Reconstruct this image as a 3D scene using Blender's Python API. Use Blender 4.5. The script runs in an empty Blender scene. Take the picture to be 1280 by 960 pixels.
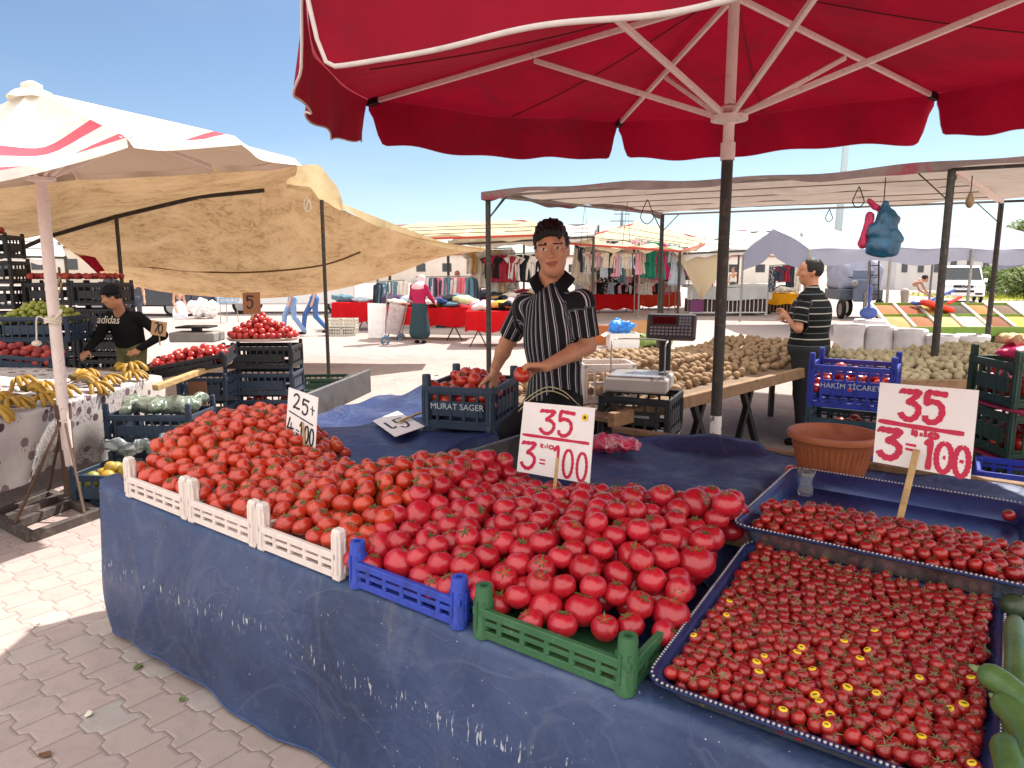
import bpy, math, random
import numpy as np
from mathutils import Vector, Matrix, Euler
random.seed(7); RNG=np.random.default_rng(11)
PI=math.pi
scn=bpy.context.scene; COL=scn.collection
# ---------- camera numbers, used to survey the ground plan ----------
CF=890/1280; CP=math.atan(142/890); CH=1.6
def ray(u,v):
    x=(u-640)/890; y=-(v-480)/890
    return Vector((x, math.cos(CP)+y*math.sin(CP), y*math.cos(CP)-math.sin(CP)))
def gz(u,v,z=0.0):
    r=ray(u,v); t=(z-CH)/r.z; return Vector((r.x*t,r.y*t,z))
def at(u,v,Y):
    r=ray(u,v); t=Y/r.y; return Vector((r.x*t,Y,CH+r.z*t))
# stall frame: s along the front edge, n towards the back
SO=Vector((-1.83,2.976)); SD=Vector((.824,-.567)).normalized(); SN=Vector((.567,.824)).normalized()
SANG=math.atan2(SD.y,SD.x)
def S(s,n,z=0.0):
    q=SO+SD*s+SN*n; return Vector((q.x,q.y,z))
def zt(s): return .71-.034*s
# ---------- colours ----------
def lin(h):
    h=h.lstrip('#'); c=[int(h[i:i+2],16)/255 for i in (0,2,4)]
    return tuple((x/12.92 if x<=.04045 else ((x+.055)/1.055)**2.4) for x in c)
def C(c): return lin(c) if isinstance(c,str) else tuple(c)
# ---------- materials ----------
class NT:
    def __init__(s,name):
        s.m=bpy.data.materials.new(name); s.m.use_nodes=True; s.t=s.m.node_tree
        s.t.nodes.clear(); s.out=s.n('ShaderNodeOutputMaterial')
    def n(s,typ,**k):
        d=s.t.nodes.new(typ)
        for a,b in k.items(): setattr(d,a,b)
        return d
    def l(s,a,b): s.t.links.new(a,b)
    def math(s,op,a,b=None,c=None):
        d=s.n('ShaderNodeMath',operation=op)
        for i,x in enumerate((a,b,c)):
            if x is None: continue
            if isinstance(x,(int,float)): d.inputs[i].default_value=x
            else: s.l(x,d.inputs[i])
        return d.outputs[0]
    def mix(s,f,a,b,blend='MIX'):
        d=s.n('ShaderNodeMix',data_type='RGBA',blend_type=blend)
        for i,x in ((0,f),(6,a),(7,b)):
            if isinstance(x,(int,float)): d.inputs[i].default_value=x
            elif isinstance(x,tuple): d.inputs[i].default_value=(*x,1)
            else: s.l(x,d.inputs[i])
        return d.outputs[2]
    def noise(s,vec,scale,detail=4,rough=.6,dist=0):
        d=s.n('ShaderNodeTexNoise'); d.inputs['Scale'].default_value=scale; d.inputs['Detail'].default_value=detail
        d.inputs['Roughness'].default_value=rough; d.inputs['Distortion'].default_value=dist
        if vec is not None: s.l(vec,d.inputs['Vector'])
        return d.outputs['Fac']
    def ramp(s,f,stops):
        d=s.n('ShaderNodeValToRGB'); e=d.color_ramp.elements
        while len(e)<len(stops): e.new(.5)
        for k,(p,c) in zip(e,stops):
            k.position=p; k.color=(*c,1) if len(c)==3 else c
        s.l(f,d.inputs[0]); return d.outputs[0]
    def maprange(s,f,a,b,c=0.,d=1.):
        q=s.n('ShaderNodeMapRange'); s.l(f,q.inputs[0])
        for i,x in enumerate((a,b,c,d)): q.inputs[i+1].default_value=x
        return q.outputs[0]
    def objco(s,scale=(1,1,1),rot=(0,0,0)):
        tc=s.n('ShaderNodeTexCoord'); mp=s.n('ShaderNodeMapping'); mp.inputs['Scale'].default_value=scale; mp.inputs['Rotation'].default_value=rot
        s.l(tc.outputs['Object'],mp.inputs[0]); return mp.outputs[0]
    def pos(s):
        return s.n('ShaderNodeNewGeometry').outputs['Position']
    def rnd(s): return s.n('ShaderNodeObjectInfo').outputs['Random']
    def bump(s,h,strength=.3,dist=.01):
        b=s.n('ShaderNodeBump'); b.inputs['Strength'].default_value=strength; b.inputs['Distance'].default_value=dist
        s.l(h,b.inputs['Height']); return b.outputs[0]
    def bsdf(s,color,rough=.6,normal=None,spec=.5,metal=0,trans=0,sss=0,coat=0,emit=None,alpha=None):
        p=s.n('ShaderNodeBsdfPrincipled')
        def st(k,x):
            if isinstance(x,(int,float)): p.inputs[k].default_value=x
            elif isinstance(x,tuple): p.inputs[k].default_value=(*x,1)
            else: s.l(x,p.inputs[k])
        st('Base Color',color); st('Roughness',rough); st('Specular IOR Level',spec); st('Metallic',metal)
        if trans: st('Transmission Weight',trans)
        if sss: st('Subsurface Weight',sss); p.inputs['Subsurface Radius'].default_value=(.012,.004,.003)
        if coat: st('Coat Weight',coat); p.inputs['Coat Roughness'].default_value=.15
        if normal is not None: s.l(normal,p.inputs['Normal'])
        s.l(p.outputs[0],s.out.inputs[0]); return p
    def translucent(s,color,fac=.4,rough=.8,normal=None,spec=.2):
        p=s.n('ShaderNodeBsdfPrincipled'); t=s.n('ShaderNodeBsdfTranslucent'); x=s.n('ShaderNodeMixShader')
        for q,k in ((p,'Base Color'),(t,'Color')):
            if isinstance(color,tuple): q.inputs[k].default_value=(*color,1)
            else: s.l(color,q.inputs[k])
        p.inputs['Roughness'].default_value=rough; p.inputs['Specular IOR Level'].default_value=spec
        if normal is not None: s.l(normal,p.inputs['Normal']); s.l(normal,t.inputs['Normal'])
        x.inputs[0].default_value=fac; s.l(p.outputs[0],x.inputs[1]); s.l(t.outputs[0],x.inputs[2]); s.l(x.outputs[0],s.out.inputs[0])
_M={}
def M(name,color,rough=.6,var=.12,scale=6,bump=.0,metal=0,spec=.4,rnd=0,dirt=None,dscale=9,dlo=.52,dhi=.7,coat=0):
    """plain surface with mottled colour, optional dirt patches and per-object variation"""
    if name in _M: return _M[name]
    k=NT(name); co=k.objco(); c=C(color); f=k.noise(co,scale,5,.65)
    lo=tuple(x*(1-var) for x in c); hi=tuple(min(1,x*(1+var)) for x in c)
    col=k.mix(k.maprange(f,.3,.7),lo,hi)
    if dirt is not None:
        d=k.noise(co,dscale,6,.7,.6); col=k.mix(k.maprange(d,dlo,dhi,0,.8),col,C(dirt))
    if rnd:
        h=k.n('ShaderNodeHueSaturation'); k.l(col,h.inputs['Color']); r=k.rnd()
        k.l(k.maprange(r,0,1,1-rnd,1+rnd),h.inputs['Value']); k.l(k.maprange(k.math('FRACT',k.math('MULTIPLY',r,7.31)),0,1,.5-rnd*.05,.5+rnd*.05),h.inputs['Hue'])
        col=h.outputs[0]
    nm=None
    if bump: nm=k.bump(k.noise(co,scale*6,4,.6),bump,.004)
    k.bsdf(col,k.maprange(f,.2,.8,max(.05,rough-.1),min(1,rough+.1)),nm,spec,metal,coat=coat)
    _M[name]=k.m; return k.m
def cloth(name,color,fac=.35,var=.1,scale=4,dirt=None,dlo=.5,dhi=.75,dscale=3,wave=.25,wscale=9,stretch=(1,1,1)):
    if name in _M: return _M[name]
    k=NT(name); co=k.objco(stretch); c=C(color); f=k.noise(co,scale,6,.65)
    col=k.mix(k.maprange(f,.3,.7),tuple(x*(1-var) for x in c),tuple(min(1,x*(1+var)) for x in c))
    if dirt is not None: col=k.mix(k.maprange(k.noise(co,dscale,8,.7,.8),dlo,dhi,0,.85),col,C(dirt))
    k.translucent(col,fac,.85,k.bump(k.noise(co,wscale,3,.5,.5),wave,.02))
    _M[name]=k.m; return k.m
# ---------- mesh builder ----------
class MB:
    def __init__(s): s.v=[]; s.f=[]; s.mi=[]; s.cur=0
    def add(s,vs,fs):
        o=len(s.v); s.v+= [tuple(x) for x in vs]; s.f+=[tuple(i+o for i in q) for q in fs]; s.mi+=[s.cur]*len(fs); return s
    def box(s,c,d,R=None,bev=0):
        cx,cy,cz=c; x,y,z=d[0]/2,d[1]/2,d[2]/2
        b=min(bev,x*.9,y*.9,z*.9)
        if b>0:
            vs=[];fs=[]
            # chamfered box: 24 verts
            def key(a,ax): return a
            idx={}
            for sx in(-1,1):
                for sy in(-1,1):
                    for sz in(-1,1):
                        for ax in range(3):
                            p=[sx*(x-b),sy*(y-b),sz*(z-b)]; p[ax]=(sx*x,sy*y,sz*z)[ax]
                            idx[(sx,sy,sz,ax)]=len(vs); vs.append(p)
            for ax in range(3):
                o=[i for i in range(3) if i!=ax]
                for sg in(-1,1):
                    q=[]
                    for a,bb in((-1,-1),(1,-1),(1,1),(-1,1)):
                        t=[0,0,0]; t[ax]=sg; t[o[0]]=a; t[o[1]]=bb; q.append(idx[(t[0],t[1],t[2],ax)])
                    fs.append(q if (sg>0)==(ax!=1) else q[::-1])
            for ax in range(3):
                o=[i for i in range(3) if i!=ax]
                for a in(-1,1):
                    for bb in(-1,1):
                        q=[]
                        for sg,w in((-1,o[0]),(1,o[0]),(1,o[1]),(-1,o[1])):
                            t=[0,0,0]; t[ax]=sg; t[o[0]]=a; t[o[1]]=bb; q.append(idx[(t[0],t[1],t[2],w)])
                        fs.append(q)
            for sx in(-1,1):
                for sy in(-1,1):
                    for sz in(-1,1): fs.append([idx[(sx,sy,sz,a)] for a in range(3)])
        else:
            vs=[(a*x,b_*y,c_*z) for a in(-1,1) for b_ in(-1,1) for c_ in(-1,1)]
            fs=[(0,1,3,2),(4,6,7,5),(0,4,5,1),(2,3,7,6),(0,2,6,4),(1,5,7,3)]
        if R is not None: vs=[tuple(R@Vector(q)) for q in vs]
        return s.add([(q[0]+cx,q[1]+cy,q[2]+cz) for q in vs],fs)
    def bar(s,a,b,w,h=None,up=(0,0,1),bev=0):
        a=Vector(a);b=Vector(b);d=b-a;L=d.length
        if L<1e-6: return s
        y=d/L; u=Vector(up)
        if abs(y.dot(u))>.98: u=Vector((1,0,0))
        x=y.cross(u).normalized(); z=x.cross(y)
        R=Matrix((x,y,z)).transposed()
        return s.box((a+b)/2,(w,L,h or w),R,bev)
    def tube(s,pts,r,seg=8,cap=True,closed=False):
        P=[Vector(p) for p in pts]; n=len(P); rr=r if hasattr(r,'__len__') else [r]*n
        vs=[];fs=[]; prev=None
        for i,p in enumerate(P):
            t=((P[(i+1)%n] if closed or i<n-1 else P[i])-(P[i-1] if closed or i>0 else P[i])).normalized()
            if prev is None:
                u=Vector((0,0,1)) if abs(t.z)<.9 else Vector((1,0,0)); x=t.cross(u).normalized()
            else:
                x=(prev-t*prev.dot(t)); x=x.normalized() if x.length>1e-6 else t.orthogonal().normalized()
            prev=x; y=t.cross(x)
            for k in range(seg):
                a=2*PI*k/seg; vs.append(p+x*(rr[i]*math.cos(a))+y*(rr[i]*math.sin(a)))
        for i in range(n if closed else n-1):
            for k in range(seg):
                j=(i+1)%n; fs.append((i*seg+k,i*seg+(k+1)%seg,j*seg+(k+1)%seg,j*seg+k))
        if cap and not closed:
            fs.append(tuple(range(seg))[::-1]); fs.append(tuple((n-1)*seg+k for k in range(seg)))
        return s.add(vs,fs)
    def lathe(s,prof,c=(0,0,0),seg=20,close=False,sx=1,sy=1):
        n=len(prof); vs=[];fs=[]
        for r,z in prof:
            for k in range(seg):
                a=2*PI*k/seg; vs.append((c[0]+r*math.cos(a)*sx,c[1]+r*math.sin(a)*sy,c[2]+z))
        for i in range(n-1):
            for k in range(seg): fs.append((i*seg+k,i*seg+(k+1)%seg,(i+1)*seg+(k+1)%seg,(i+1)*seg+k))
        if prof[0][0]>1e-4: fs.append(tuple(range(seg))[::-1])
        if prof[-1][0]>1e-4 and close: fs.append(tuple((n-1)*seg+k for k in range(seg)))
        return s.add(vs,fs)
    def grid(s,fn,nu,nv,thick=0):
        vs=[fn(i/nu,j/nv) for j in range(nv+1) for i in range(nu+1)]
        fs=[(j*(nu+1)+i,j*(nu+1)+i+1,(j+1)*(nu+1)+i+1,(j+1)*(nu+1)+i) for j in range(nv) for i in range(nu)]
        if thick:
            V=[Vector(v) for v in vs]; N_=[Vector() for _ in V]
            for q in fs:
                nn=(V[q[1]]-V[q[0]]).cross(V[q[3]]-V[q[0]])
                for i in q: N_[i]+=nn
            m=len(vs); vs=list(vs)+[V[i]-(N_[i].normalized()*thick) for i in range(m)]
            fs2=[tuple(i+m for i in q[::-1]) for q in fs]
            rim=[]
            def edge(a,b): rim.append((b,a,a+m,b+m))
            w=nu+1
            for i in range(nu): edge(i,i+1); edge(nv*w+i+1,nv*w+i)
            for j in range(nv): edge((j+1)*w,j*w); edge(j*w+nu,(j+1)*w+nu)
            fs=fs+fs2+rim
        return s.add(vs,fs)
    def poly(s,pts,thick,nrm):
        n=len(pts); o=Vector(nrm)*thick; P=[Vector(p) for p in pts]
        return s.add(P+[p+o for p in P],[tuple(range(n))[::-1],tuple(range(n,2*n))]+[(i,(i+1)%n,n+(i+1)%n,n+i) for i in range(n)])
    def sphere(s,c,r,seg=12,rings=8,R=None):
        rx,ry,rz=r if hasattr(r,'__len__') else (r,r,r)
        vs=[(0,0,-rz)]
        for i in range(1,rings):
            a=-PI/2+PI*i/rings
            for k in range(seg):
                b=2*PI*k/seg; vs.append((rx*math.cos(a)*math.cos(b),ry*math.cos(a)*math.sin(b),rz*math.sin(a)))
        vs.append((0,0,rz)); fs=[]
        for k in range(seg): fs.append((0,1+(k+1)%seg,1+k))
        for i in range(rings-2):
            for k in range(seg): fs.append((1+i*seg+k,1+i*seg+(k+1)%seg,1+(i+1)*seg+(k+1)%seg,1+(i+1)*seg+k))
        t=len(vs)-1; b=1+(rings-2)*seg
        for k in range(seg): fs.append((b+k,b+(k+1)%seg,t))
        if R is not None: vs=[tuple(R@Vector(q)) for q in vs]
        return s.add([(q[0]+c[0],q[1]+c[1],q[2]+c[2]) for q in vs],fs)
    def mesh(s,name,mats,smooth=False,angle=None):
        me=bpy.data.meshes.new(name); me.from_pydata([tuple(v) for v in s.v],[],s.f)
        for m in (mats if isinstance(mats,(list,tuple)) else [mats]): me.materials.append(m)
        me.polygons.foreach_set('material_index',s.mi)
        if smooth: me.polygons.foreach_set('use_smooth',[True]*len(me.polygons))
        me.update()
        if angle: me.set_sharp_from_angle(angle=math.radians(angle))
        return me
def tag(o,label=None,cat=None,group=None,kind=None):
    for k,v in (('label',label),('category',cat),('group',group),('kind',kind)):
        if v: o[k]=v
    return o
def link(o,parent=None,world=False):
    COL.objects.link(o)
    if parent is not None:
        o.parent=parent
        if world:
            Mx=Matrix.Translation(parent.location)@parent.rotation_euler.to_matrix().to_4x4()
            p=parent.parent
            while p is not None:
                Mx=(Matrix.Translation(p.location)@p.rotation_euler.to_matrix().to_4x4())@(parent.matrix_parent_inverse)@Mx; parent=p; p=p.parent
            o.matrix_parent_inverse=Mx.inverted()
    return o
def obj(name,mb,mats,parent=None,smooth=False,angle=None,world=False,loc=None,rot=None):
    me=mb if isinstance(mb,bpy.types.Mesh) else mb.mesh(name,mats,smooth or angle is not None,angle)
    o=bpy.data.objects.new(name,me); link(o,parent,world)
    if loc is not None: o.location=loc
    if rot is not None: o.rotation_euler=rot
    return o
def thing(name,label,cat,loc=(0,0,0),rz=0,group=None,rot=None):
    o=bpy.data.objects.new(name,None); COL.objects.link(o); o.location=loc; o.rotation_euler=rot or (0,0,rz); o.empty_display_size=.1
    return tag(o,label,cat,group)
def dup(root,loc,rz=0,label=None,group=None,rot=None,scale=None):
    r=root.copy(); COL.objects.link(r); r.location=loc; r.rotation_euler=rot or (0,0,rz)
    if scale is not None: r.scale=(scale,)*3 if isinstance(scale,(int,float)) else scale
    if label: r['label']=label
    if group: r['group']=group
    def rec(a,b):
        for ch in list(a.children):
            c=ch.copy(); COL.objects.link(c); c.parent=b; rec(ch,c)
    rec(root,r); return r
def text(name,body,size,mat,parent,loc,rot,ext=.0008,world=False,shear=0,spacing=1.0):
    cu=bpy.data.curves.new(name,'FONT'); cu.body=body; cu.size=size; cu.extrude=ext; cu.align_x='CENTER'; cu.align_y='CENTER'; cu.shear=shear; cu.space_character=spacing
    tmp=bpy.data.objects.new(name,cu); me=bpy.data.meshes.new_from_object(tmp); bpy.data.objects.remove(tmp); bpy.data.curves.remove(cu)
    me.materials.clear(); me.materials.append(mat); o=bpy.data.objects.new(name,me); link(o,parent,world); o.location=loc; o.rotation_euler=rot; return o
def sline(pts,n=8):
    """Catmull-Rom through points"""
    P=[Vector(p) for p in pts]; out=[]
    for i in range(len(P)-1):
        a=P[max(i-1,0)];b=P[i];c=P[i+1];d=P[min(i+2,len(P)-1)]
        for k in range(n):
            t=k/n; out.append(.5*((2*b)+(c-a)*t+(2*a-5*b+4*c-d)*t*t+(3*b-a-3*c+d)*t**3))
    out.append(P[-1]); return out
def interp(x,xs,ys): return float(np.interp(x,xs,ys))
# ---------- signed-distance modelling for bodies and soft goods ----------
class SDF:
    def __init__(s,h,lo,hi):
        s.h=h; s.lo=np.array(lo,float); s.n=np.ceil((np.array(hi)-s.lo)/h).astype(int)+1
        s.F=np.full(s.n,.06,np.float32)
    def _blk(s,lo,hi):
        a=np.clip(np.floor((np.array(lo)-s.lo)/s.h).astype(int),0,s.n-1); b=np.clip(np.ceil((np.array(hi)-s.lo)/s.h).astype(int)+1,1,s.n)
        if np.any(b<=a): return None
        g=[(s.lo[i]+np.arange(a[i],b[i])*s.h).astype(np.float32) for i in range(3)]
        return (slice(a[0],b[0]),slice(a[1],b[1]),slice(a[2],b[2])),np.meshgrid(*g,indexing='ij')
    def _put(s,sl,d,k,sub=False):
        F=s.F[sl]
        F2=-F if sub else F
        if k>0:
            h=np.clip(.5+.5*(F2-d)/k,0,1); r=F2*(1-h)+d*h-k*h*(1-h)
        else: r=np.minimum(F2,d)
        s.F[sl]=-r if sub else r
    def cap(s,a,b,r1,r2=None,k=.02,sc=None,sub=False):
        r2=r1 if r2 is None else r2; a=np.array(a,float);b=np.array(b,float); m=max(r1,r2)+k+.04
        q=s._blk(np.minimum(a,b)-m,np.maximum(a,b)+m)
        if q is None: return s
        sl,(X,Y,Z)=q; d=b-a; L=max(float(d@d),1e-9)
        t=np.clip(((X-a[0])*d[0]+(Y-a[1])*d[1]+(Z-a[2])*d[2])/L,0,1)
        D=np.sqrt((X-a[0]-t*d[0])**2+(Y-a[1]-t*d[1])**2+(Z-a[2]-t*d[2])**2)-(r1+(r2-r1)*t)
        s._put(sl,D,k,sub); return s
    def ell(s,c,r,k=.02,R=None,sub=False):
        c=np.array(c,float); r=np.array(r,float); m=max(r)+k+.04
        q=s._blk(c-m,c+m)
        if q is None: return s
        sl,(X,Y,Z)=q; P=[X-c[0],Y-c[1],Z-c[2]]
        if R is not None:
            A=np.array(R).T if not isinstance(R,Matrix) else np.array(R.to_3x3()).T
            P=[A[i,0]*P[0]+A[i,1]*P[1]+A[i,2]*P[2] for i in range(3)]
        k0=np.sqrt((P[0]/r[0])**2+(P[1]/r[1])**2+(P[2]/r[2])**2); k1=np.sqrt((P[0]/r[0]**2)**2+(P[1]/r[1]**2)**2+(P[2]/r[2]**2)**2)+1e-6
        s._put(sl,k0*(k0-1)/k1,k,sub); return s
    def chain(s,pts,rs,k=.02):
        for i in range(len(pts)-1): s.cap(pts[i],pts[i+1],rs[i],rs[i+1],k)
        return s
    def cut(s,n,d):
        """keep n.p < d"""
        g=[(s.lo[i]+np.arange(s.n[i])*s.h).astype(np.float32) for i in range(3)]
        D=g[0][:,None,None]*n[0]+g[1][None,:,None]*n[1]+g[2][None,None,:]*n[2]-d
        s.F=np.maximum(s.F,D); return s
    def verts(s):
        F=s.F; F[0]=F[-1]=.05; F[:,0]=F[:,-1]=.05; F[:,:,0]=F[:,:,-1]=.05
        ins=F<0; nx,ny,nz=F.shape
        cnt=np.zeros((nx-1,ny-1,nz-1),np.int8)
        for i in(0,1):
            for j in(0,1):
                for k in(0,1): cnt+=ins[i:nx-1+i,j:ny-1+j,k:nz-1+k]
        act=(cnt>0)&(cnt<8); idx=np.full(act.shape,-1,np.int64); ce=np.argwhere(act); idx[act]=np.arange(len(ce))
        acc=np.zeros((len(ce),3)); w=np.zeros(len(ce))
        for ax in range(3):
            o=[a for a in range(3) if a!=ax]
            for p in(0,1):
                for q in(0,1):
                    d0=np.zeros(3,int); d0[o[0]]=p; d0[o[1]]=q; d1=d0.copy(); d1[ax]=1
                    A=ce+d0;B=ce+d1; fa=F[A[:,0],A[:,1],A[:,2]];fb=F[B[:,0],B[:,1],B[:,2]]
                    m=(fa<0)!=(fb<0); t=np.where(m,fa/(fa-fb+1e-12),0)
                    pt=A+(B-A)*t[:,None]; acc[m]+=pt[m]; w[m]+=1
        V=s.lo+acc/w[:,None]*s.h
        faces=[]
        for ax in range(3):
            o=[(ax+1)%3,(ax+2)%3]
            sl0=[slice(None)]*3;sl1=[slice(None)]*3; sl0[ax]=slice(0,-1);sl1[ax]=slice(1,None)
            a=ins[tuple(sl0)];b=ins[tuple(sl1)]
            E=np.argwhere(a!=b); E=E[(E[:,o[0]]>0)&(E[:,o[1]]>0)&(E[:,o[0]]<F.shape[o[0]]-1)&(E[:,o[1]]<F.shape[o[1]]-1)]
            sg=a[E[:,0],E[:,1],E[:,2]]
            def cell(d0,d1):
                q=E.copy(); q[:,o[0]]-=d0; q[:,o[1]]-=d1; return idx[q[:,0],q[:,1],q[:,2]]
            Q=np.stack([cell(1,1),cell(0,1),cell(0,0),cell(1,0)],1)
            Q[~sg]=Q[~sg][:,::-1]; faces.append(Q)
        return V,np.concatenate(faces)
    def mesh(s,name,mats,fmat=None,attr=None,bend=None):
        V,Q=s.verts(); me=bpy.data.meshes.new(name); V2=V if bend is None else bend(V)
        me.vertices.add(len(V)); me.vertices.foreach_set('co',V2.astype(np.float32).ravel())
        me.loops.add(len(Q)*4); me.loops.foreach_set('vertex_index',Q.astype(np.int32).ravel())
        me.polygons.add(len(Q)); me.polygons.foreach_set('loop_start',np.arange(len(Q),dtype=np.int32)*4)
        try: me.polygons.foreach_set('loop_total',np.full(len(Q),4,np.int32))
        except Exception: pass
        for m in (mats if isinstance(mats,(list,tuple)) else [mats]): me.materials.append(m)
        if fmat is not None:
            cen=V[Q].mean(1); me.polygons.foreach_set('material_index',fmat(cen).astype(np.int32))
        me.polygons.foreach_set('use_smooth',np.ones(len(Q),bool)); me.update(calc_edges=True); me.validate()
        if attr is not None:
            a=me.attributes.new('su','FLOAT','POINT'); a.data.foreach_set('value',attr(V).astype(np.float32))
        return me
# =================== light, sky, camera, ground ===================
CLOUD_FILL=13.5  # strength of the fill light added as unseen cloud
SUNV=Vector((.50,.58,1.0)).normalized()
w=bpy.data.worlds.new("World"); scn.world=w; w.use_nodes=True
wt=w.node_tree; bg=wt.nodes['Background']
sky=wt.nodes.new('ShaderNodeTexSky'); sky.sky_type='NISHITA'; sky.sun_disc=False
sky.sun_elevation=math.asin(SUNV.z); sky.sun_rotation=math.atan2(SUNV.x,SUNV.y); sky.dust_density=.7; sky.air_density=1.0; sky.ozone_density=2.2; sky.altitude=900
tcw=wt.nodes.new('ShaderNodeTexCoord'); mpw=wt.nodes.new('ShaderNodeMapping'); mpw.inputs['Scale'].default_value=(1.2,1.2,5)
nzw=wt.nodes.new('ShaderNodeTexNoise'); nzw.inputs['Scale'].default_value=1.6; nzw.inputs['Detail'].default_value=7; nzw.inputs['Roughness'].default_value=.55
mrw=wt.nodes.new('ShaderNodeMapRange'); mrw.inputs[1].default_value=.52; mrw.inputs[2].default_value=.86; mrw.inputs[3].default_value=0; mrw.inputs[4].default_value=.12
mxw=wt.nodes.new('ShaderNodeMix'); mxw.data_type='RGBA'; mxw.inputs[7].default_value=(8.,8.6,9.2,1)
# added fill light: made-up cloud deck overhead and behind the camera, clear blue ahead
def wm(op,x,y):
    d=wt.nodes.new('ShaderNodeMath'); d.operation=op
    for i,q in enumerate((x,y)):
        if isinstance(q,(int,float)): d.inputs[i].default_value=q
        else: wt.links.new(q,d.inputs[i])
    return d.outputs[0]
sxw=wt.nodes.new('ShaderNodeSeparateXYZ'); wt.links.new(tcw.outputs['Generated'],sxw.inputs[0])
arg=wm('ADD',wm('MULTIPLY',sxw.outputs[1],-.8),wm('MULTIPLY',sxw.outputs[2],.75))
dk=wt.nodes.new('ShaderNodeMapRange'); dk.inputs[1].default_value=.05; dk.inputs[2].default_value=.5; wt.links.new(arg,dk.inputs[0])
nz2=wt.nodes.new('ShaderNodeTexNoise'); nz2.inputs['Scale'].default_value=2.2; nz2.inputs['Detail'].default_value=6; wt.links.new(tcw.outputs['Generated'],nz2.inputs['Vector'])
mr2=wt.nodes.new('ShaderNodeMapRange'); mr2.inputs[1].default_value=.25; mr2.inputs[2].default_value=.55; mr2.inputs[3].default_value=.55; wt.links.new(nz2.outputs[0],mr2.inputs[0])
mx2=wt.nodes.new('ShaderNodeMix'); mx2.data_type='RGBA'; mx2.inputs[7].default_value=(CLOUD_FILL*1.0,CLOUD_FILL*.965,CLOUD_FILL*.92,1); wt.links.new(wm('MULTIPLY',dk.outputs[0],mr2.outputs[0]),mx2.inputs[0])
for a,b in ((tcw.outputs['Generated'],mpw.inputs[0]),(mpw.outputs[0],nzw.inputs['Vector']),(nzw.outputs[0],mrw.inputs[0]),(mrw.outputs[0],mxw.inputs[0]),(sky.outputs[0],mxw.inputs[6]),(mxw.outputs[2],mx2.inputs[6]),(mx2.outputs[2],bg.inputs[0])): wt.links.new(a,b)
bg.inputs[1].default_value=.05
sl=bpy.data.lights.new('sun','SUN'); sl.energy=2.9; sl.angle=math.radians(.5); sl.color=(1,.955,.88)
so=bpy.data.objects.new('sun',sl); COL.objects.link(so); so.rotation_euler=SUNV.to_track_quat('Z','Y').to_euler(); so.location=(6,-2,12)
cam=bpy.data.cameras.new('camera'); cam.sensor_width=36; cam.lens=36*CF; cam.clip_end=3000; cam.clip_start=.05
co_=bpy.data.objects.new('camera',cam); COL.objects.link(co_); co_.location=(0,0,CH); co_.rotation_euler=(PI/2-CP,0,0); scn.camera=co_
vs_=scn.view_settings; vs_.view_transform='Standard'; vs_.look='None'; vs_.gamma=1; vs_.use_curve_mapping=False; vs_.exposure=1.6
scn.cycles.use_denoising=True; scn.cycles.max_bounces=8; scn.cycles.diffuse_bounces=4; scn.cycles.transparent_max_bounces=8
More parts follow.
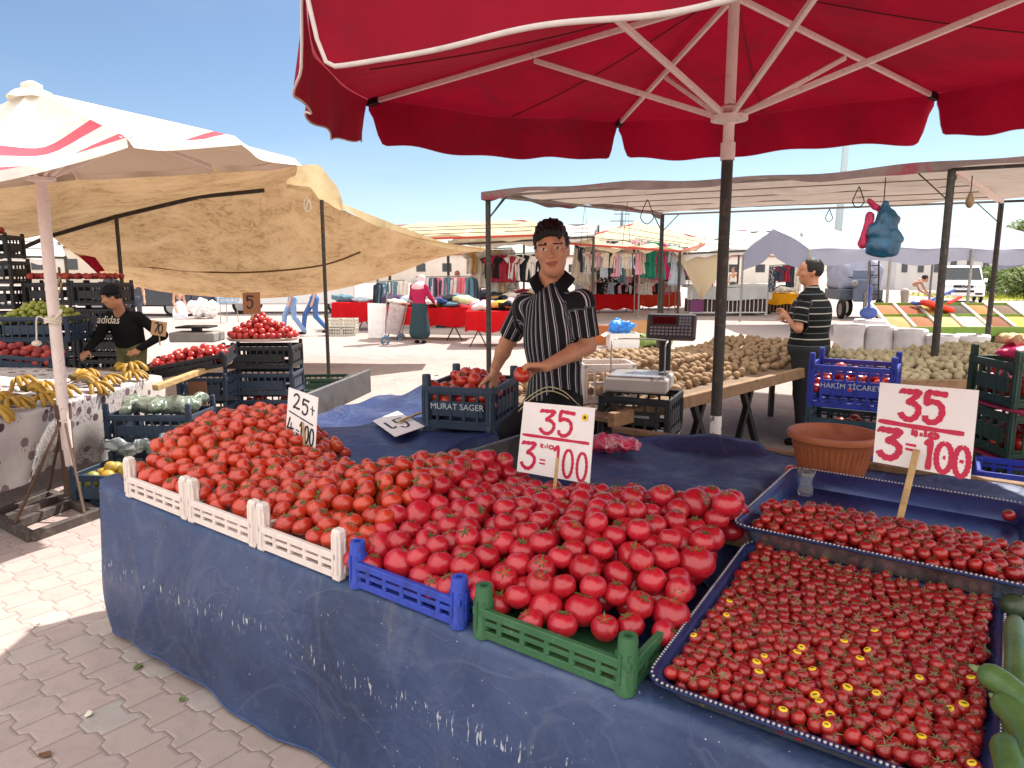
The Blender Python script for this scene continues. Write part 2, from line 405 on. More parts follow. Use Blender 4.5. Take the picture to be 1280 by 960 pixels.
# ground
def ground_mat():
    k=NT('paving'); p=k.pos(); mp=k.n('ShaderNodeMapping'); mp.inputs['Rotation'].default_value=(0,0,math.radians(-52)); k.l(p,mp.inputs[0])
    wob=k.n('ShaderNodeTexNoise'); wob.inputs['Scale'].default_value=2.5; wob.inputs['Detail'].default_value=3; k.l(p,wob.inputs['Vector'])
    va=k.n('ShaderNodeVectorMath',operation='MULTIPLY_ADD'); k.l(wob.outputs['Color'],va.inputs[0]); va.inputs[1].default_value=(.012,.012,0); k.l(mp.outputs[0],va.inputs[2])
    sx=k.n('ShaderNodeSeparateXYZ'); k.l(va.outputs[0],sx.inputs[0]); a,b=sx.outputs[0],sx.outputs[1]
    m=k.math
    tri=m('PINGPONG',b,.09); zig=m('MULTIPLY',m('MINIMUM',m('MAXIMUM',m('MULTIPLY',m('SUBTRACT',tri,.036),2.8),0.),.05),.5)
    sa=m('DIVIDE',m('ADD',a,zig),.15); i=m('FLOOR',sa); fa=m('FRACT',sa)
    sb=m('ADD',m('DIVIDE',b,.18),m('MULTIPLY',m('MODULO',i,2.),.5)); j=m('FLOOR',sb); fb=m('FRACT',sb)
    da=m('MULTIPLY',m('MINIMUM',fa,m('SUBTRACT',1.,fa)),.15); db=m('MULTIPLY',m('MINIMUM',fb,m('SUBTRACT',1.,fb)),.18)
    d=m('MINIMUM',da,db); fine=k.noise(p,60,3,.6); d2=m('ADD',d,m('MULTIPLY',m('SUBTRACT',fine,.5),.004))
    joint=k.maprange(d2,.0008,.0038,1,0)
    cv=k.n('ShaderNodeCombineXYZ'); k.l(i,cv.inputs[0]); k.l(j,cv.inputs[1]); wn=k.n('ShaderNodeTexWhiteNoise'); wn.noise_dimensions='2D'; k.l(cv.outputs[0],wn.inputs['Vector'])
    col=k.ramp(wn.outputs['Value'],[(0,(.37,.275,.262)),(.35,(.44,.33,.31)),(.7,(.40,.31,.295)),(.86,(.40,.35,.335)),(1,(.46,.38,.35))])
    big=k.noise(p,.35,6,.6,.4); col=k.mix(k.maprange(big,.35,.7,0,.75),col,(.46,.385,.335))
    g=k.noise(p,9,8,.7,.5); col=k.mix(k.maprange(g,.46,.74,0,.6),col,(.29,.245,.225)); grit=k.noise(p,220,2,.6); col=k.mix(k.maprange(grit,.3,.7,0,.35),col,(.62,.56,.5),'MULTIPLY')
    near=k.n('ShaderNodeVectorMath',operation='LENGTH'); k.l(p,near.inputs[0])
    jf=m('MULTIPLY',joint,k.maprange(near.outputs['Value'],5,22,.8,.2))
    weed=k.noise(p,3.3,3,.5); jc=k.mix(k.maprange(weed,.6,.68,0,.6),(.17,.13,.105),(.12,.12,.05))
    col=k.mix(jf,col,jc)
    h=m('ADD',m('MULTIPLY',k.maprange(d2,.0,.012,0,1),1.),m('MULTIPLY',g,.35))
    k.bsdf(col,.88,k.bump(h,.55,.006),.25); return k.m
mb=MB(); mb.grid(lambda u,v:((u-.5)*1600,-60+v*1400,0),8,8)
tag(obj('ground',mb,ground_mat()),kind='structure')
# low distant ridge line at the horizon
mb=MB(); hr=random.Random(3)
mb.grid(lambda u,v:((u-.5)*2200,1150+v*60,-2+(1-abs(2*v-1))*(7+5*math.sin(u*23)+3*math.sin(u*61+1))),60,4)
tag(obj('hills',mb,M('hill_scrub',(.20,.22,.2),.95,.1,.05)),kind='structure')
# =================== umbrellas and awnings ===================
def pole_metal(): return M('dark_pole_steel','#3b3733',.55,.2,14,metal=.3,dirt='#6d5b50',dscale=22)
WHITE_PAINT=M('chipped_white_paint','#e2d2ca',.5,.06,10,dirt='#a48f86',dscale=25,dlo=.58,dhi=.72)
DARKSTEEL=pole_metal(); BLACK=M('black_plastic','#171618',.5,.1,20); RUST=M('rusty_steel','#5a4336',.8,.25,20,bump=.2)
ROPE=M('pale_rope','#d8cdbb',.9,.1,40); PALEST=M('pale_steel','#9a9690',.45,.12,14,metal=.4,dirt='#5e554e',dscale=20)
RED_CLOTH=cloth('red_canopy_cloth',(.25,.002,.016),.15,.25,1.3,dirt='#5e1626',dscale=1.7,dlo=.52,dhi=.82,wave=.45,wscale=6)
RED_DUSTY=RED_CLOTH
PIPE=cloth('white_piping','#d9cfca',.2,.1,20)
def umbrella(name,label,base,apex,ribs,mats,valance=.27,pole_r=.027,hub_z=None,group=None,strut_at=.48,notch=True,panel_band=None,base_fn=None,pipe=True,low=None,sag=.05,rng=None,polemat=None):
    b=Vector(base); t=thing(name,label,'umbrella',b,group=group); A=Vector(apex); R=[Vector(r) for r in ribs]; n=len(R); rr=rng or random.Random(5)
    mb=MB(); vb=MB(); pb=MB()
    for i in range(n):
        a,c=R[i],R[(i+1)%n]; L=(c-a).length; nu=max(8,int(L/.07)); mid=(a+c)/2; outw=Vector((mid.x-A.x,mid.y-A.y,0)).normalized()
        ph=rr.random()*6
        def edge(u): return a.lerp(c,u)-outw*((.06*math.sin(PI*u)) if not (isinstance(pipe,list) and i==5) else -.12*max(0,math.sin(PI*u)))*1.0-Vector((0,0,.018*math.sin(PI*u)))
        def surf(u,v):
            p=A.lerp(edge(u),v); p.z-=sag*math.sin(PI*u)*math.sin(PI*min(1,v*.9))+.012*math.sin(u*9+ph)*v*math.sin(PI*u); return p
        if panel_band and i in panel_band:
            for (v0,v1,mi) in panel_band[i]:
                mb.cur=mi; mb.grid(lambda u,v:surf(u,v0+(v1-v0)*v),nu,6)
            mb.cur=0
        else: mb.grid(surf,nu,14)
        def vlen(u):
            d=min(u,1-u)*L
            s=1-(.78*math.exp(-(d/.045)**2.2) if notch else 0)
            return valance*s*(1+(.05*math.sin(u*L*5+ph)+.03*math.sin(u*L*13+ph*2))*(.35 if i==4 else 1))
        def val(u,v):
            p=edge(u); l=vlen(u)*v; return p+outw*(.03*v+.022*v*math.sin(u*L*8+ph))-Vector((0,0,l))
        vb.grid(lambda u,v:val(u,v)+outw*.002,nu*3,5)
        if pipe: pb.tube([val(k/(nu*3),1) for k in range(nu*3+1)],(pipe[i] if isinstance(pipe,(list,tuple)) else .0065),6)
    if low:
        for i in range(n):
            a,c=R[i],R[(i+1)%n]; mid=(a+c)/2; outw=Vector((mid.x-A.x,mid.y-A.y,0)).normalized()
            for uu in(.5,):
                pts=[]
                for q in range(19):
                    v=.06+.93*q/18; e=a.lerp(c,uu)-outw*.06-Vector((0,0,.018)); p=A.lerp(e,v); p.z-=sag*math.sin(PI*uu)*math.sin(PI*min(1,v*.9))+.014; pts.append(p)
                m=MB(); m.tube(pts,.0035,5); obj('seam',m,M('seam_dark_red','#5a0a1a',.8),t,world=True)
    obj('canopy',mb,mats,t,smooth=True,world=True); obj('valance',vb,mats[0] if isinstance(mats,list) else mats,t,smooth=True,world=True)
    if pipe: obj('piping',pb,PIPE,t,smooth=True,world=True)
    hz=hub_z; H_=Vector((b.x+(A.x-b.x)*(hz/A.z),b.y+(A.y-b.y)*(hz/A.z),hz)); pm=polemat or WHITE_PAINT
    for i in range(n):
        e=R[i]-Vector((0,0,.02)); a2=A-Vector((0,0,.06)); m=MB(); m.bar(a2,e,.02,.028,bev=.003); r_=obj('rib',m,WHITE_PAINT,t,world=True)
        d=(e-a2).normalized(); m=MB(); m.bar(e-d*.07,e+d*(.02 if low else -.03),.036 if low else .026,.04 if low else .03,bev=.004); obj('rib_cap',m,BLACK if low else WHITE_PAINT,r_,world=True)
        q=a2.lerp(e,strut_at)-Vector((0,0,.03)); dd=(q-H_).normalized(); m=MB(); m.bar(H_+Vector((dd.x,dd.y,0)).normalized()*.05,q,.02,.026,bev=.003); obj('strut',m,WHITE_PAINT,t,world=True)
    m=MB(); m.lathe([(.045,-.03),(.085,-.02),(.085,0),(.045,.005),(.045,.04),(.03,.05)],H_,20,True); obj('hub',m,WHITE_PAINT,t,smooth=False,angle=40,world=True)
    m=MB(); m.lathe([(.05,-.05),(.06,-.02),(.06,.03),(.02,.05)],A,16,True); obj('finial',m,WHITE_PAINT,t,angle=40,world=True)
    def on(z): return (b.x+(A.x-b.x)*(z-b.z)/(A.z-b.z),b.y+(A.y-b.y)*(z-b.z)/(A.z-b.z),z)
    if low:
        m=MB(); m.tube([on(hz-.16),on(A.z)],pole_r*.93,14); obj('pole',m,WHITE_PAINT,t,angle=40,world=True)
        m=MB(); m.tube([on(.86),on(hz-.14)],pole_r,14); obj('lower_pole',m,DARKSTEEL,t,angle=40,world=True)
        m=MB(); m.tube([on(0.005),on(.88)],pole_r*1.06,14); obj('pole_foot',m,M('flaking_white_paint','#e6e0d8',.6,.05,9,dirt='#4a423c',dscale=18,dlo=.55,dhi=.6),t,angle=40,world=True)
        m=MB(); m.tube([on(hz-.2),on(hz-.12)],pole_r*1.25,14); obj('collar',m,WHITE_PAINT,t,angle=40,world=True)
    else:
        m=MB(); m.tube([on(.0),on(A.z)],pole_r,14); obj('pole',m,pm,t,angle=40,world=True)
    return t
AR=(1.02,3.5,2.90)
red_umb=umbrella('market_umbrella','large red market umbrella with white piping shading the tomato stall',(1.03,3.52,0),AR,
  [at(462,124,4.5),at(773,152,5.3),at(1170,117,4.55),(3.12,1.75,2.5),(1.02,.92,2.38),at(384,-52,1.95)],RED_CLOTH,.27,hub_z=at(903,145,3.5).z,low=True,pipe=[.0016,.0016,.0016,.006,.0062,.0042])
# white striped umbrella over the fruit stall on the left
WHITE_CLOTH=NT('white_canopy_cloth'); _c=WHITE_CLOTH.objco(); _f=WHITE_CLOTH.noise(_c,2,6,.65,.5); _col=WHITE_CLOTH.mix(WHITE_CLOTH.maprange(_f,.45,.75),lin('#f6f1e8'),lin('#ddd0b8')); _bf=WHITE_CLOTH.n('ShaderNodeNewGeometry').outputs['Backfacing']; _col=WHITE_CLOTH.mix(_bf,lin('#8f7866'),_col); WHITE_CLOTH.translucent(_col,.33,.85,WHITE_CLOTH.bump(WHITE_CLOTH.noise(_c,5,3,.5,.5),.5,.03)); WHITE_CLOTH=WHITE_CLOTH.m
STRIPE=cloth('faded_red_stripe','#d4606f',.3,.08,5,wave=.3,wscale=6)
SILVER=cloth('tan_lining','#b19a86',.2,.06,4,wave=.3,wscale=6)
pb_=[(0,.66,0),(.66,.78,1),(.78,.93,0),(.93,1,1)]
UB=Vector((-3.07,4.78,0))
wumb=umbrella('market_umbrella','white market umbrella with faded red stripes over the fruit stall',UB,at(40,112,4.72),
  [at(-60,222,3.55),at(158,172,3.95),at(293,170,4.55),at(368,198,5.35),at(265,206,6.0),at(95,216,6.2),at(-90,232,5.7),at(-230,240,4.5)],
  [WHITE_CLOTH,STRIPE],.055,.036,hub_z=at(45,222,4.73).z,notch=False,pipe=False,strut_at=.42,sag=.07,rng=random.Random(9),
  panel_band={0:pb_,7:pb_,1:[(0,.9,0),(.9,.96,1),(.96,1,0)]})
m=MB()
m.grid(lambda u,v:at(40,112,4.72)+Vector((.15*v*math.cos(6.283*u)*(1+.1*math.sin(19*u)),.15*v*math.sin(6.283*u),.05*(1-v**3)-.03*v+.006*math.sin(31*u)*v-.035)),24,6); obj('top_cap',m,cloth('cream_cap','#efe7d2',.2,.06,12,wave=.6,wscale=30),wumb,smooth=True,world=True)
# iron base frame
g0,g1,g2,g3=gz(-8,652),gz(40,677),gz(122,647),gz(62,622)
m=MB(); up=Vector((0,0,.03))
for a,b in((g0,g1),(g1,g2),(g2,g3),(g3,g0)): m.bar(a+up,b+up,.05,.06,bev=.004)
m.bar((g0+g1)/2*.45+(g0)*.55+up*1.05,(g3+g2)/2*.45+g3*.55+up*1.05,.05,.05); m.bar((g0+g1)/2+up*1.1,(g2+g3)/2+up*1.1,.05,.05)
obj('base_frame',m,M('dusty_black_iron','#4a423e',.8,.2,10,dirt='#7a6a60',dscale=12),wumb,world=True)
for q in (g0*.4+g1*.6,g1*.2+g2*.8,g3):
    m=MB(); m.bar(q+up*2,UB+Vector((0,0,.62)),.014,.014); obj('stay',m,RUST,wumb,world=True)
m=MB(); m.tube([UB+Vector((0,0,0.05)),UB+Vector((0,0,.66))],.043,14); m.tube([UB+Vector((0,0,.6)),UB+Vector((0,0,.7))],.05,14); obj('socket',m,RUST,wumb,angle=40,world=True)
pj_=at(66,400,4.73)
m=MB()
for z in(0,.012,-.014): m.tube([pj_+Vector((.046*math.cos(a),.046*math.sin(a),z+.006*math.sin(3*a))) for a in [2*PI*k/16 for k in range(16)]],.008,6,closed=True)
m.tube(sline([pj_+Vector((.03,-.035,0)),pj_+Vector((.09,-.05,.05)),pj_+Vector((.085,-.04,.07)),pj_+Vector((.04,-.04,.01))]),.006,6)
m.tube(sline([pj_+Vector((-.03,-.035,.01)),pj_+Vector((-.07,-.05,.02)),pj_+Vector((-.085,-.05,-.1)),pj_+Vector((-.09,-.05,-.14))]),.005,6)
m.sphere(pj_+Vector((-.09,-.05,-.15)),(.03,.03,.02),10,6)
tag(obj('rope',m,ROPE,smooth=True),'pale knotted rope tied round the white umbrella pole with a dangling end','rope')

# ---- generic frame awning ----
def awning(name,label,c4,col,sag=.12,poles=(0,1,2,3),pr=.035,hem=.0,hemcol=None,bars=3,sheet_up=.04,group=None,cat='awning',polemat=None,brace=True,overhang=(0,0,0,0),wr=.02,seed=1,pole_z0=0.0,barmat=None,fr=1.3,bw=.02,bmat=None):
    """c4: corners FL,FR,RR,RL (Vectors)"""
    P=[Vector(p) for p in c4]; ctr=(P[0]+P[1]+P[2]+P[3])/4
    t=thing(name,label,cat,(ctr.x,ctr.y,0),group=group); rr=random.Random(seed); ph=[rr.random()*6 for _ in range(6)]
    def bil(u,v): return P[0].lerp(P[1],u).lerp(P[3].lerp(P[2],u),v)
    l,r_,f,bk=overhang
    def sf(u,v):
        U=-l+u*(1+l+r_); V=-f+v*(1+f+bk); p=bil(U,V)
        p.z+=sheet_up-sag*abs(math.sin(PI*U*bars))*math.sin(PI*max(0,min(1,V)))*.5-sag*.5*math.sin(PI*max(0,min(1,U)))*math.sin(PI*max(0,min(1,V)))+wr*math.sin(7*U+11*V+ph[0])+wr*.6*math.sin(23*U-5*V+ph[1])+wr*.5*math.sin(31*V+9*U+ph[2]); return p
    m=MB(); m.grid(sf,40,24); obj('roof_sheet',m,col,t,smooth=True,world=True)
    if hem:
        m=MB(); hm=hemcol or col
        def mk(fn):
            m.grid(lambda u,v:fn(u)+Vector((.006*math.sin(u*50),.006*math.sin(u*37),-hem*v*(.8+.3*math.sin(u*19+ph[3])+.15*math.sin(u*47)))),50,3)
        mk(lambda u:sf(u,0)); mk(lambda u:sf(1,u)); mk(lambda u:sf(0,u))
        obj('hem',m,hm,t,smooth=True,world=True)
    pm=polemat or DARKSTEEL; bm_=barmat or pm
    for i in poles:
        m=MB(); m.tube([(P[i].x,P[i].y,pole_z0),P[i]],pr,10); q=obj('pole',m,pm,t,angle=50,world=True)
        if brace:
            m=MB()
            for j in ((i+1)%4,(i-1)%4):
                d=(P[j]-P[i]).normalized(); m.bar(P[i]-Vector((0,0,.28)),P[i]+d*.28,.012)
            obj('brace',m,pm,q,world=True)
    m=MB()
    for a,b in((0,1),(1,2),(2,3),(3,0)): m.bar(P[a],P[b],pr*fr,pr*fr)
    obj('top_frame',m,bm_,t,world=True)
    for k in range(1,bars+1):
        m=MB(); v=k/(bars+1); m.bar(P[0].lerp(P[3],v),P[1].lerp(P[2],v),bw); obj('batten',m,bmat or M('dark_batten','#4a403a',.7),t,world=True)
    return t
# grey awning above the potato stall
GREY_TARP=cloth('grey_tarp','#a4958a',.3,.08,3,dirt='#85766d',dscale=1.4,dlo=.48,dhi=.75,wave=.4,wscale=7)
HEM=cloth('dusty_brown_hem','#7c6a66',.2,.2,4,dirt='#8e3a48',dscale=1.2,dlo=.55,dhi=.62)
FLc=gz(610,245,2.5); FRc=gz(1190,212,2.5); RLc=gz(828,268,2.5); RRc=gz(1252,252,2.5)
pawn=awning('awning','grey tarpaulin awning on dark poles above the potato stall',[FLc,FRc,RRc,RLc],GREY_TARP,.05,pr=.034,hem=.085,hemcol=HEM,bars=4,overhang=(.0,.35,.03,.0),sheet_up=.045,fr=.8,bw=.011,bmat=M('grey_batten','#7d726b',.7),barmat=M('pale_rail','#8f8782',.6))
m=MB(); m.bar(FRc,RRc,.06,.05); obj('side_rail',m,WHITE_PAINT,pawn,world=True)
m=MB()
fx=(FRc-FLc)
FR2=FRc+fx*.35; RR2=RRc+(RRc-RLc)*.35
for a,b in((FRc,FR2),(RRc,RR2)): m=MB(); m.bar(a,b,.03); obj('extension_rail',m,DARKSTEEL,pawn,world=True)
for p in(FR2,RR2):
    m=MB(); m.tube([(p.x,p.y,0),p],.034,10); obj('pole',m,DARKSTEEL,pawn,angle=50,world=True)
def loopwire(p,l,w,label):
    m=MB(); P=[p,p+Vector((-w*.3,0,-l*.35)),p+Vector((-w*.5,0,-l*.75)),p+Vector((0,.01,-l)),p+Vector((w*.5,0,-l*.75)),p+Vector((w*.3,.01,-l*.35)),p+Vector((.004,.01,0))]
    m.tube(sline(P,6),.006,5); tag(obj('hanging_wire',m,BLACK,smooth=True),label,'wire')
def roofpt(u,v,dz=-.02):
    p=FLc.lerp(FRc,u).lerp(RLc.lerp(RRc,u),v); p.z+=dz; return p
loopwire(roofpt(.28,.30),.30,.16,'black wire loop under the grey awning over the striped shirt vendor')
loopwire(roofpt(.80,.22),.22,.12,'black wire loop hanging beside the blue plastic bags')
loopwire(roofpt(.55,.98),.18,.1,'thin wire loop on the back rail of the grey awning')
for uu,lb in((.075,'pair of long thin cords hanging from the awning left of the vendor head'),(.20,'pair of long thin cords hanging from the awning right of the vendor head')):
    p=roofpt(uu,.35); m=MB(); m.tube([p+Vector((-.05,0,-.55)),p,p+Vector((.05,.02,-.5))],.004,5); tag(obj('hanging_string',m,BLACK),lb,'cord')
p=roofpt(1.03,.03,-.05); m=MB(); m.tube([p,p+Vector((0,0,-.16))],.005,5); tb=obj('light_bulb',m,BLACK); tag(tb,'bare light bulb in a black holder hanging by the awning corner pole','lamp')
m=MB(); m.lathe([(.012,-.15),(.02,-.17),(.035,-.22),(.036,-.25),(.02,-.28),(0,-.29)],p,12); obj('bulb',m,M('dim_glass_bulb','#8c6f4e',.2,.1),tb,smooth=True)
# bunch of blue and pink carrier bags
bp=at(1104,262,7.2)
t=thing('carrier_bags','bunch of blue and pink plastic carrier bags hanging from the grey awning','bags',bp)
sd=SDF(.012,bp+Vector((-.3,-.14,-.62)),bp+Vector((.3,.14,.1)))
from mathutils import noise as MN
def crumple(amp,freq,seed=0,aniso=(1,1,1)):
    def f(V):
        out=V.copy()
        for i,v in enumerate(V):
            p=Vector((v[0]*freq*aniso[0]+seed*7.3,v[1]*freq*aniso[1],v[2]*freq*aniso[2])); q=MN.noise_vector(p)+MN.noise_vector(p*2.3)*.5+MN.noise_vector(p*5.1)*.22
            out[i]=v+np.array(q)*amp
        return out
    return f
def bagshape(sd,o,w,h,k=.05):
    o=Vector(o)
    for i in range(7):
        f=i/6; ww=w*(.5+.5*min(1,f*2.2)); sd.ell(o+Vector((.03*math.sin(i*2),0,-h*f)),(ww,.055+.02*math.sin(i*3),h*.16),k)
bagshape(sd,bp+Vector((.02,-.03,-.05)),.165,.36); sd.cap(bp+Vector((0,-.03,.06)),bp+Vector((.0,-.03,-.1)),.03,.06,.03)
BLUEBAG=M('blue_bag_plastic','#155a7c',.3,.3,7,bump=.15,spec=.6,dirt='#0e4058',dscale=8,dlo=.45,dhi=.6)
PINKBAG=M('pink_bag_plastic','#c2305c',.35,.3,9,bump=.8)
obj('blue_bag',sd.mesh('blue_bag',BLUEBAG,bend=crumple(.014,5,1)),None,t,world=True)
sd=SDF(.012,bp+Vector((-.3,-.1,-.5)),bp+Vector((.3,.16,.16)))
sd.cap(bp+Vector((-.10,.05,-.05)),bp+Vector((-.145,.05,-.33)),.035,.05,.03); sd.cap(bp+Vector((-.05,.03,.02)),bp+Vector((-.13,.03,.09)),.03,.022,.02); sd.cap(bp+Vector((.0,.04,-.02)),bp+Vector((.15,.04,-.10)),.035,.05,.03); sd.cap(bp+Vector((.1,.04,-.04)),bp+Vector((.17,.04,-.2)),.03,.025,.03)
obj('pink_bag',sd.mesh('pink_bag',PINKBAG,bend=crumple(.014,6,2)),None,t,world=True)
m=MB(); m.tube([bp+Vector((0,0,.05)),(bp.x,bp.y,2.5)],.005,5); obj('hook',m,BLACK,t,world=True)

# tan canvas shelter behind the fruit stall
TAN=NT('tan_canvas'); co=TAN.objco(); f=TAN.noise(co,1.1,7,.68,.6); g=TAN.noise(co,6.5,8,.78,.9); h=TAN.noise(co,40,3,.7)
col=TAN.mix(TAN.maprange(f,.3,.7),lin('#a98a63'),lin('#c4a680')); col=TAN.mix(TAN.math('MULTIPLY',TAN.maprange(g,.47,.68,0,.9),TAN.maprange(f,.60,.42,0.2,1)),col,lin('#6e4c2a')); col=TAN.mix(TAN.maprange(h,.5,.8,0,.3),col,lin('#8a6540'))
TAN.translucent(col,.24,.9,TAN.bump(TAN.math('ADD',f,TAN.math('MULTIPLY',h,.15)),.35,.05)); TAN=TAN.m
CREAM=cloth('cream_canvas','#dcc79c',.3,.1,3,dirt='#b39a6c',dscale=2.5,wave=.5,wscale=5)
tt=thing('canvas_shelter','big brown tan canvas shelter sheet on thin poles behind the fruit stall','shelter',(-3.5,10.5,0))
top=[at(60,292,9.6),at(145,268,9.8),at(250,243,10),at(330,226,10),at(365,215,10),at(405,242,10.05),at(440,268,10.6),at(520,296,11.6),at(606,311,12.6)]
bot=[at(120,338,12.6),at(170,358,12.8),at(230,368,12.9),at(310,373,13),at(370,370,13),at(430,360,13.1),at(490,344,13.2),at(550,322,13.3),at(606,313,13.4)]
tp=sline(top,6); bt=sline(bot,6); nn=len(tp)-1
def sh(u,v):
    x=u*nn; i=min(int(x),nn-1); fr=x-i; a=tp[i].lerp(tp[i+1],fr); b=bt[i].lerp(bt[i+1],fr); p=a.lerp(b,v); e=math.sin(PI*v)*math.sin(PI*min(1,u*1.02))
    p.z-=.22*e; p.y+=.05*math.sin(u*30+v*5)*e; p.z+=.02*math.sin(u*17-v*9)*e+.015*math.sin(41*u+13*v)*e; return p
m=MB(); m.grid(sh,72,22); obj('back_sheet',m,TAN,tt,smooth=True,world=True)
rf=[at(-260,300,7.5),at(-60,222,6.4),at(120,196,6.6),at(300,203,7.0),at(372,207,8.2)]
rb=[at(20,300,9.5),at(60,292,9.6),at(145,268,9.8),at(250,243,10),at(365,215,10)]
rf=[Vector((p.x,p.y,max(2.4,min(p.z,2.75)))) for p in rf]
r1=sline(rf,8); r2=sline(rb,8)
def rs(u,v):
    x=u*(len(r1)-1); i=min(int(x),len(r1)-2); fr=x-i; p=r1[i].lerp(r1[i+1],fr).lerp(r2[i].lerp(r2[i+1],fr),v); e=math.sin(PI*v); p.z-=.10*e+.02*math.sin(u*21+v*4)*e; return p
m=MB(); m.grid(rs,50,16); obj('roof_sheet',m,TAN,tt,smooth=True,world=True)
m=MB()
cp=[at(363,208,9.9),at(395,206,9.9),at(420,232,10),at(432,262,10.3)]; cq=[at(358,236,9.95),at(385,240,10),at(405,252,10.02),at(430,264,10.3)]
c1=sline(cp,6); c2=sline(cq,6)
m.grid(lambda u,v:(lambda i,fr:c1[i].lerp(c1[i+1],fr).lerp(c2[i].lerp(c2[i+1],fr),v)+Vector((0,-.06*math.sin(PI*v)*(1+.4*math.sin(u*15)),.012*math.sin(u*20))))(min(int(u*18),17),u*18-min(int(u*18),17)),30,8)
obj('corner_flap',m,CREAM,tt,smooth=True,world=True)
m=MB(); e0=[at(432,262,10.3),at(470,282,11),at(520,300,11.7),at(565,312,12.2),at(604,315,12.7)]; e1=[at(432,256,10.32),at(472,272,11.02),at(522,291,11.72),at(566,306,12.22),at(606,309,12.72)]
s0=sline(e0,6); s1=sline(e1,6); m.grid(lambda u,v:(lambda i,fr:s0[i].lerp(s0[i+1],fr).lerp(s1[i].lerp(s1[i+1],fr),v)+Vector((0,-.06,0.0)))(min(int(u*24),23),u*24-min(int(u*24),23)),30,3); obj('edge_flap',m,CREAM,tt,smooth=True,world=True)
m=MB(); m.tube([at(0,322,9.5),at(60,296,9.6),at(145,271,9.8),at(250,246,10),at(330,238,10)],.028,8); obj('ridge_bar',m,DARKSTEEL,tt,world=True)
m=MB(); m.tube(sline([sh(.02,.6)-Vector((0,.03,0)),sh(.3,.62)-Vector((0,.03,0)),sh(.55,.57)-Vector((0,.03,0)),sh(.72,.42)-Vector((0,.03,0))],6),.016,6); obj('seam_cord',m,M('brown_cord','#6b4a2c',.9),tt,world=True)
for uv,gy,lab in(((402,250),10.0,0),((145,268),9.8,1)):
    a=at(*uv,gy); m=MB(); m.tube([(a.x+.0,a.y,0),a],.026,8); obj('pole',m,DARKSTEEL,tt,angle=50,world=True)
m=MB(); a=at(384,245,9.95); m.tube(sline([a,a+Vector((-.05,0,-.1)),a+Vector((-.02,0,-.2)),a+Vector((.04,0,-.17)),a+Vector((.02,0,-.05)),a+Vector((-.04,0,-.22))],6),.01,6); obj('tie_rope',m,ROPE,tt,smooth=True,world=True)
# dark red side curtain behind
m=MB(); q=[at(62,285,11),at(95,290,11),at(130,338,11.2),at(122,342,11.2)]
m.grid(lambda u,v:q[0].lerp(q[1],u).lerp(q[3].lerp(q[2],u),v)+Vector((0,.05*math.sin(u*9),0)),10,10)
obj('side_curtain',m,cloth('dark_red_curtain','#9c1832',.35,.1,4),tt,smooth=True,world=True)
# =================== reusable goods: crates, trays, fruit, price signs ===================
def crate_body(L,W,H,t=.014,ribs=.075,panel=None,floor=True,low=False):
    m=MB(); rh=.022 if low else .032
    for ax,(a,b) in ((0,(L,W)),(1,(W,L))):
        for sg in((-1,) if (low and ax==0) else (-1,1)):
            def bx(x,z,w,h,dy=0,th=t):
                c=(x,sg*(b/2-t/2)+sg*dy,z) if ax==0 else (sg*(b/2-t/2)+sg*dy,x,z)
                d=(w,th,h) if ax==0 else (th,w,h)
                m.box(c,d,bev=.002)
            e=a-2*t-.002 if ax==1 else a
            bx(0,rh/2,e,rh); bx(0,H-rh/2,e,rh,.002,t+.004)
            n=max(2,int(round(e/ribs)))
            for i in range(n+1):
                x=-e/2+.012+(e-.024)*i/n; bx(x,H/2,.016,H-2*rh+.002,.001)
            if low: bx(0,H*.52,e-.03,.014)
            else:
                p0,p1=panel or (.30,.66); bx(0,H*(p0+p1)/2,e*.72,H*(p1-p0),-.002)
                bx(0,H*.84,e-.03,.014,-.001); bx(0,H*.17,e-.03,.014,-.001)
    if floor:
        m.box((0,0,.006),(L-2*t-.001,W-2*t-.001,.012))
    return m
def crate(name,label,loc,rz,dims,mat,post=.06,post_kind='box',low=False,group=None,letter=None,lettermat=None,lsize=.045,rot=None,cat='crate',letter_side=-1,postmat=None,panel=None):
    L,W,H=dims; t=thing(name,label,cat,loc,rz,group,rot)
    obj('body',crate_body(L,W,H,low=low,panel=panel),mat,t)
    pz=H+post
    for sx in(-1,1):
        for sy in((-1,) if name=='display_crate' else (-1,1)):
            m=MB()
            if post_kind=='round':
                r=.024; x,y=sx*(L/2-r+.004),sy*(W/2-r+.004)
                m.lathe([(r*1.12,-.006),(r*1.12,.02),(r,.025),(r,pz-.012),(r*.92,pz),(r*.45,pz),(r*.42,pz-.02),(0,pz-.02)],(x,y,0),14)
                for k in range(7):
                    a=2*PI*k/7; m.box((x+(r+.001)*math.cos(a),y+(r+.001)*math.sin(a),pz*.4),(.006,.006,pz*.62),Matrix.Rotation(a,3,'Z'))
                obj('corner_post',m,postmat or mat,t,angle=35)
            else:
                w=.036 if post_kind=='box' else .042; x,y=sx*(L/2-w/2+.004),sy*(W/2-w/2+.004)
                m.box((x,y,pz/2-.004),(w,w,pz+.008),bev=.007)
                for k in(-1,1): m.box((x+k*w*.25,y,pz/2),(w*.22,w+.006,pz*.82),bev=.002); m.box((x,y+k*w*.25,pz*.45),(w+.006,w*.22,pz*.7),bev=.002)
                obj('corner_post',m,postmat or mat,t)
    if letter:
        z0=H*.48
        for i,(tx,sc) in enumerate(letter):
            text('lettering',tx,lsize*sc,lettermat,t,(0,letter_side*(W/2+.0015),z0+.012-i*lsize*.95),(PI/2,0,0 if letter_side<0 else PI))
    return t
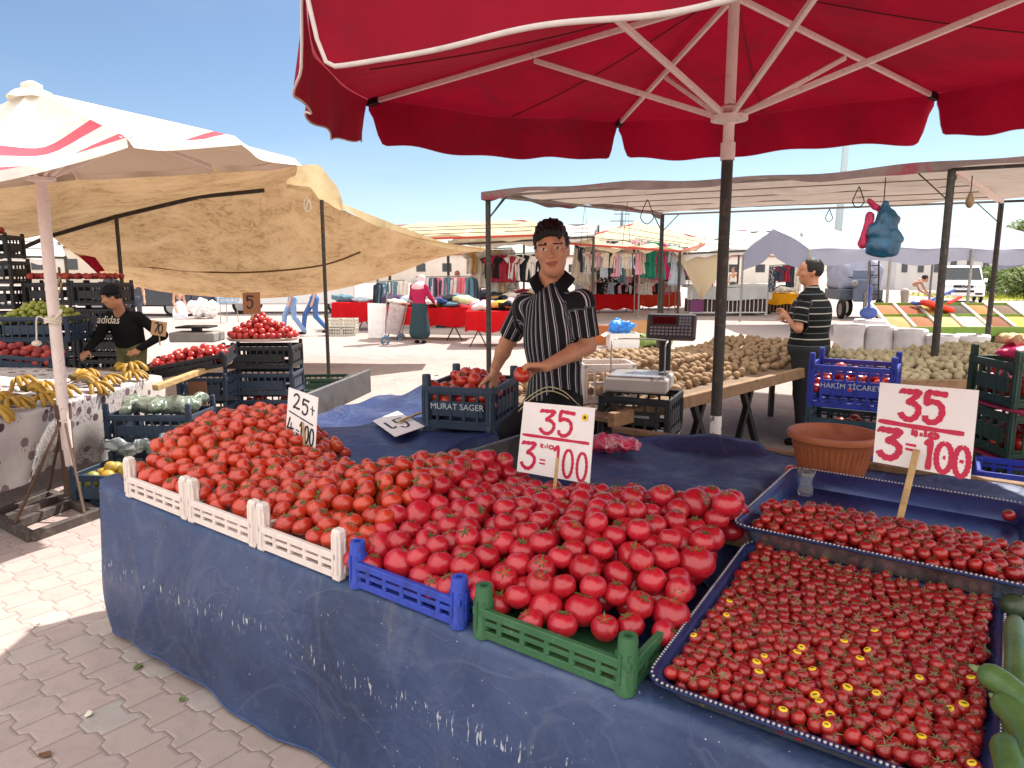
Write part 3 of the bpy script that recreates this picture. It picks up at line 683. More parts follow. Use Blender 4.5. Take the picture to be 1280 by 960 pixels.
def tomato_mesh(name,mat,seed,squash=.82,lobes=5,depth=.05,seg=24,rings=16):
    r=random.Random(seed); m=MB(); ph=r.random()*6; vs=[];am=[r.uniform(.6,1.3) for _ in range(3)]
    m.sphere((0,0,0),1,seg,rings)
    out=[]
    for x,y,z in m.v:
        th=math.atan2(y,x); lat=z
        top=max(0,(z-.25)/.75); bot=max(0,(-z-.6)/.4)
        k=1+depth*am[0]*math.cos(lobes*th+ph)*(.25+.9*top)*math.sqrt(max(0,1-z*z))+.02*am[1]*math.cos(2*th+ph*2)+.015*am[2]*math.cos(3*th)
        zz=z*squash-.13*math.exp(-((1-z)/.10))*squash-.05*math.exp(-((1+z)/.06))
        w=1-.04*max(0,z)
        out.append((x*k*w,y*k*w,zz))
    m.v=out; return m.mesh(name,mat,True)
def calyx_mesh(name,mat,seed,z=.64,n=5,r0=.46,stem=.16):
    r=random.Random(seed); m=MB()
    for i in range(n):
        a=2*PI*i/n+r.uniform(-.2,.2); L=r0*r.uniform(.75,1.2); w=.085*r.uniform(.8,1.2); c,s=math.cos(a),math.sin(a); lift=r.uniform(.0,.22)
        rows=[(0.02,w*.6,.03),(L*.35,w,.07),(L*.7,w*.7,.08+lift*.4),(L,w*.08,.05+lift)]
        vs=[]
        for d,ww,h in rows:
            for q in(-1,0,1): vs.append((c*d-s*ww*q,s*d+c*ww*q,z+h+(.02 if q==0 else 0)))
        fs=[]
        for j in range(3):
            for q in range(2): fs.append((j*3+q,j*3+q+1,j*3+q+4,j*3+q+3))
        m.add(vs,fs)
    m.tube([(0,0,z),(.01,.01,z+stem*.6),(.04,.02,z+stem)],[.045,.035,.04],6)
    return m.mesh(name,mat,True)
def fruit_mat(name,c1,c2,c3,rough=.26,coat=.45,noise=3.,spk=None,sss=.06,scar=False):
    k=NT(name); co=k.objco(); r=k.rnd(); col=k.mix(r,C(c1),C(c2)); r2=k.math('FRACT',k.math('MULTIPLY',r,13.7))
    tc=k.n('ShaderNodeTexCoord'); sp=k.n('ShaderNodeVectorMath',operation='ADD'); cm=k.n('ShaderNodeCombineXYZ'); k.l(k.math('MULTIPLY',r,40),cm.inputs[0]); k.l(co,sp.inputs[0]); k.l(cm.outputs[0],sp.inputs[1])
    f=k.noise(sp.outputs[0],noise,4,.6,.4); col=k.mix(k.math('MULTIPLY',k.maprange(f,.5,.75,0,.75),r2),col,C(c3))
    if spk: col=k.mix(k.maprange(k.noise(sp.outputs[0],spk[1],2,.5),.62,.7,0,spk[2]),col,C(spk[0]))
    if scar:
        sx=k.n('ShaderNodeSeparateXYZ'); k.l(co,sx.inputs[0]); rad=k.math('SQRT',k.math('ADD',k.math('MULTIPLY',sx.outputs[0],sx.outputs[0]),k.math('MULTIPLY',sx.outputs[1],sx.outputs[1])))
        rw=k.math('ADD',rad,k.math('MULTIPLY',k.math('SUBTRACT',k.noise(sp.outputs[0],6,2,.5),.5),.12))
        col=k.mix(k.math('MULTIPLY',k.maprange(rw,.10,.17,1,0),k.math('GREATER_THAN',sx.outputs[2],0.)),col,(.30,.22,.10))
        col=k.mix(k.math('MULTIPLY',k.maprange(rad,.03,.055,1,0),k.math('LESS_THAN',sx.outputs[2],0.)),col,(.22,.13,.06))
        col=k.mix(k.math('MULTIPLY',k.maprange(rad,.15,.5,.35,0),k.math('GREATER_THAN',sx.outputs[2],0.)),col,C(c3))
    k.bsdf(col,k.maprange(f,.3,.7,rough-.05,rough+.12),k.bump(k.noise(sp.outputs[0],9,3,.6),.08,.05),.5,sss=sss,coat=coat); return k.m
RED_T=fruit_mat('tomato_skin_orange_red',(.55,.042,.013),(.40,.017,.009),(.64,.12,.022),scar=True)
PINK_T=fruit_mat('tomato_skin_pink_red',(.50,.012,.028),(.38,.007,.017),(.60,.05,.026),scar=True)
CHERRY_T=fruit_mat('cherry_tomato_skin',(.40,.014,.011),(.25,.007,.009),(.52,.045,.014),rough=.25)
GREEN_STEM=M('tomato_stem_green',(.085,.12,.032),.7,.35,4,rnd=.3); DRY_STEM=M('dry_tomato_stem',(.15,.145,.06),.8,.35,4,rnd=.35)
TM={'red':[tomato_mesh('red_tomato',RED_T,i,.80+.04*(i%3),4+i%3,.03+.02*(i%2)) for i in range(5)],
    'pink':[tomato_mesh('pink_tomato',PINK_T,20+i,.84+.04*(i%3),4+i%3,.025+.025*(i%2)) for i in range(5)],
    'cherry':[tomato_mesh('cherry_tomato',CHERRY_T,40+i,.92,5,.012,14,9) for i in range(4)]}
CAL={'big':[calyx_mesh('calyx',GREEN_STEM,i,.68,5+i%2,.54,.22) for i in range(4)],'cherry':[calyx_mesh('calyx',DRY_STEM,9+i,.82,4+i%3,.72+.08*i,.45) for i in range(4)]}
def pack(sample,floor,top,rad,K=36,nmax=900,patience=25,rng=None,init=None,fh=.93,fv=.86,tol=0.):
    """drop spheres one by one into the lowest free pocket until the heap reaches its outline"""
    g=rng or np.random.default_rng(3); P=np.zeros((0,4)) if init is None else init; fails=0
    while len(P)<nmax and fails<patience:
        r=rad(g); best=None
        for _ in range(K):
            x,y=sample(g); fl=floor(x,y)+r*.88; z=fl
            if len(P):
                d2=(P[:,0]-x)**2+(P[:,1]-y)**2; R=(P[:,3]+r)*fh; mk=d2<R*R
                if mk.any(): z=max(z,(P[mk,2]+np.sqrt(R[mk]**2-d2[mk])*fv).max())
            ex=z+r*.9-top(x,y)
            if best is None or ex<best[0]: best=(ex,x,y,z)
        if best[0]>tol: fails+=1; continue
        fails=0; P=np.vstack([P,[best[1],best[2],best[3],r]])
    return P
def rand_rot(g,tilt): 
    a=g.uniform(0,2*PI); b=abs(g.normal(0,tilt)) if g.uniform()>.10 else g.uniform(1.2,2.9); return (Matrix.Rotation(a,3,'Z')@Matrix.Rotation(b,3,'X')@Matrix.Rotation(g.uniform(0,6.28),3,'Z'))
def place_fruit(kind,meshes,cals,P,tilt,label,cat,group,nind,score,stuffname,stufflabel,g,calscale=1.,cal_p=.93,sticker=None):
    order=np.argsort([-score(p) for p in P]); made=[]
    SM=MB(); cm=MB()
    for rank,i in enumerate(order):
        x,y,z,r=P[i]; R=rand_rot(g,tilt); me=meshes[int(g.integers(len(meshes)))]
        if rank<nind:
            o=bpy.data.objects.new(kind,me); COL.objects.link(o); o.location=(x,y,z); o.rotation_euler=R.to_euler(); o.scale=(r,r,r); tag(o,label(x,y,z) if callable(label) else label,cat,group)
            if cals and g.uniform()<cal_p:
                c=bpy.data.objects.new('calyx',cals[int(g.integers(len(cals)))]); COL.objects.link(c); c.parent=o
            made.append(o)
        else:
            R2=R*r; SM.add([tuple(R2@v.co+Vector((x,y,z))) for v in me.vertices],[tuple(p.vertices) for p in me.polygons])
            if cals and g.uniform()<cal_p:
                c=cals[int(g.integers(len(cals)))]; cm.add([tuple(R2@v.co+Vector((x,y,z))) for v in c.vertices],[tuple(p.vertices) for p in c.polygons])
    if SM.v:
        SM.mi=[0]*len(SM.f); nf=len(SM.f); SM.add(cm.v,cm.f); SM.mi=[0]*nf+[1]*len(cm.f)
        mats=[meshes[0].materials[0]]+([cals[0].materials[0]] if cals else [])
        tag(obj(stuffname,SM,mats,smooth=True),stufflabel,cat,None,'stuff')
    return made
# ---- price signs ----
def ribbon(m,pts,w,mapf,n=6):
    p=sline([(a,b,0) for a,b in pts],n) if len(pts)>2 else [Vector((a,b,0)) for a,b in pts]
    L=[];R=[]
    for i,q in enumerate(p):
        d=(p[min(i+1,len(p)-1)]-p[max(i-1,0)])
        W=mapf(q.x,q.y); d3=mapf(q.x+d.x*.01,q.y+d.y*.01)-W; nn=mapf.n
        sd=nn.cross(d3); sd=sd.normalized() if sd.length>1e-9 else Vector((0,0,1))
        ww=w*(.85+.3*abs(math.sin(i*.7)))*.5
        if i in(0,len(p)-1): ww*=.8
        L.append(W+sd*ww); R.append(W-sd*ww)
    m.add(L+R,[(i,i+1,len(p)+i+1,len(p)+i) for i in range(len(p)-1)])
CARD=M('white_price_card','#e9e2de',.6,.04,8,dirt='#cfc3bc',dscale=6,dlo=.6,dhi=.8)
def stick_mat(): return M('rough_wood','#b99a6b',.8,.25,18,dirt='#7d623e',dscale=30)
def sign(name,label,TL,TR,BR,BL,strokes,ink,stick=None,stickw=.018,card=None,group=None,wd=.012,dots=(),curl=.0):
    TL,TR,BR,BL=map(Vector,(TL,TR,BR,BL)); nrm=(TR-TL).cross(TL-BL).normalized()
    if nrm.dot(Vector((0,0,CH))-TL)<0: nrm=-nrm
    t=thing(name,label,'price sign',BL.lerp(BR,.5),group=group)
    class F:
        n=nrm
        def __call__(s,u,v): return BL.lerp(BR,u).lerp(TL.lerp(TR,u),v)+nrm*(.0025+curl*math.sin(PI*u)*v)
    f=F(); m=MB()
    m.grid(lambda u,v:f(u,v)-nrm*.0015,10,10,thick=.003)
    obj('card',m,card or CARD,t,smooth=False,world=True)
    m=MB()
    for s_ in strokes: ribbon(m,s_[0],wd*(s_[1] if len(s_)>1 else 1),f)
    obj('lettering',m,ink,t,world=True)
    for (u,v,r,mat) in dots:
        m=MB(); q=f(u,v)+nrm*.001; e1=(TR-TL).normalized(); e2=nrm.cross(e1); m.poly([q+e1*(r*math.cos(a))+e2*(r*math.sin(a)) for a in [2*PI*k/16 for k in range(16)]],.001,nrm)
        st=obj('sticker',m,mat,t,world=True)
    if stick:
        a,b=stick; m=MB(); m.bar(a,b,stickw,stickw*.55,up=nrm,bev=.002); obj('stick',m,stick_mat(),t,world=True)
    return t
def ell(cx,cy,rx,ry,n=14): return [(cx+rx*math.sin(2*PI*k/n),cy+ry*math.cos(2*PI*k/n)) for k in range(n+1)]
D3=[(.04,.88),(.06,.96),(.5,.96),(.92,.97),(.86,.86),(.42,.60),(.62,.60),(.95,.46),(.96,.25),(.72,.06),(.40,.03),(.12,.13),(.02,.24)]
D5=[(1.15,.93),(.65,.95),(.18,.97),(.14,.93),(.12,.62),(.40,.68),(.80,.60),(.93,.36),(.78,.12),(.45,.01),(.15,.08),(.10,.22)]
D2=[(.05,.78),(.2,.95),(.5,1),(.75,.88),(.72,.65),(.4,.32),(.05,.05),(.3,.08),(.6,.04),(.95,.06)]
D4=[(.35,1),(.15,.55),(.02,.35),(.3,.36),(.95,.40)]; D4b=[(.55,.72),(.52,0)]
D1=[(.1,.72),(.55,1),(.55,.5),(.54,0)]
def put(d,x,y,w,h): return [(x+a*w,y+b*h) for a,b in d]
PINKINK=M('magenta_marker','#c01040',.5,.12,30); DARKINK=M('dark_grey_marker','#2b2730',.6,.1,30); BROWNINK=M('black_marker','#211a18',.6,.1,30)
YSTICK=M('yellow_sticker','#e6bf1f',.4,.08,20); 
def kilo(x,y,w,h,k=.7): return [(put([(0,1),(.02,0)],x,y,w*.22,h),k),(put([(1,.7),(.1,.35),(1,0)],x,y,w*.2,h),k),(put([(.0,.6),(.0,0)],x+w*.34,y,w*.1,h),k),(put([(0,1),(0,0)],x+w*.5,y,w*.1,h),k),(ell(x+w*.82,y+h*.35,w*.16,h*.35,8),k)]
def SNP(u,v,n):
    r=ray(u,v); t=(SN.dot(SO)+n)/(SN.x*r.x+SN.y*r.y); return Vector((r.x*t,r.y*t,CH+r.z*t))
def SNZ(u,v,z):
    p=gz(u,v,z); q=Vector((p.x,p.y))-SO; return q.dot(SD),q.dot(SN)
# =================== the tomato stall ===================
def tarp_mat(name,base,worn,fleck=True,seamdir=None):
    k=NT(name); p=k.objco(); f=k.noise(p,2.2,7,.68,.5); g=k.noise(p,11,6,.7,.4); col=k.mix(k.maprange(f,.32,.72),C(base),C(worn))
    col=k.mix(k.maprange(g,.55,.8,0,.3),col,(.085,.09,.12)); col=k.mix(k.maprange(k.noise(p,1.3,5,.6,.9),.48,.68,0,.6),col,(.022,.035,.075))
    vs=k.objco((5,5,.6)); col=k.mix(k.maprange(k.noise(vs,1.5,5,.7,.3),.6,.78,0,.55),col,(.16,.17,.20))
    if fleck:
        fl=k.noise(k.objco((105,105,20)),1,2,.5); band=k.noise(k.objco((1,1,.2)),1.6,3,.6)
        pz=k.n('ShaderNodeSeparateXYZ'); k.l(p,pz.inputs[0])
        sline_=k.math('SUBTRACT',pz.outputs[2],k.math('ADD',.375,k.math('MULTIPLY',k.math('SUBTRACT',k.noise(k.objco((1,1,0)),1.6,2,.5),.5),.12)))
        bandm=k.maprange(k.math('ABSOLUTE',sline_),.018,.045,1,0)
        col=k.mix(k.math('MULTIPLY',k.maprange(fl,.63,.66),bandm),col,(.42,.43,.45))
        col=k.mix(k.maprange(k.noise(p,75,2,.6),.735,.76,0,.8),col,(.55,.55,.55))
    rg=k.math('ABSOLUTE',k.math('SUBTRACT',k.noise(p,1.7,3,.55,1.2),.5)); crease=k.maprange(rg,0,.022,1,0); rg2=k.math('ABSOLUTE',k.math('SUBTRACT',k.noise(p,3.9,3,.5,.8),.5)); crease2=k.maprange(rg2,0,.016,1,0)
    col=k.mix(k.math('MULTIPLY',crease,.08),col,(.26,.28,.33)); col=k.mix(k.math('MULTIPLY',crease2,.05),col,(.24,.25,.29))
    col=k.mix(k.maprange(k.noise(k.objco((2,2,.8)),2.1,7,.75,.3),.58,.74,0,.5),col,(.14,.13,.14))
    h=k.math('ADD',k.math('ADD',k.noise(p,2.5,4,.55,.7),k.math('MULTIPLY',crease,.04)),k.math('ADD',k.math('MULTIPLY',crease2,.02),k.math('MULTIPLY',k.noise(p,18,4,.6),.12)))
    k.bsdf(col,k.maprange(g,.3,.7,.38,.6),k.bump(h,.5,.06),.4); return k.m
TARP=tarp_mat('worn_blue_tarp',(.024,.046,.120),(.056,.086,.180)); TARP_TOP=tarp_mat('blue_tarp_top',(.012,.026,.10),(.028,.05,.16),False)
SEND=3.95
def leftlim(n): return .06-.22*max(0,n-.3)
stall=thing('market_stall','long low wooden market stall under the red umbrella carrying the tomatoes','stall',S(1.9,.8,0),SANG)
# carcass: boards, legs, planks
m=MB(); m.grid(lambda u,v:S(.12+(SEND-.12)*u,.01+.9*v,zt(.12+(SEND-.12)*u)-.014+.03*v),10,4,thick=.02); obj('front_board',m,TARP_TOP,stall,world=True)
m=MB(); m.grid(lambda u,v:S(leftlim(.9+1.35*v)+(1.02-leftlim(.9+1.35*v))*u,.9+1.35*v,.72),4,4,thick=.02); obj('left_board',m,stick_mat(),stall,world=True)
m=MB(); m.grid(lambda u,v:S(1.47+(SEND-1.47)*u,.9+1.1*v,.70),4,4,thick=.02); obj('right_board',m,stick_mat(),stall,world=True)
for s,n in((.2,.12),(1.2,.12),(2.2,.12),(3.3,.12),(.1,1.9),(.95,1.9),(1.55,1.85),(2.6,1.85),(3.6,1.85)):
    m=MB(); q=S(s,n); m.box((q.x,q.y,.33),(.05,.05,.62)); obj('leg',m,RUST,stall,world=True)
PLANK=M('galvanised_plank','#6f6c6b',.5,.2,12,metal=.35,dirt='#4b4746',dscale=7)
m=MB(); m.bar(S(1.44,.80,.79),S(1.43,1.62,.775),.025,.16,bev=.003); obj('side_plank',m,PLANK,stall,world=True)
m=MB(); m.bar(S(-.12,1.2,.79),S(-.60,2.25,.80),.025,.17,bev=.003); obj('side_plank',m,PLANK,stall,world=True)
m=MB(); m.bar(S(1.5,2.03,.735),S(SEND,2.0,.735),.05,.05,bev=.004); obj('back_plank',m,M('old_plank','#8d6f52',.8,.2,14,dirt='#56412e',dscale=20),stall,world=True)
# front drape
rd=random.Random(4)
def drape(u,v):
    s=.02+(SEND-.02)*u; z0=zt(s)+.004
    n=-.012; k=v
    if v<.1: q=v/.1; n=.07-.085*q; z=z0-.012*(q**3)
    else:
        q=(v-.1)/.9; z=z0-.012-(z0-.03)*q
        n=-.015-.02*math.sin(PI*q)-.015*q+(.012*math.sin(s*4.1+.8)+.009*math.sin(s*9.7)+.006*math.sin(s*21+q*3))*q*q+.014*math.sin(s*3+q*6)*q
        z+=.02*q*math.sin(s*3.3)*(1 if q>.5 else 0)
    if v>.1:
        for (s0,k0,w0,am) in((.35,.25,.02,.010),(.8,-.5,.018,.009),(1.45,.35,.025,.011),(1.9,-.2,.016,.008),(2.45,.5,.02,.009),(2.9,-.4,.02,.008)):
            dd=(s-s0-k0*q)/w0; n-=am*math.exp(-dd*dd)*min(1,q*3)*(1-.4*q)
    e=math.exp(-((s-.02)/.07)**2)     # rounded left corner
    n+=.05*e; s2=s-.0*e
    return S(s2,n,max(.012,z))
def side(u,v):
    n=.04+1.9*u; s=leftlim(n)-.01; z0=zt(.05)+.0
    if v<.1: q=v/.1; s+=.07*(1-q); z=z0-.012*q**3
    else:
        q=(v-.1)/.9; z=z0-.012-(z0-.03)*q; s-=.015*math.sin(PI*q)+(.025*math.sin(n*7+1)+.012*math.sin(n*15))*q*q
    return S(s,n,max(.012,z))
m=MB(); m.grid(drape,320,30); m.grid(side,60,18)
frontcloth=tag(obj('tarpaulin',m,TARP,smooth=True),'worn dark blue tarpaulin draped down the front of the tomato stall','tarpaulin')
m=MB(); m.tube([drape(k/200,1)+Vector((0,0,.006)) for k in range(201)],.005,6); obj('hem',m,M('hem_blue','#3d4d74',.7,.3,12),frontcloth,smooth=True)
# top sheets
def topL(u,v):
    n=.66+1.66*v; a=leftlim(n)+.02; s=a+(1.06-a)*u; z=.745
    z+=.012*math.sin(s*9+n*3)+.008*math.sin(n*17+s*4); 
    if v>.93: z-=(v-.93)*.8
    if u>.97: z-=(u-.97)*3
    z+=.10*math.exp(-((s-.0)/.16)**2-((n-2.25)/.22)**2)+.07*math.exp(-((s-.35)/.2)**2-((n-2.28)/.18)**2)
    return S(s,n,z)
def topR(u,v):
    n=.62+1.45*v; s=1.47+(SEND-1.47)*u; z=.728+.012*math.sin(s*7+n*2)+.006*math.sin(n*19+s*3)+.004*math.sin(s*25-n*9)
    if v>.9: z+=.07*math.exp(-((v-.95)/.05)**2)*(.5+.5*math.sin(s*6.+1.9))*(1 if s<2.3 else .3)
    if v>.96: z-=(v-.96)*1.4
    if u<.02: z-=(.02-u)*2
    if s>2.45 and n<1.6: z-=.13*min(1,(s-2.45)/.1)*min(1,(1.6-n)/.1)
    return S(s,n,z)
for fn,lb in((topL,'blue tarpaulin covering the table left of the vendor under the dark crate'),(topR,'blue tarpaulin covering the table right of the vendor behind the pink tomatoes')):
    m=MB(); m.grid(fn,70,46); tag(obj('tarpaulin',m,TARP_TOP,smooth=True),lb,'tarpaulin')
# --- display crates along the front ---
WHITEP=M('white_crate_plastic','#dcd0c8',.45,.05,9,dirt='#bfa89c',dscale=14,dlo=.55,dhi=.8)
BLUEP=M('blue_crate_plastic','#2c44a8',.4,.12,9,dirt='#1d2c66',dscale=12); GREENP=M('green_crate_plastic','#33603e',.45,.15,9,dirt='#6f8f72',dscale=14,dlo=.6,dhi=.8)
NAVYP=M('navy_crate_plastic','#2b3a4c',.45,.15,9,dirt='#55616c',dscale=16,dlo=.6,dhi=.8); DARKP=M('charcoal_crate_plastic','#1f2227',.5,.15,9,dirt='#3c3f44',dscale=14,dlo=.55,dhi=.8)
DGREENP=M('dark_green_crate_plastic','#1f3d30',.45,.15,9,dirt='#3f5b4c',dscale=14,dlo=.6,dhi=.8); TEALP=M('dark_teal_crate_plastic','#22424c',.45,.15,9)
tilt=-.034
def frontcrate(s0,s1,mat,kind,label,grp=None,letter=None,lm=None):
    sc=(s0+s1)/2; p=S(sc,.085,zt(sc)+.004)
    return crate('display_crate',label,p,0,(s1-s0-.008,.20,.082),mat,.056 if kind!='box' else .078,kind,True,grp,letter,lm,.028,rot=Euler((0,-tilt,SANG)))
frontcrate(.335,.765,WHITEP,'box','white low crate at the sunlit left end of the tomato stall front','white crates along the stall front')
frontcrate(.775,1.175,WHITEP,'box','white low crate in the middle of the three white crates of the stall front','white crates along the stall front')
frontcrate(1.185,1.59,WHITEP,'box','white low crate next to the blue crate on the stall front','white crates along the stall front')
LBLUE=M('pale_blue_lettering','#7f8fd0',.5)
frontcrate(1.625,2.065,BLUEP,'round','blue low crate of pink tomatoes between the white and green crates')
frontcrate(2.10,2.565,GREENP,'round','green low crate of pink tomatoes beside the lower cherry tomato tray')
# --- heaps ---
RS=[-.3,-.1,0,.1,.2,.37,.65,.85,1.08,1.26,1.5,1.62,1.67,1.95,2.2,2.6,2.8]; RZ=[.68,.70,.80,.90,.955,.965,.86,.785,.785,.86,.91,.90,.83,.84,.88,.93,.93]
def htop(s,n):
    zf=zt(s)+.118; zr=interp(s,RS,RZ); 
    if n<.7:
        q=max(0,n-.02)/.68; z=zf+(zr-zf)*q+.055*math.sin(PI*q)
        if s>2.25: z-=(s-2.25)*.42*(1-.75*n)
        if s<.3: z=min(z, .80+ (s-.0)*.9 + .1*n)
        return z
    e=.22 if s<1.2 else .3
    return zr-(n-.7)**2*(4.2 if s<1.2 else 1.6)
def hfloor(s,n): return max(zt(s)+.035, htop(s,n)-.17) if n<.9 else max(.735,htop(s,n)-.14)
def fl(x,y):
    q=Vector((x,y))-SO; return hfloor(q.dot(SD),q.dot(SN))
def tp_(x,y):
    q=Vector((x,y))-SO; return htop(q.dot(SD),q.dot(SN))
def samp(sl,su,nl,nu,cond=None):
    def f(g):
        for _ in range(30):
            s=g.uniform(sl,su); n=g.uniform(nl,nu)
            if cond is None or cond(s,n): break
        p=S(s,n); return p.x,p.y
    return f
g=np.random.default_rng(21)
bnd=lambda n:1.60-.10*max(0,n-.2)
def rightlim(n): return 2.555-.03*n
PR=pack(samp(-.02,1.62,.05,.86,lambda s,n:s<bnd(n) and s>.33-.55*max(0,n-.05) and (n<.74 or s<.75 or s>1.05) and not(n>.66 and .7<s<1.1)),fl,tp_,lambda g:g.choice([g.uniform(.033,.041),g.uniform(.038,.049)]),150,640,80,g)
PP=pack(samp(1.5,2.55,.05,.88,lambda s,n:s>bnd(n)+.035 and s<rightlim(n)),fl,tp_,lambda g:g.choice([g.uniform(.036,.046),g.uniform(.044,.058)]),150,460,80,g)
tomf=lambda g:g.uniform(.033,.040)
PR=pack(samp(-.02,1.62,.03,.87,lambda s,n:s<bnd(n)+.02 and s>.33-.55*max(0,n-.05) and (n<.74 or s<.75 or s>1.05) and not(n>.66 and .7<s<1.1)),fl,tp_,tomf,220,760,60,g,PR,.86,.8,.012)
PP=pack(samp(1.5,2.57,.025,.90,lambda s,n:s>bnd(n)+.01 and s<rightlim(n)+.02),fl,tp_,lambda g:g.uniform(.036,.044),220,520,60,g,PP,.86,.8,.015)
def sc_t(p): return (p[2]-tp_(p[0],p[1]))*3.0-.35*math.hypot(p[0],p[1])
nred,npink=len(PR),len(PP)
allsc=sorted([(sc_t(p),0) for p in PR]+[(sc_t(p),1) for p in PP],reverse=True)[:304]
kr=sum(1 for a in allsc if a[1]==0); kp=len(allsc)-kr
place_fruit('red_tomato',TM['red'],CAL['big'],PR,.55,'ripe orange red tomato in the heap behind the white crates','tomato','red tomatoes heaped on the stall',kr,sc_t,'red_tomatoes','red tomatoes deeper in the heap',g)
place_fruit('pink_tomato',TM['pink'],CAL['big'],PP,.5,'large pinkish red tomato in the heap behind the blue and green crates','tomato','pink tomatoes heaped on the stall',kp,sc_t,'pink_tomatoes','pink tomatoes deeper in the heap',g)
print('tomatoes',nred,npink,kr,kp)
# --- cherry tomato trays ---
STEEL=M('tray_steel','#a9a9ad',.3,.1,8,metal=.85,dirt='#6e6e74',dscale=9); TRAYBLUE=M('blue_tray_lining','#2c3c70',.3,.15,6,metal=.35,spec=.6,dirt='#18244f',dscale=5)
def tray(name,label,s0,s1,n0,n1,z0,z1,h=.05,zb=None):
    P=[S(s0,n0,z0),S(s1,n0,z0-.01),S(s1,n1,z1-.01),S(s0,n1,z1)]; t=thing(name,label,'tray',S((s0+s1)/2,(n0+n1)/2,(z0+z1)/2-h),SANG)
    def ring(off,dz):
        out=[]; w=s1-s0; d=n1-n0; r=.05; 
        for (cx,cy,a0) in((off+r,off+r,PI),(w-off-r,off+r,1.5*PI),(w-off-r,d-off-r,0),(off+r,d-off-r,.5*PI)):
            for k in range(6):
                a=a0+.5*PI*k/5; x=cx+r*math.cos(a); y=cy+r*math.sin(a); u,v=x/w,y/d
                p=P[0].lerp(P[1],u).lerp(P[3].lerp(P[2],u),v); out.append(p+Vector((0,0,dz)))
        return out
    rings=[ring(.0,-.004),ring(.0,.0),ring(.012,.002),ring(.022,-.004),ring(.045,-h),]; n=24
    m=MB(); vs=[p for r in rings for p in r]; fs=[(i*n+k,i*n+(k+1)%n,(i+1)*n+(k+1)%n,(i+1)*n+k) for i in range(len(rings)-1) for k in range(n)]; fs.append(tuple((len(rings)-1)*n+k for k in range(n)))
    m.add(vs,fs); obj('inside',m,TRAYBLUE,t,angle=40,world=True)
    rings=[ring(.001,-.006),ring(.018,-.012),ring(.042,-h-.003)]; m=MB(); vs=[p for r in rings for p in r]; fs=[(i*n+k,(i+1)*n+k,(i+1)*n+(k+1)%n,i*n+(k+1)%n) for i in range(2) for k in range(n)]; fs.append(tuple(2*n+k for k in range(n))[::-1]); m.add(vs,fs); obj('outside',m,STEEL,t,angle=40,world=True)
    R=ring(.004,.003); m=MB()
    for i in range(n):
        a,b=R[i],R[(i+1)%n]; L=(b-a).length; k=max(1,int(L/.011))
        for j in range(k):
            m.sphere(a.lerp(b,(j+.5)/k),(.0048,.0048,.0045),6,4)
    obj('beaded_rim',m,STEEL,t,smooth=True,world=True)
    return lambda u,v:P[0].lerp(P[1],u).lerp(P[3].lerp(P[2],u),v)
trL=tray('display_tray','large lower steel tray lined in blue and packed with small cherry tomatoes',2.585,3.27,.0,.80,.672,.752,.045)
trU=tray('display_tray','upper steel tray with cherry tomatoes and a price sign leaning on the lower tray',2.545,3.345,.73,1.53,.815,.815,.06)
m=MB(); m.box(tuple(S(2.95,1.15,.715)),(.7,.5,.06),Matrix.Rotation(SANG,3,'Z')); obj('tray_rest',m,stick_mat(),stall,world=True)
def plane(f,s0,s1,n0,n1,dz):
    def q(x,y):
        p=Vector((x,y))-SO; return f((p.dot(SD)-s0)/(s1-s0),(p.dot(SN)-n0)/(n1-n0)).z+dz
    return q
gl=np.random.default_rng(5)
PL=pack(samp(2.635,3.225,.045,.76),plane(trL,2.585,3.27,0,.8,-.043),plane(trL,2.585,3.27,0,.8,.016),lambda g:g.uniform(.0160,.0205),120,640,50,gl)
PL=pack(samp(2.635,3.225,.045,.76),plane(trL,2.585,3.27,0,.8,-.043),plane(trL,2.585,3.27,0,.8,.016),lambda g:g.uniform(.0150,.0185),200,900,60,gl,PL,.84,.8,.006)
topU0=plane(trU,2.545,3.345,.73,1.53,0)
def topU(x,y):
    p=Vector((x,y))-SO; s,n=p.dot(SD),p.dot(SN); q=(n-.78)/.5
    return topU0(x,y)-.03+.075*math.sin(PI*min(1,max(0,q*.9+.25)))
PU=pack(samp(2.61,3.29,.79,1.25,lambda s,n:n<1.12+.1*math.sin(s*9)+.06*math.sin(s*23)),plane(trU,2.545,3.345,.73,1.53,-.055),topU,lambda g:g.uniform(.0165,.022),110,560,50,gl)
PU=np.vstack([PU,[*S(3.27,1.43,.785),.021],[*S(2.62,1.12,.785),.018]])
fl_c=plane(trL,2.585,3.27,0,.8,-.043)
allc=sorted([(p[2]-fl_c(p[0],p[1]))*2.2-.45*math.hypot(p[0],p[1]) for p in PL],reverse=True)
def sc_l(p): return (p[2]-fl_c(p[0],p[1]))*6-.25*math.hypot(p[0],p[1])
def sc_u(p): return (p[2]-topU(p[0],p[1]))*6-.25*math.hypot(p[0],p[1])
nU=90; nL=214
LC=place_fruit('cherry_tomato',TM['cherry'],CAL['cherry'],PL,.5,'small cherry tomato packed in the lower blue lined tray','tomato','cherry tomatoes in the lower tray',nL,sc_l,'cherry_tomatoes','small cherry tomatoes filling the rest of the lower tray',gl)
place_fruit('cherry_tomato',TM['cherry'],CAL['cherry'],PU,.7,'small cherry tomato heaped in the upper steel tray','tomato','cherry tomatoes in the upper tray',nU,sc_u,'cherry_tomatoes','small cherry tomatoes filling the rest of the upper tray',gl)
print('cherry',len(PL),len(PU))
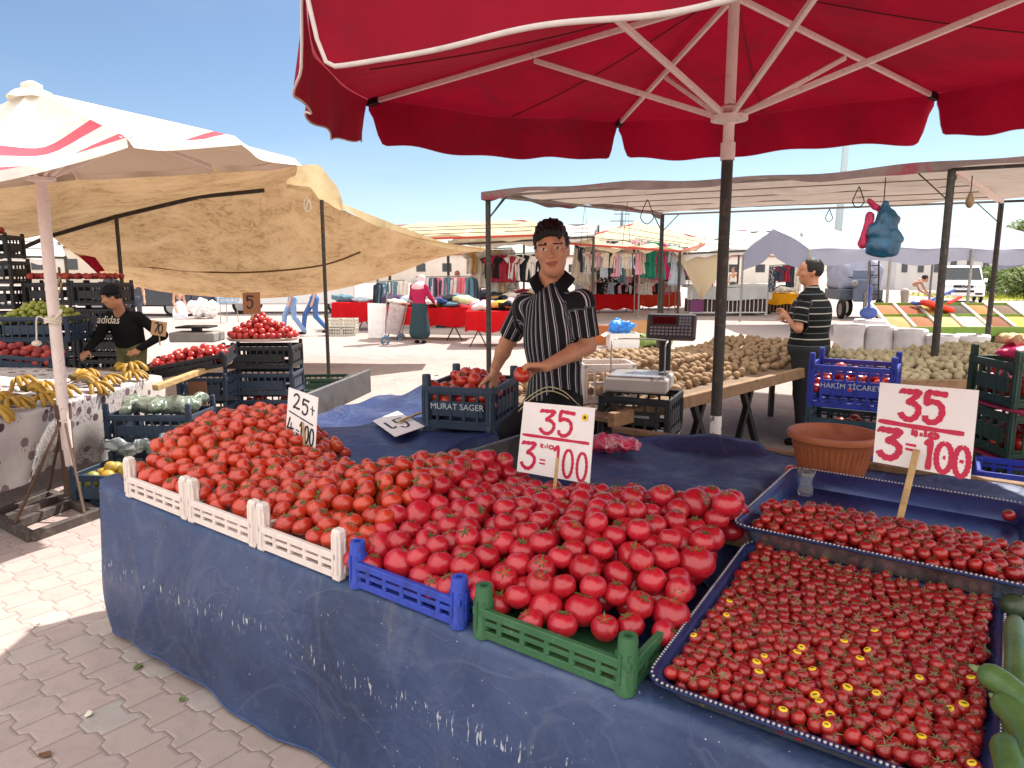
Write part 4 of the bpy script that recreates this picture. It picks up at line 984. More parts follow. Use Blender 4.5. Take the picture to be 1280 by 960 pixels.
# oval yellow stickers on some of them
m=MB(); m.grid(lambda u,v:(lambda a,r:(r*math.cos(a),r*math.sin(a)*.8,1.015*math.sqrt(max(0,1-r*r*.9))*.93))(2*PI*u,.12+.43*v),14,3); m.v=[(x,y,z) for x,y,z in m.v]
stm=m.mesh('sticker',YSTICK,True); m=MB(); m.grid(lambda u,v:((u-.5)*.5,(v-.5)*.16,.965-.02*abs(u-.5)),3,2); stb=m.mesh('sticker_print',DARKINK)
rs_=random.Random(12)
for o in rs_.sample(LC,26):
    for c in list(o.children): bpy.data.objects.remove(c)
    o.rotation_euler=(rs_.uniform(.2,.75),rs_.uniform(-.4,.2),rs_.uniform(-.9,-.2))
    a=bpy.data.objects.new('sticker',stm); COL.objects.link(a); a.parent=o; b=bpy.data.objects.new('sticker_print',stb); COL.objects.link(b); b.parent=a
# --- price signs ---
n=.80
sA=[(put(D3,.27,.58,.20,.33),),(put(D5,.52,.58,.20,.34),),([(.03,.535),(.5,.53),(.96,.525)],.8),(put(D3,.05,.06,.19,.38),),([(.31,.22),(.39,.215)],.6),([(.31,.17),(.39,.165)],.6),([(.50,.36),(.555,.42),(.555,.04)],.8),(ell(.70,.22,.062,.185),.8),(ell(.885,.205,.062,.185),.8)]+kilo(.31,.385,.18,.065,.45)
sign('price_sign','white price sign with pink 35 over 3 kilo for 100 in front of the vendor',SNP(655,502,n+.05),SNP(744,510,n+.05),SNP(737,605,n),SNP(646,589,n),sA,PINKINK,(SNP(692,625,n-.09),SNP(697,572,n-.02)),.013,wd=.0135,dots=[(.88,.86,.013,YSTICK),(.88,.86,.0065,DARKINK)])
n=1.16
sC=[(put(D3,.24,.57,.19,.36),),(put(D5,.48,.57,.20,.37),),([(.02,.52),(.4,.50),(.9,.49)],.8),(put(D3,.05,.07,.22,.36),1.1),([(.33,.28),(.44,.275)],.6),([(.33,.225),(.44,.215)],.6),([(.535,.30),(.58,.35),(.575,.02)],.9),(ell(.725,.19,.075,.165),.85),(ell(.90,.175,.068,.165),.85),([(.715,.19),(.74,.19)],.9),([(.88,.18),(.92,.175)],.8)]+kilo(.39,.395,.26,.075,.65)
sign('price_sign','white price sign with pink 35 and dotted 100 standing in the upper cherry tray',SNP(1100,478,n+.12),SNP(1224,488,n+.12),SNP(1213,599,n+.05),SNP(1091,577,n+.05),sC,PINKINK,(SNP(1124,652,n-.08),SNP(1146,562,n+.03)),.02,wd=.0185)
n=.60
sB=[(put(D2,.20,.64,.24,.28),),(put(D5,.50,.58,.20,.30),),([(.84,.80),(.85,.62)],.8),([(.78,.74),(.92,.72)],.8),([(.06,.55),(.5,.49),(.9,.44)],.6),(put(D4,.04,.10,.24,.34),),(put(D4b,.04,.10,.24,.34),),([(.34,.24),(.46,.22)],.8),([(.34,.18),(.46,.16)],.8),(put(D1,.45,.06,.14,.36),),(ell(.70,.22,.06,.16),),(ell(.87,.20,.06,.16),)]
sign('price_sign','narrow white price sign with dark 25 over 4 for 100 in the red tomato heap',SNP(361,484,n+.04),SNP(398,497,n+.04),SNP(394,562,n),SNP(357,547,n),sB,DARKINK,(SNP(381,575,n-.02),SNP(379,528,n-.01)),.012,wd=.009)
z=.76
def tz(u,v): return gz(u,v,.772)
sDg=[(put([(0,1),(.02,.1),(.9,.15)],.20,.32,.16,.4),1.4),(put(D5,.45,.2,.3,.5),1.2)]
sign('price_sign','white price card with black figures lying flat on the blue tarpaulin',tz(466,526),tz(497,514),tz(531,533),tz(494,546),sDg,BROWNINK,(tz(498,530)+Vector((0,0,.012)),tz(528,519)+Vector((0,0,.02))),.018,wd=.011)
# --- goods on the table tops ---
LETW=M('pale_crate_lettering','#b9c0c4',.5); LETG=M('faded_green_lettering','#7f8f5e',.6)
NAVY2=NAVYP
p0=S(.93,1.66,.757)
cr=crate('produce_crate','dark navy crate heaped with red tomatoes on the blue table by the vendor',at(574,545,3.75)+Vector((.06,.22,0.0)),0,(.40,.50,.23),NAVYP,.06,'round',False,None,[('MURAT SAGER',1)],LETW,.046)
cr.location.z=.757; cr.rotation_euler=(0,0,-.28)
def heap_in(center,rz,L,W,z0,zt_,kind,meshes,cals,rr,label,cat,group,seed,dome=.06,rel=(0,0),nmax=70,tilt=.8,hole=None):
    gg=np.random.default_rng(seed); c,s=math.cos(rz),math.sin(rz); cx,cy=center[0],center[1]
    def sm(g):
        for _ in range(20):
            a=g.uniform(-L/2,L/2); b=g.uniform(-W/2,W/2)
            if hole is None or not hole(a,b): break
        return cx+c*a-s*b,cy+s*a+c*b
    def loc(x,y): x-=cx;y-=cy; return c*x+s*y,-s*x+c*y
    def top(x,y):
        a,b=loc(x,y); return zt_+dome*max(0,(1-(2*a/L)**2))*max(0,(1-(2*b/W)**2))**.5+rel[0]*a+rel[1]*b
    P=pack(sm,lambda x,y:max(z0,top(x,y)-4.0*rr[1])+ (rel[0]*loc(x,y)[0]+rel[1]*loc(x,y)[1] if top(x,y)-4*rr[1]<z0 else 0),top,lambda g:g.uniform(*rr),30,nmax,20,gg)
    return place_fruit(kind,meshes,cals,P,tilt,label,cat,group,9999,lambda p:p[2],kind+'s','',gg)
heap_in(cr.location,-.28,.33,.43,.80,1.015,'crate_tomato',TM['red'],CAL['big'],(.034,.041),'red tomato heaped in the dark navy crate beside the vendor','tomato','tomatoes in the navy crate',31,.055,nmax=60)
# pink plastic bags on the table
sd=SDF(.01,S(1.75,1.35,.6)-Vector((.3,.3,0)),S(1.75,1.35,.95)+Vector((.3,.3,0))); q=gz(755,558,.76)
for a,b,c_ in((0,0,.05),(.06,.02,.045),(-.05,.03,.05),(.10,-.02,.03),(.02,.06,.05)): sd.ell(q+Vector((a,b,.015)),(.085,.06,c_*.8),.02)
sd.cut((0,0,-1),-.742); tag(obj('plastic_bag',sd.mesh('plastic_bag',bend=crumple(.018,22,5),mats=M('pink_clear_plastic','#d4405f',.2,.35,9,bump=1.,spec=.8,dirt='#e8b5bf',dscale=22,dlo=.5,dhi=.6)),None),'crumpled pink plastic bag pack on the tarpaulin behind the 35 sign','plastic bag')
# terracotta pot and tea glass
pc=gz(1036,596,.75); TERRA=M('terracotta_plastic','#a55d3b',.55,.08,10,dirt='#7d452c',dscale=6)
t=thing('flower_pot','empty terracotta coloured plastic pot standing behind the upper tray','pot',(pc.x+.03,pc.y+.05,.742))
t.scale=(1,1,.76); m=MB(); R_=.18; prof=[(.12,0),(.125,.004),(.165,.205),(.17,.21),(R_,.215),(R_+.004,.235),(R_,.25),(R_-.012,.25),(R_-.02,.235),(.155,.2),(.12,.02),(0,.018)]
m.lathe(prof,(0,0,0),48); obj('body',m,TERRA,t,angle=40)
m=MB()
for k in range(44):
    a=2*PI*k/44; m.bar((.127*math.cos(a),.127*math.sin(a),.02),(.160*math.cos(a),.160*math.sin(a),.185),.008,.004,up=(math.cos(a),math.sin(a),0))
obj('fluting',m,TERRA,t)
GL=NT('clear_glass'); GL.bsdf((.95,.97,.97),.03,None,.5,trans=.92); GL=GL.m
gp=gz(1007,606,.80); t=thing('tea_glass','small empty tulip shaped tea glass on the corner of the upper tray','glass',(gp.x,gp.y,.815-.055))
m=MB(); m.lathe([(.022,0),(.026,.003),(.029,.02),(.022,.05),(.024,.065),(.033,.095),(.031,.095),(.022,.066),(.02,.05),(.026,.02),(.02,.008),(0,.007)],(0,0,0),24); obj('body',m,GL,t,smooth=True)
o=bpy.data.objects.new('red_tomato',TM['red'][0]); COL.objects.link(o); o.location=gz(990,588,.775); o.scale=(.03,)*3; tag(o,'single red tomato lying on the tarpaulin beside the tea glass','tomato')
# --- cucumbers by the lower tray ---
CUC=NT('cucumber_skin'); co=CUC.objco(); f=CUC.noise(co,9,5,.6); g_=CUC.noise(CUC.objco((30,30,30)),1,3,.6); CUC.bsdf(CUC.mix(CUC.maprange(f,.3,.7),(.038,.095,.022),(.10,.18,.05)),.38,CUC.bump(g_,.3,.01),.5,coat=.1); CUC=CUC.m
CTIP=M('cucumber_tip',(.20,.26,.10),.5)
def cucumber(pts,r,label,warts=True):
    P=sline(pts,6); n=len(P); rad=[r*(.35+.65*min(1,(i/(n*.16))**.5))*(1 if i<n*.85 else max(.25,1-(i-n*.85)/(n*.15)*.72)) for i in range(n)]
    t=thing('cucumber',label,'cucumber',P[0]); m=MB(); m.tube(P,rad,16); obj('body',m,CUC,t,smooth=True,world=True)
    m=MB(); d=(P[0]-P[1]).normalized(); m.tube([P[0]-d*.004,P[0]+d*.012,P[0]+d*.02],[r*.36,r*.25,r*.12],8); obj('tip',m,CTIP,t,smooth=True,world=True)
zc=.70
def cz(u,v,z): return gz(u,v,z)
cucumber([cz(1224,838,.79),cz(1256,856,.785),cz(1290,888,.77),cz(1320,925,.75)],.026,'curved green cucumber whose tip pokes over the cherry tray rim')
cucumber([cz(1246,874,.76),cz(1268,893,.76),cz(1284,925,.75),cz(1290,965,.74)],.026,'long green cucumber lying under the curved one at the tray corner')
cucumber([cz(1268,774,.77),cz(1270,800,.77),cz(1272,840,.76),cz(1274,880,.74)],.024,'straight green cucumber with a pale cut ring beside the tray')
cucumber([cz(1254,925,.74),cz(1262,950,.74),cz(1268,985,.73),cz(1272,1010,.73)],.027,'short green cucumber with a pointed tip lowest beside the tray')
cucumber([cz(1262,880,.70),cz(1272,920,.70),cz(1276,960,.70)],.024,'dark green cucumber half hidden between the two long cucumbers')
cucumber([cz(1292,800,.74),cz(1300,850,.74),cz(1304,900,.73)],.026,'dark green cucumber at the outer side of the cucumber pile')
m=MB(); m.sphere(cz(1268,757,.755),(.034,.034,.03),18,12); tag(obj('round_squash',m,M('dark_green_skin',(.03,.05,.022),.35,.2,20,coat=.2),smooth=True),'small round dark green squash behind the cucumbers at the upper tray corner','squash')
# =================== people ===================
def skin_mat(name,c):
    k=NT(name); co=k.objco(); f=k.noise(co,14,4,.6); cc=C(c); k.bsdf(k.mix(k.maprange(f,.3,.7),tuple(x*.88 for x in cc),tuple(min(1,x*1.1) for x in cc)),.5,k.bump(k.noise(co,90,3,.6),.12,.003),.4,sss=.12); return k.m
SKIN=skin_mat('tanned_skin','#bb8464'); SKIN2=skin_mat('light_skin','#c99a80')
HAIRB=M('black_hair','#14100e',.55,.3,60,bump=.8); EYEW=M('eye_white','#d8d0c8',.2,.02); IRIS=M('dark_iris','#20120b',.15,.05); LIP=M('lip_skin','#96503f',.45,.08,30)
def fabric(name,c,rough=.85,var=.12): return M(name,c,rough,var,14,bump=.25,spec=.2)
def stripe_mat(name,base,cols,period,widths,kind='attr'):
    k=NT(name); a=k.n('ShaderNodeAttribute'); a.attribute_name='su'; f=k.math('FRACT',k.math('DIVIDE',a.outputs['Fac'],period)); col=C(base); cur=None
    f_=k.noise(k.objco(),18,4,.6); c0=k.mix(k.maprange(f_,.3,.7),tuple(x*.8 for x in C(base)),tuple(x*1.25+.002 for x in C(base)))
    for cc,(ctr,wd) in zip(cols,widths):
        d=k.math('ABSOLUTE',k.math('SUBTRACT',f,ctr)); c0=k.mix(k.maprange(d,wd*.4,wd*.6,1,0),c0,C(cc))
    k.bsdf(c0,.8,k.bump(k.noise(k.objco(),7,3,.5,.5),.5,.03),.25); return k.m
def frame(x,up):
    x=Vector(x).normalized(); up=Vector(up); y=up.cross(x).normalized(); z=x.cross(y); return Matrix((x,y,z)).transposed()
STD=dict(head=(0,-.015,1.63),neck=(0,0,1.47),shR=(-.185,0,1.42),shL=(.185,0,1.42),elR=(-.235,.02,1.13),elL=(.235,.02,1.13),wrR=(-.24,-.07,.89),wrL=(.24,-.07,.89),
 hipR=(-.09,.0,.93),hipL=(.09,0,.93),knR=(-.10,-.02,.50),knL=(.10,-.02,.50),anR=(-.10,.03,.08),anL=(.10,.03,.08))
def hand(sd,w,d,pn,thumb,curl,sc=1.,k=.006):
    """w wrist, d finger direction, pn palm normal (towards the grip), thumb +1/-1 side"""
    w=Vector(w); d=Vector(d).normalized(); pn=Vector(pn); pn=(pn-d*pn.dot(d)).normalized(); sdv=d.cross(pn)*thumb
    s=sc
    for i,off in enumerate((.030,.010,-.010,-.028)):
        kn=w+d*(.088 - (.004,.0,.004,.012)[i])*s+sdv*off*s
        sd.cap(w+d*.012*s+sdv*off*.7*s,kn,.0135*s,.0115*s,.012)
        L=(.070,.078,.072,.056)[i]*s; p=kn; dd=d.copy(); r=.0092*s
        for j,fr in enumerate((.45,.32,.25)):
            a=curl[i]*(.6,1.,.8)[j]; ax=d.cross(pn).normalized(); dd=(Matrix.Rotation(a,3,ax)@dd)
            if dd.dot(dd)>0: q=p+dd*L*fr
            sd.cap(p,q,r,r*.92,k); p=q; r*=.93
    tb=w+d*.028*s+sdv*.026*s; t1=(d*.55+sdv*.75+pn*.35).normalized(); t2=(d*.85+sdv*.15+pn*(.5+.5*min(1,curl[0]))).normalized()
    p1=tb+t1*.040*s; p2=p1+t2*.032*s; p3=p2+t2*.024*s
    sd.cap(w+d*.02*s+sdv*.012*s,tb,.016*s,.015*s,.01); sd.cap(tb,p1,.0145*s,.0115*s,.01); sd.cap(p1,p2,.0112*s,.010*s,k); sd.cap(p2,p3,.010*s,.0085*s,k)
def person(name_label,loc,heading=0,height=1.75,J=None,h=.012,top=None,bottom=None,shoe=None,skin=None,hair=HAIRB,sleeve=.75,style='trousers',hairstyle='short',shirt_hem=.9,fat=1.,top_attr=None,
           scarf=None,hands=None,group=None,absolute=False,neckopen=True,face_dir=None,detail=False,scarfmat=None,skirt_z=.1,collar=None,stripe=None,sleeve_long=False,coat=None,headtilt=0,torso_only=False,category='person'):
    j={k:Vector(v) for k,v in STD.items()}; j.update({k:Vector(v) for k,v in (J or {}).items()}); sc=1 if absolute else height/1.75
    j={k:v*sc for k,v in j.items()}
    t=thing('person',name_label,category,loc,heading,group)
    skin=skin or SKIN
    allp=np.array([tuple(v) for v in j.values()]); lo=allp.min(0)-.30; hi=allp.max(0)+.30
    fd=Vector(face_dir).normalized() if face_dir else Vector((0,-1,0))
    shx=(j['shL']-j['shR']).normalized(); ms=(j['shL']+j['shR'])/2; mh=(j['hipL']+j['hipR'])/2; up=(ms-mh).normalized(); R=frame(shx,up); hx=(j['hipL']-j['hipR']).normalized(); Rh=frame(hx,up)
    zup=Vector((math.sin(headtilt),0,math.cos(headtilt))); Hx=(-fd).cross(zup).normalized() if True else None
    Hx=zup.cross(-fd).normalized()*-1; HR=Matrix((Hx,-fd,(Hx.cross(-fd)))).transposed()
    H0=j['head']
    def hp(x,y,z): return H0+HR@Vector((x,-y,z))*sc   # y forwards
    # ---- body (skin) ----
    sd=SDF(h,lo,hi)
    sd.ell(hp(0,-.012,.03),(.075*sc,.096*sc,.098*sc),.01,HR); sd.ell(hp(0,.03,-.03),(.060*sc,.062*sc,.088*sc),.03,HR); sd.ell(hp(0,.052,-.085),(.028*sc,.030*sc,.026*sc),.03,HR)
    sd.ell(hp(0,.062,.045),(.058*sc,.03*sc,.03*sc),.03,HR)
    if h<.014:
        for q in(-1,1):
            sd.ell(hp(q*.032,.108,.012),(.018*sc,.012*sc,.012*sc),.012,HR,sub=True); sd.ell(hp(q*.032,.082,.010),(.0135*sc,.0135*sc,.011*sc),.003,HR); sd.ell(hp(q*.040,.07,-.018),(.024*sc,.02*sc,.02*sc),.02,HR); sd.ell(hp(q*.031,.095,.034),(.022*sc,.008*sc,.006*sc),.008,HR)
            sd.ell(hp(q*.072,-.012,-.002),(.010*sc,.022*sc,.034*sc),.008,HR)
        sd.cap(hp(0,.094,.020),hp(0,.114,-.022),.0085*sc,.0125*sc,.010); sd.ell(hp(0,.105,-.026),(.018*sc,.012*sc,.008*sc),.008,HR)
        sd.ell(hp(0,.092,-.052),(.024*sc,.012*sc,.0065*sc),.006,HR); sd.ell(hp(0,.088,-.064),(.02*sc,.012*sc,.007*sc),.006,HR); sd.ell(hp(0,.106,-.057),(.022*sc,.01*sc,.0022*sc),.002,HR,sub=True)
    else:
        sd.cap(hp(0,.09,.02),hp(0,.11,-.02),.009*sc,.013*sc,.012)
        for q in(-1,1): sd.ell(hp(q*.072,-.01,0),(.012*sc,.022*sc,.034*sc),.01,HR)
    sd.cap(hp(0,-.02,-.06),j['neck']-up*.03*sc,.053*sc,.06*sc,.03); sd.cap(j['neck']-up*.03,ms-up*.12,.06*sc,.085*sc,.03)
    for s in 'RL':
        sd.cap(ms-up*.06,j['sh'+s]-up*.015,.05*sc,.048*sc,.03)
        sd.cap(j['sh'+s],j['el'+s],.046*sc,.037*sc,.02); sd.cap(j['el'+s],j['el'+s].lerp(j['wr'+s],.35),.037*sc,.038*sc,.02); sd.cap(j['el'+s].lerp(j['wr'+s],.35),j['wr'+s],.038*sc,.026*sc,.02)
        if hands and s in hands:
            hand(sd,j['wr'+s],hands[s]['d'],hands[s]['pn'],hands[s]['thumb'],hands[s]['curl'],sc*1.02)
        else:
            d=(j['wr'+s]-j['el'+s]).normalized()
            if h<.016: hand(sd,j['wr'+s],d,Vector((0,-1,.2))-d*.2 if abs(d.y)<.8 else Vector((0,0,-1)),1 if s=='R' else -1,(.35,.4,.45,.5),sc,.008)
            else:
                sd.cap(j['wr'+s],j['wr'+s]+d*.09*sc,.03*sc,.035*sc,.02); sd.cap(j['wr'+s]+d*.09*sc,j['wr'+s]+d*.16*sc,.03*sc,.02*sc,.02)
    def fm(c):
        o=np.zeros(len(c),int)
        if h<.008:
            q=(c-np.array(H0))@np.array(HR)/sc; x,y,z=q[:,0],-q[:,1],q[:,2]
            front=y>.05
            for s in(-1,1):
                e=((x-s*.032)/.0135)**2+((z-.010)/.0046)**2<1; o[front&e&(y>.075)]=1
                o[front&(((x-s*.032)/.0068)**2+((z-.010)/.0052)**2<1)]=2
                o[front&(np.abs(x-s*.034)<.021)&(np.abs(z-.031+.10*np.abs(x-s*.028))<.0042)]=4
            o[front&((x/.029)**2+((z+.058-x*x*9)/.0095)**2<1)&(y>.066)]=3
        return o
    bo=obj('body',sd.mesh('body',[skin,EYEW,IRIS,LIP,hair],fm),None,t)
    # ---- top ----
    if top is not None:
        s2=SDF(h*1.3,lo,hi); g=.016*sc
        s2.cap(j['shR']-up*.02*sc,j['shL']-up*.02*sc,.056*sc,None,.04); s2.ell(ms-up*.16*sc,(.172*sc*fat,.118*sc*fat,.19*sc),.05,R); s2.ell(mh.lerp(ms,.42),(.148*sc*fat,.112*sc*fat,.20*sc),.05,Rh); s2.ell(mh+up*.03*sc,(.158*sc*fat,.122*sc*fat,.15*sc),.05,Rh)
        s2.cap(ms-up*.01,j['neck']-up*.0,.085*sc,.066*sc,.03)
        for s in 'RL':
            e=j['sh'+s].lerp(j['el'+s],min(1,sleeve)); s2.cap(j['sh'+s]-up*.012*sc,e,.058*sc,.060*sc,.03)
            if sleeve_long: s2.cap(j['el'+s],j['wr'+s],.052*sc,.040*sc,.03)
        if style=='dress':
            for i in range(7):
                f=i/6; s2.ell(mh.lerp(Vector((mh.x,mh.y,skirt_z+.12)),f),((.16+.10*f)*sc*fat,(.13+.10*f)*sc*fat,.16),.06,Rh)
            s2.cut((0,0,-1),-skirt_z)
        else: s2.cut(tuple(-up),-(mh.dot(up)+shirt_hem*sc))
        if not sleeve_long:
            for s in 'RL':
                dv=(j['el'+s]-j['sh'+s]).normalized(); e=j['sh'+s].lerp(j['el'+s],sleeve)
                # open sleeve end
                s2.cap(e+dv*.055*sc,e+dv*.13*sc,.07*sc,.07*sc,.0,sub=True)
        if neckopen:
            fw=R@Vector((0,-1,0)); fw=fw if fw.dot(fd)>0 else -fw
            s2.cap(j['neck']+up*.0+fw*.03,j['neck']+up*.12,.055*sc,.06*sc,.01,sub=True); s2.cap(j['neck']+fw*.10*sc-up*.02*sc,j['neck']+fw*.14*sc-up*.19*sc,.044*sc,.014*sc,.01,sub=True)
        if stripe=='vertical':
            axx,axy=np.array(R.col[0]),np.array(R.col[1]); m0=np.array(mh); upn=np.array(up)
            def at_(V):
                q=V-m0; zz=q@upn; dx,dy=q@axx,q@axy; th=np.arctan2(dx,-dy); val=th*.155; best=np.full(len(V),1e9)
                for s in 'RL':
                    a=np.array(j['sh'+s]);b=np.array(j['el'+s]); d=b-a; L=np.linalg.norm(d); d/=L; tt=(V-a)@d; pr=a+np.clip(tt,0,L)[:,None]*d; dist=np.linalg.norm(V-pr,axis=1)
                    mk=(dist<.074*sc)&(tt>.04*sc)&(np.abs(dx)>.15*sc)
                    e1=np.cross(d,upn+.3*axy); e1/=np.linalg.norm(e1); e2=np.cross(d,e1); ang=np.arctan2((V-a)@e1,(V-a)@e2); val[mk]=(ang*.06)[mk]+.7
                    seam=(dist<.085*sc)&(tt>.0)&(np.abs(dx)>.139*sc)&(np.abs(dx)<.160*sc); val[seam]=.0337
                return val+5
            me=s2.mesh('shirt',top,attr=at_)
        elif stripe=='horizontal':
            upn=np.array(up)
            def at_(V):
                val=(V-np.array(mh))@upn
                for s in 'RL':
                    a=np.array(j['sh'+s]);b=np.array(j['el'+s]); d=b-a; L=np.linalg.norm(d); d/=L; tt=(V-a)@d; pr=a+np.clip(tt,0,L)[:,None]*d; dist=np.linalg.norm(V-pr,axis=1); mk=(dist<.075*sc)&(tt>.05)
                    val[mk]=(.55-tt)[mk]
                return val+5
            me=s2.mesh('shirt',top,attr=at_)
        else: me=s2.mesh('shirt',top)
        obj('dress' if style=='dress' else 'shirt',me,None,t)
    # ---- legs ----
    if style in('trousers','shorts') and bottom is not None and not torso_only:
        s3=SDF(h*1.4,lo,hi); s3.ell(mh,(.155*sc*fat,.125*sc*fat,.13*sc),.04,Rh)
        for s in 'RL':
            s3.cap(j['hip'+s],j['kn'+s],.092*sc*fat,.066*sc,.03); s3.cap(j['kn'+s],j['an'+s]+Vector((0,0,.0)),.066*sc,.056*sc,.02)
        obj('trousers',s3.mesh('trousers',bottom),None,t)
    if style=='skirt' and bottom is not None:
        s3=SDF(h*1.4,lo,hi)
        for i in range(7):
            f=i/6; s3.ell(mh.lerp(Vector((mh.x,mh.y,skirt_z+.12)),f),((.165+.06*f)*sc*fat,(.13+.09*f)*sc*fat,.16),.06,Rh)
        s3.cut((0,0,-1),-skirt_z); obj('skirt',s3.mesh('skirt',bottom),None,t)
    if shoe is not None and not torso_only:
        for s in 'RL':
            s4=SDF(h,np.array(j['an'+s])-.25,np.array(j['an'+s])+.25); a=j['an'+s]; f2=Vector((fd.x,fd.y,0)).normalized() if fd.xy.length>.1 else Vector((0,-1,0))
            s4.cap(a+Vector((0,0,-.035)),a+f2*.13*sc+Vector((0,0,-.045)),.042*sc,.036*sc,.02); s4.cut((0,0,-1),-(a.z-.08)); obj('shoe',s4.mesh('shoe',shoe),None,t)
    # ---- hair / headwear ----
    if hairstyle and hair:
        s5=SDF(min(h,.011),np.array(H0)-.22,np.array(H0)+.22)
        s5.ell(hp(0,-.016,.034),(.082*sc,.103*sc,.100*sc),.01,HR)
        if hairstyle=='quiff':
            for x,zz,dz in((-.056,.072,-.03),(-.032,.082,-.022),(-.006,.086,-.016),(.022,.086,-.018),(.048,.078,-.028)):
                s5.cap(hp(x*.6,.01,.098),hp(x*.95,.082,zz-.004),.026*sc,.019*sc,.012); s5.cap(hp(x,.085,zz),hp(x*1.08-.008,.098,zz+dz),.017*sc,.007*sc,.008)
            s5.ell(hp(0,-.008,.098),(.058*sc,.074*sc,.042*sc),.03,HR)
            s5.ell(hp(0,.150,-.035),(.088*sc,.085*sc,.080*sc),.004,HR,sub=True); s5.ell(hp(0,.05,-.105),(.12*sc,.14*sc,.08*sc),.006,HR,sub=True)
            for q in(-1,1): s5.ell(hp(q*.088,.03,-.035),(.03*sc,.045*sc,.05*sc),.006,HR,sub=True)
        elif hairstyle=='short':
            s5.ell(hp(0,.15,-.005),(.10*sc,.095*sc,.095*sc),.006,HR,sub=True); s5.ell(hp(0,.04,-.12),(.13*sc,.15*sc,.08*sc),.006,HR,sub=True)
        elif hairstyle=='receding':
            s5.ell(hp(0,.15,.03),(.10*sc,.12*sc,.12*sc),.006,HR,sub=True); s5.ell(hp(0,.03,-.13),(.13*sc,.15*sc,.09*sc),.006,HR,sub=True)
        elif hairstyle=='long':
            s5.ell(hp(0,-.05,-.08),(.085*sc,.06*sc,.14*sc),.02,HR); s5.ell(hp(0,.15,-.02),(.10*sc,.095*sc,.11*sc),.006,HR,sub=True)
        hc=np.array(H0)
        def strands(V):
            d=V-hc; q=d@np.array(HR); a=np.arctan2(q[:,0],q[:,2]); n_=d/np.linalg.norm(d,axis=1)[:,None]
            return V+n_*((.0024*np.sin(a*31+q[:,1]*60)+.0022*np.sin(a*47-q[:,1]*110+1.)+.0016*np.sin(q[:,1]*170+a*9))*sc)[:,None]
        obj('hair',s5.mesh('hair',hair,bend=strands),None,t)
    if scarf is not None:
        s5=SDF(h,np.array(H0)-.4,np.array(H0)+.3); s5.ell(hp(0,-.02,.03),(.095*sc,.115*sc,.115*sc),.02,HR); s5.cap(hp(0,-.02,-.06),ms-up*.02,.085*sc,.12*sc,.05); s5.ell(ms-up*.03,(.20*sc,.13*sc,.10*sc),.05,R); s5.ell(hp(0,.13,-.02),(.055*sc,.06*sc,.075*sc),.01,HR,sub=True)
        obj('headscarf',s5.mesh('headscarf',scarf),None,t)
    return t,j,hp
# ---- the vendor ----
SHIRT=stripe_mat('black_shirt_white_stripes','#121015',['#b9b4b6','#8d888c'],.042,[(.30,.10),(.52,.07)])
BLACKPANTS=fabric('black_trousers','#0d0c10',.8,.25)
VJ=dict(head=at(690,313,3.33),neck=at(688,345,3.41),shR=at(657,378,3.50),shL=at(727,374,3.30),elR=at(634,428,3.62),wrR=at(619,461,3.70),elL=at(735,432,3.30),wrL=at(682,458,3.06),
  hipR=at(680,504,3.48),hipL=at(706,500,3.40),knR=at(640,540,3.42),anR=at(662,628,3.50),knL=at(690,533,3.02),anL=at(700,636,3.36))
for a in('anR','anL'): VJ[a]=Vector((VJ[a].x,VJ[a].y,.09))
vt,vj,vhp=person('person in a black shirt with white pinstripes holding a tomato behind the stall',(0,0,0),0,1.75,VJ,.0062,SHIRT,BLACKPANTS,fabric('dark_shoe','#19181a'),SKIN,HAIRB,.76,'trousers','quiff',-.015,.92,
  hands={'R':dict(d=(-.10,.10,-1),pn=(-.85,.45,0),thumb=-1,curl=(.30,.22,.25,.35)),'L':dict(d=(-.94,-.12,.0),pn=(-.05,-.35,-.9),thumb=-1,curl=(.9,.95,1.0,1.05))},absolute=True,face_dir=(-.12,-1,-.05),stripe='vertical',headtilt=-.10)
# collar and trouser piping
cm_=fabric('shirt_collar_black','#131116')
nk=vj['neck']
def collar_strip(top,low):
    P=sline([nk+Vector(p) for p in top],6); Q=sline([nk+Vector(p) for p in low],6); n=len(P)-1
    mm=MB(); mm.grid(lambda u,v:(lambda i:P[i].lerp(Q[i],v)+Vector((0,-.010*math.sin(PI*v),0)))(int(round(u*n))),n,4,thick=.006); return mm
obj('collar',collar_strip([(.015,-.085,-.045),(.05,-.062,-.005),(.068,-.01,.020),(.03,.05,.03),(-.04,.045,.025)],[(.055,-.135,-.075),(.10,-.095,-.03),(.105,-.015,-.01),(.05,.08,.01),(-.05,.075,.01)]),cm_,vt,smooth=True)
obj('collar',collar_strip([(-.03,-.09,-.05),(-.058,-.062,-.008),(-.064,-.01,.018),(-.04,.045,.025)],[(-.075,-.125,-.08),(-.10,-.085,-.035),(-.095,-.005,-.01),(-.05,.075,.01)]),cm_,vt,smooth=True)
m=MB()
for dz in(0,.016): m.tube(sline([at(648,508+dz*400,3.30),at(664,494+dz*300,3.26),at(684,484+dz*300,3.20),at(704,489+dz*300,3.20),at(720,503+dz*260,3.24),at(728,510+dz*200,3.30)],6),.0028,6)
obj('trouser_piping',m,M('cream_piping','#b8ae88',.8),vt,smooth=True)
hT=vj['wrL']+Vector((-.92,-.10,.0)).normalized()*.10+Vector((-.005,-.03,-.030))
o=bpy.data.objects.new('held_tomato',TM['red'][1]); COL.objects.link(o); o.location=hT; o.scale=(.036,.036,.036); o.rotation_euler=(.8,.3,0); tag(o,'orange red tomato held in the hand of the vendor','tomato')
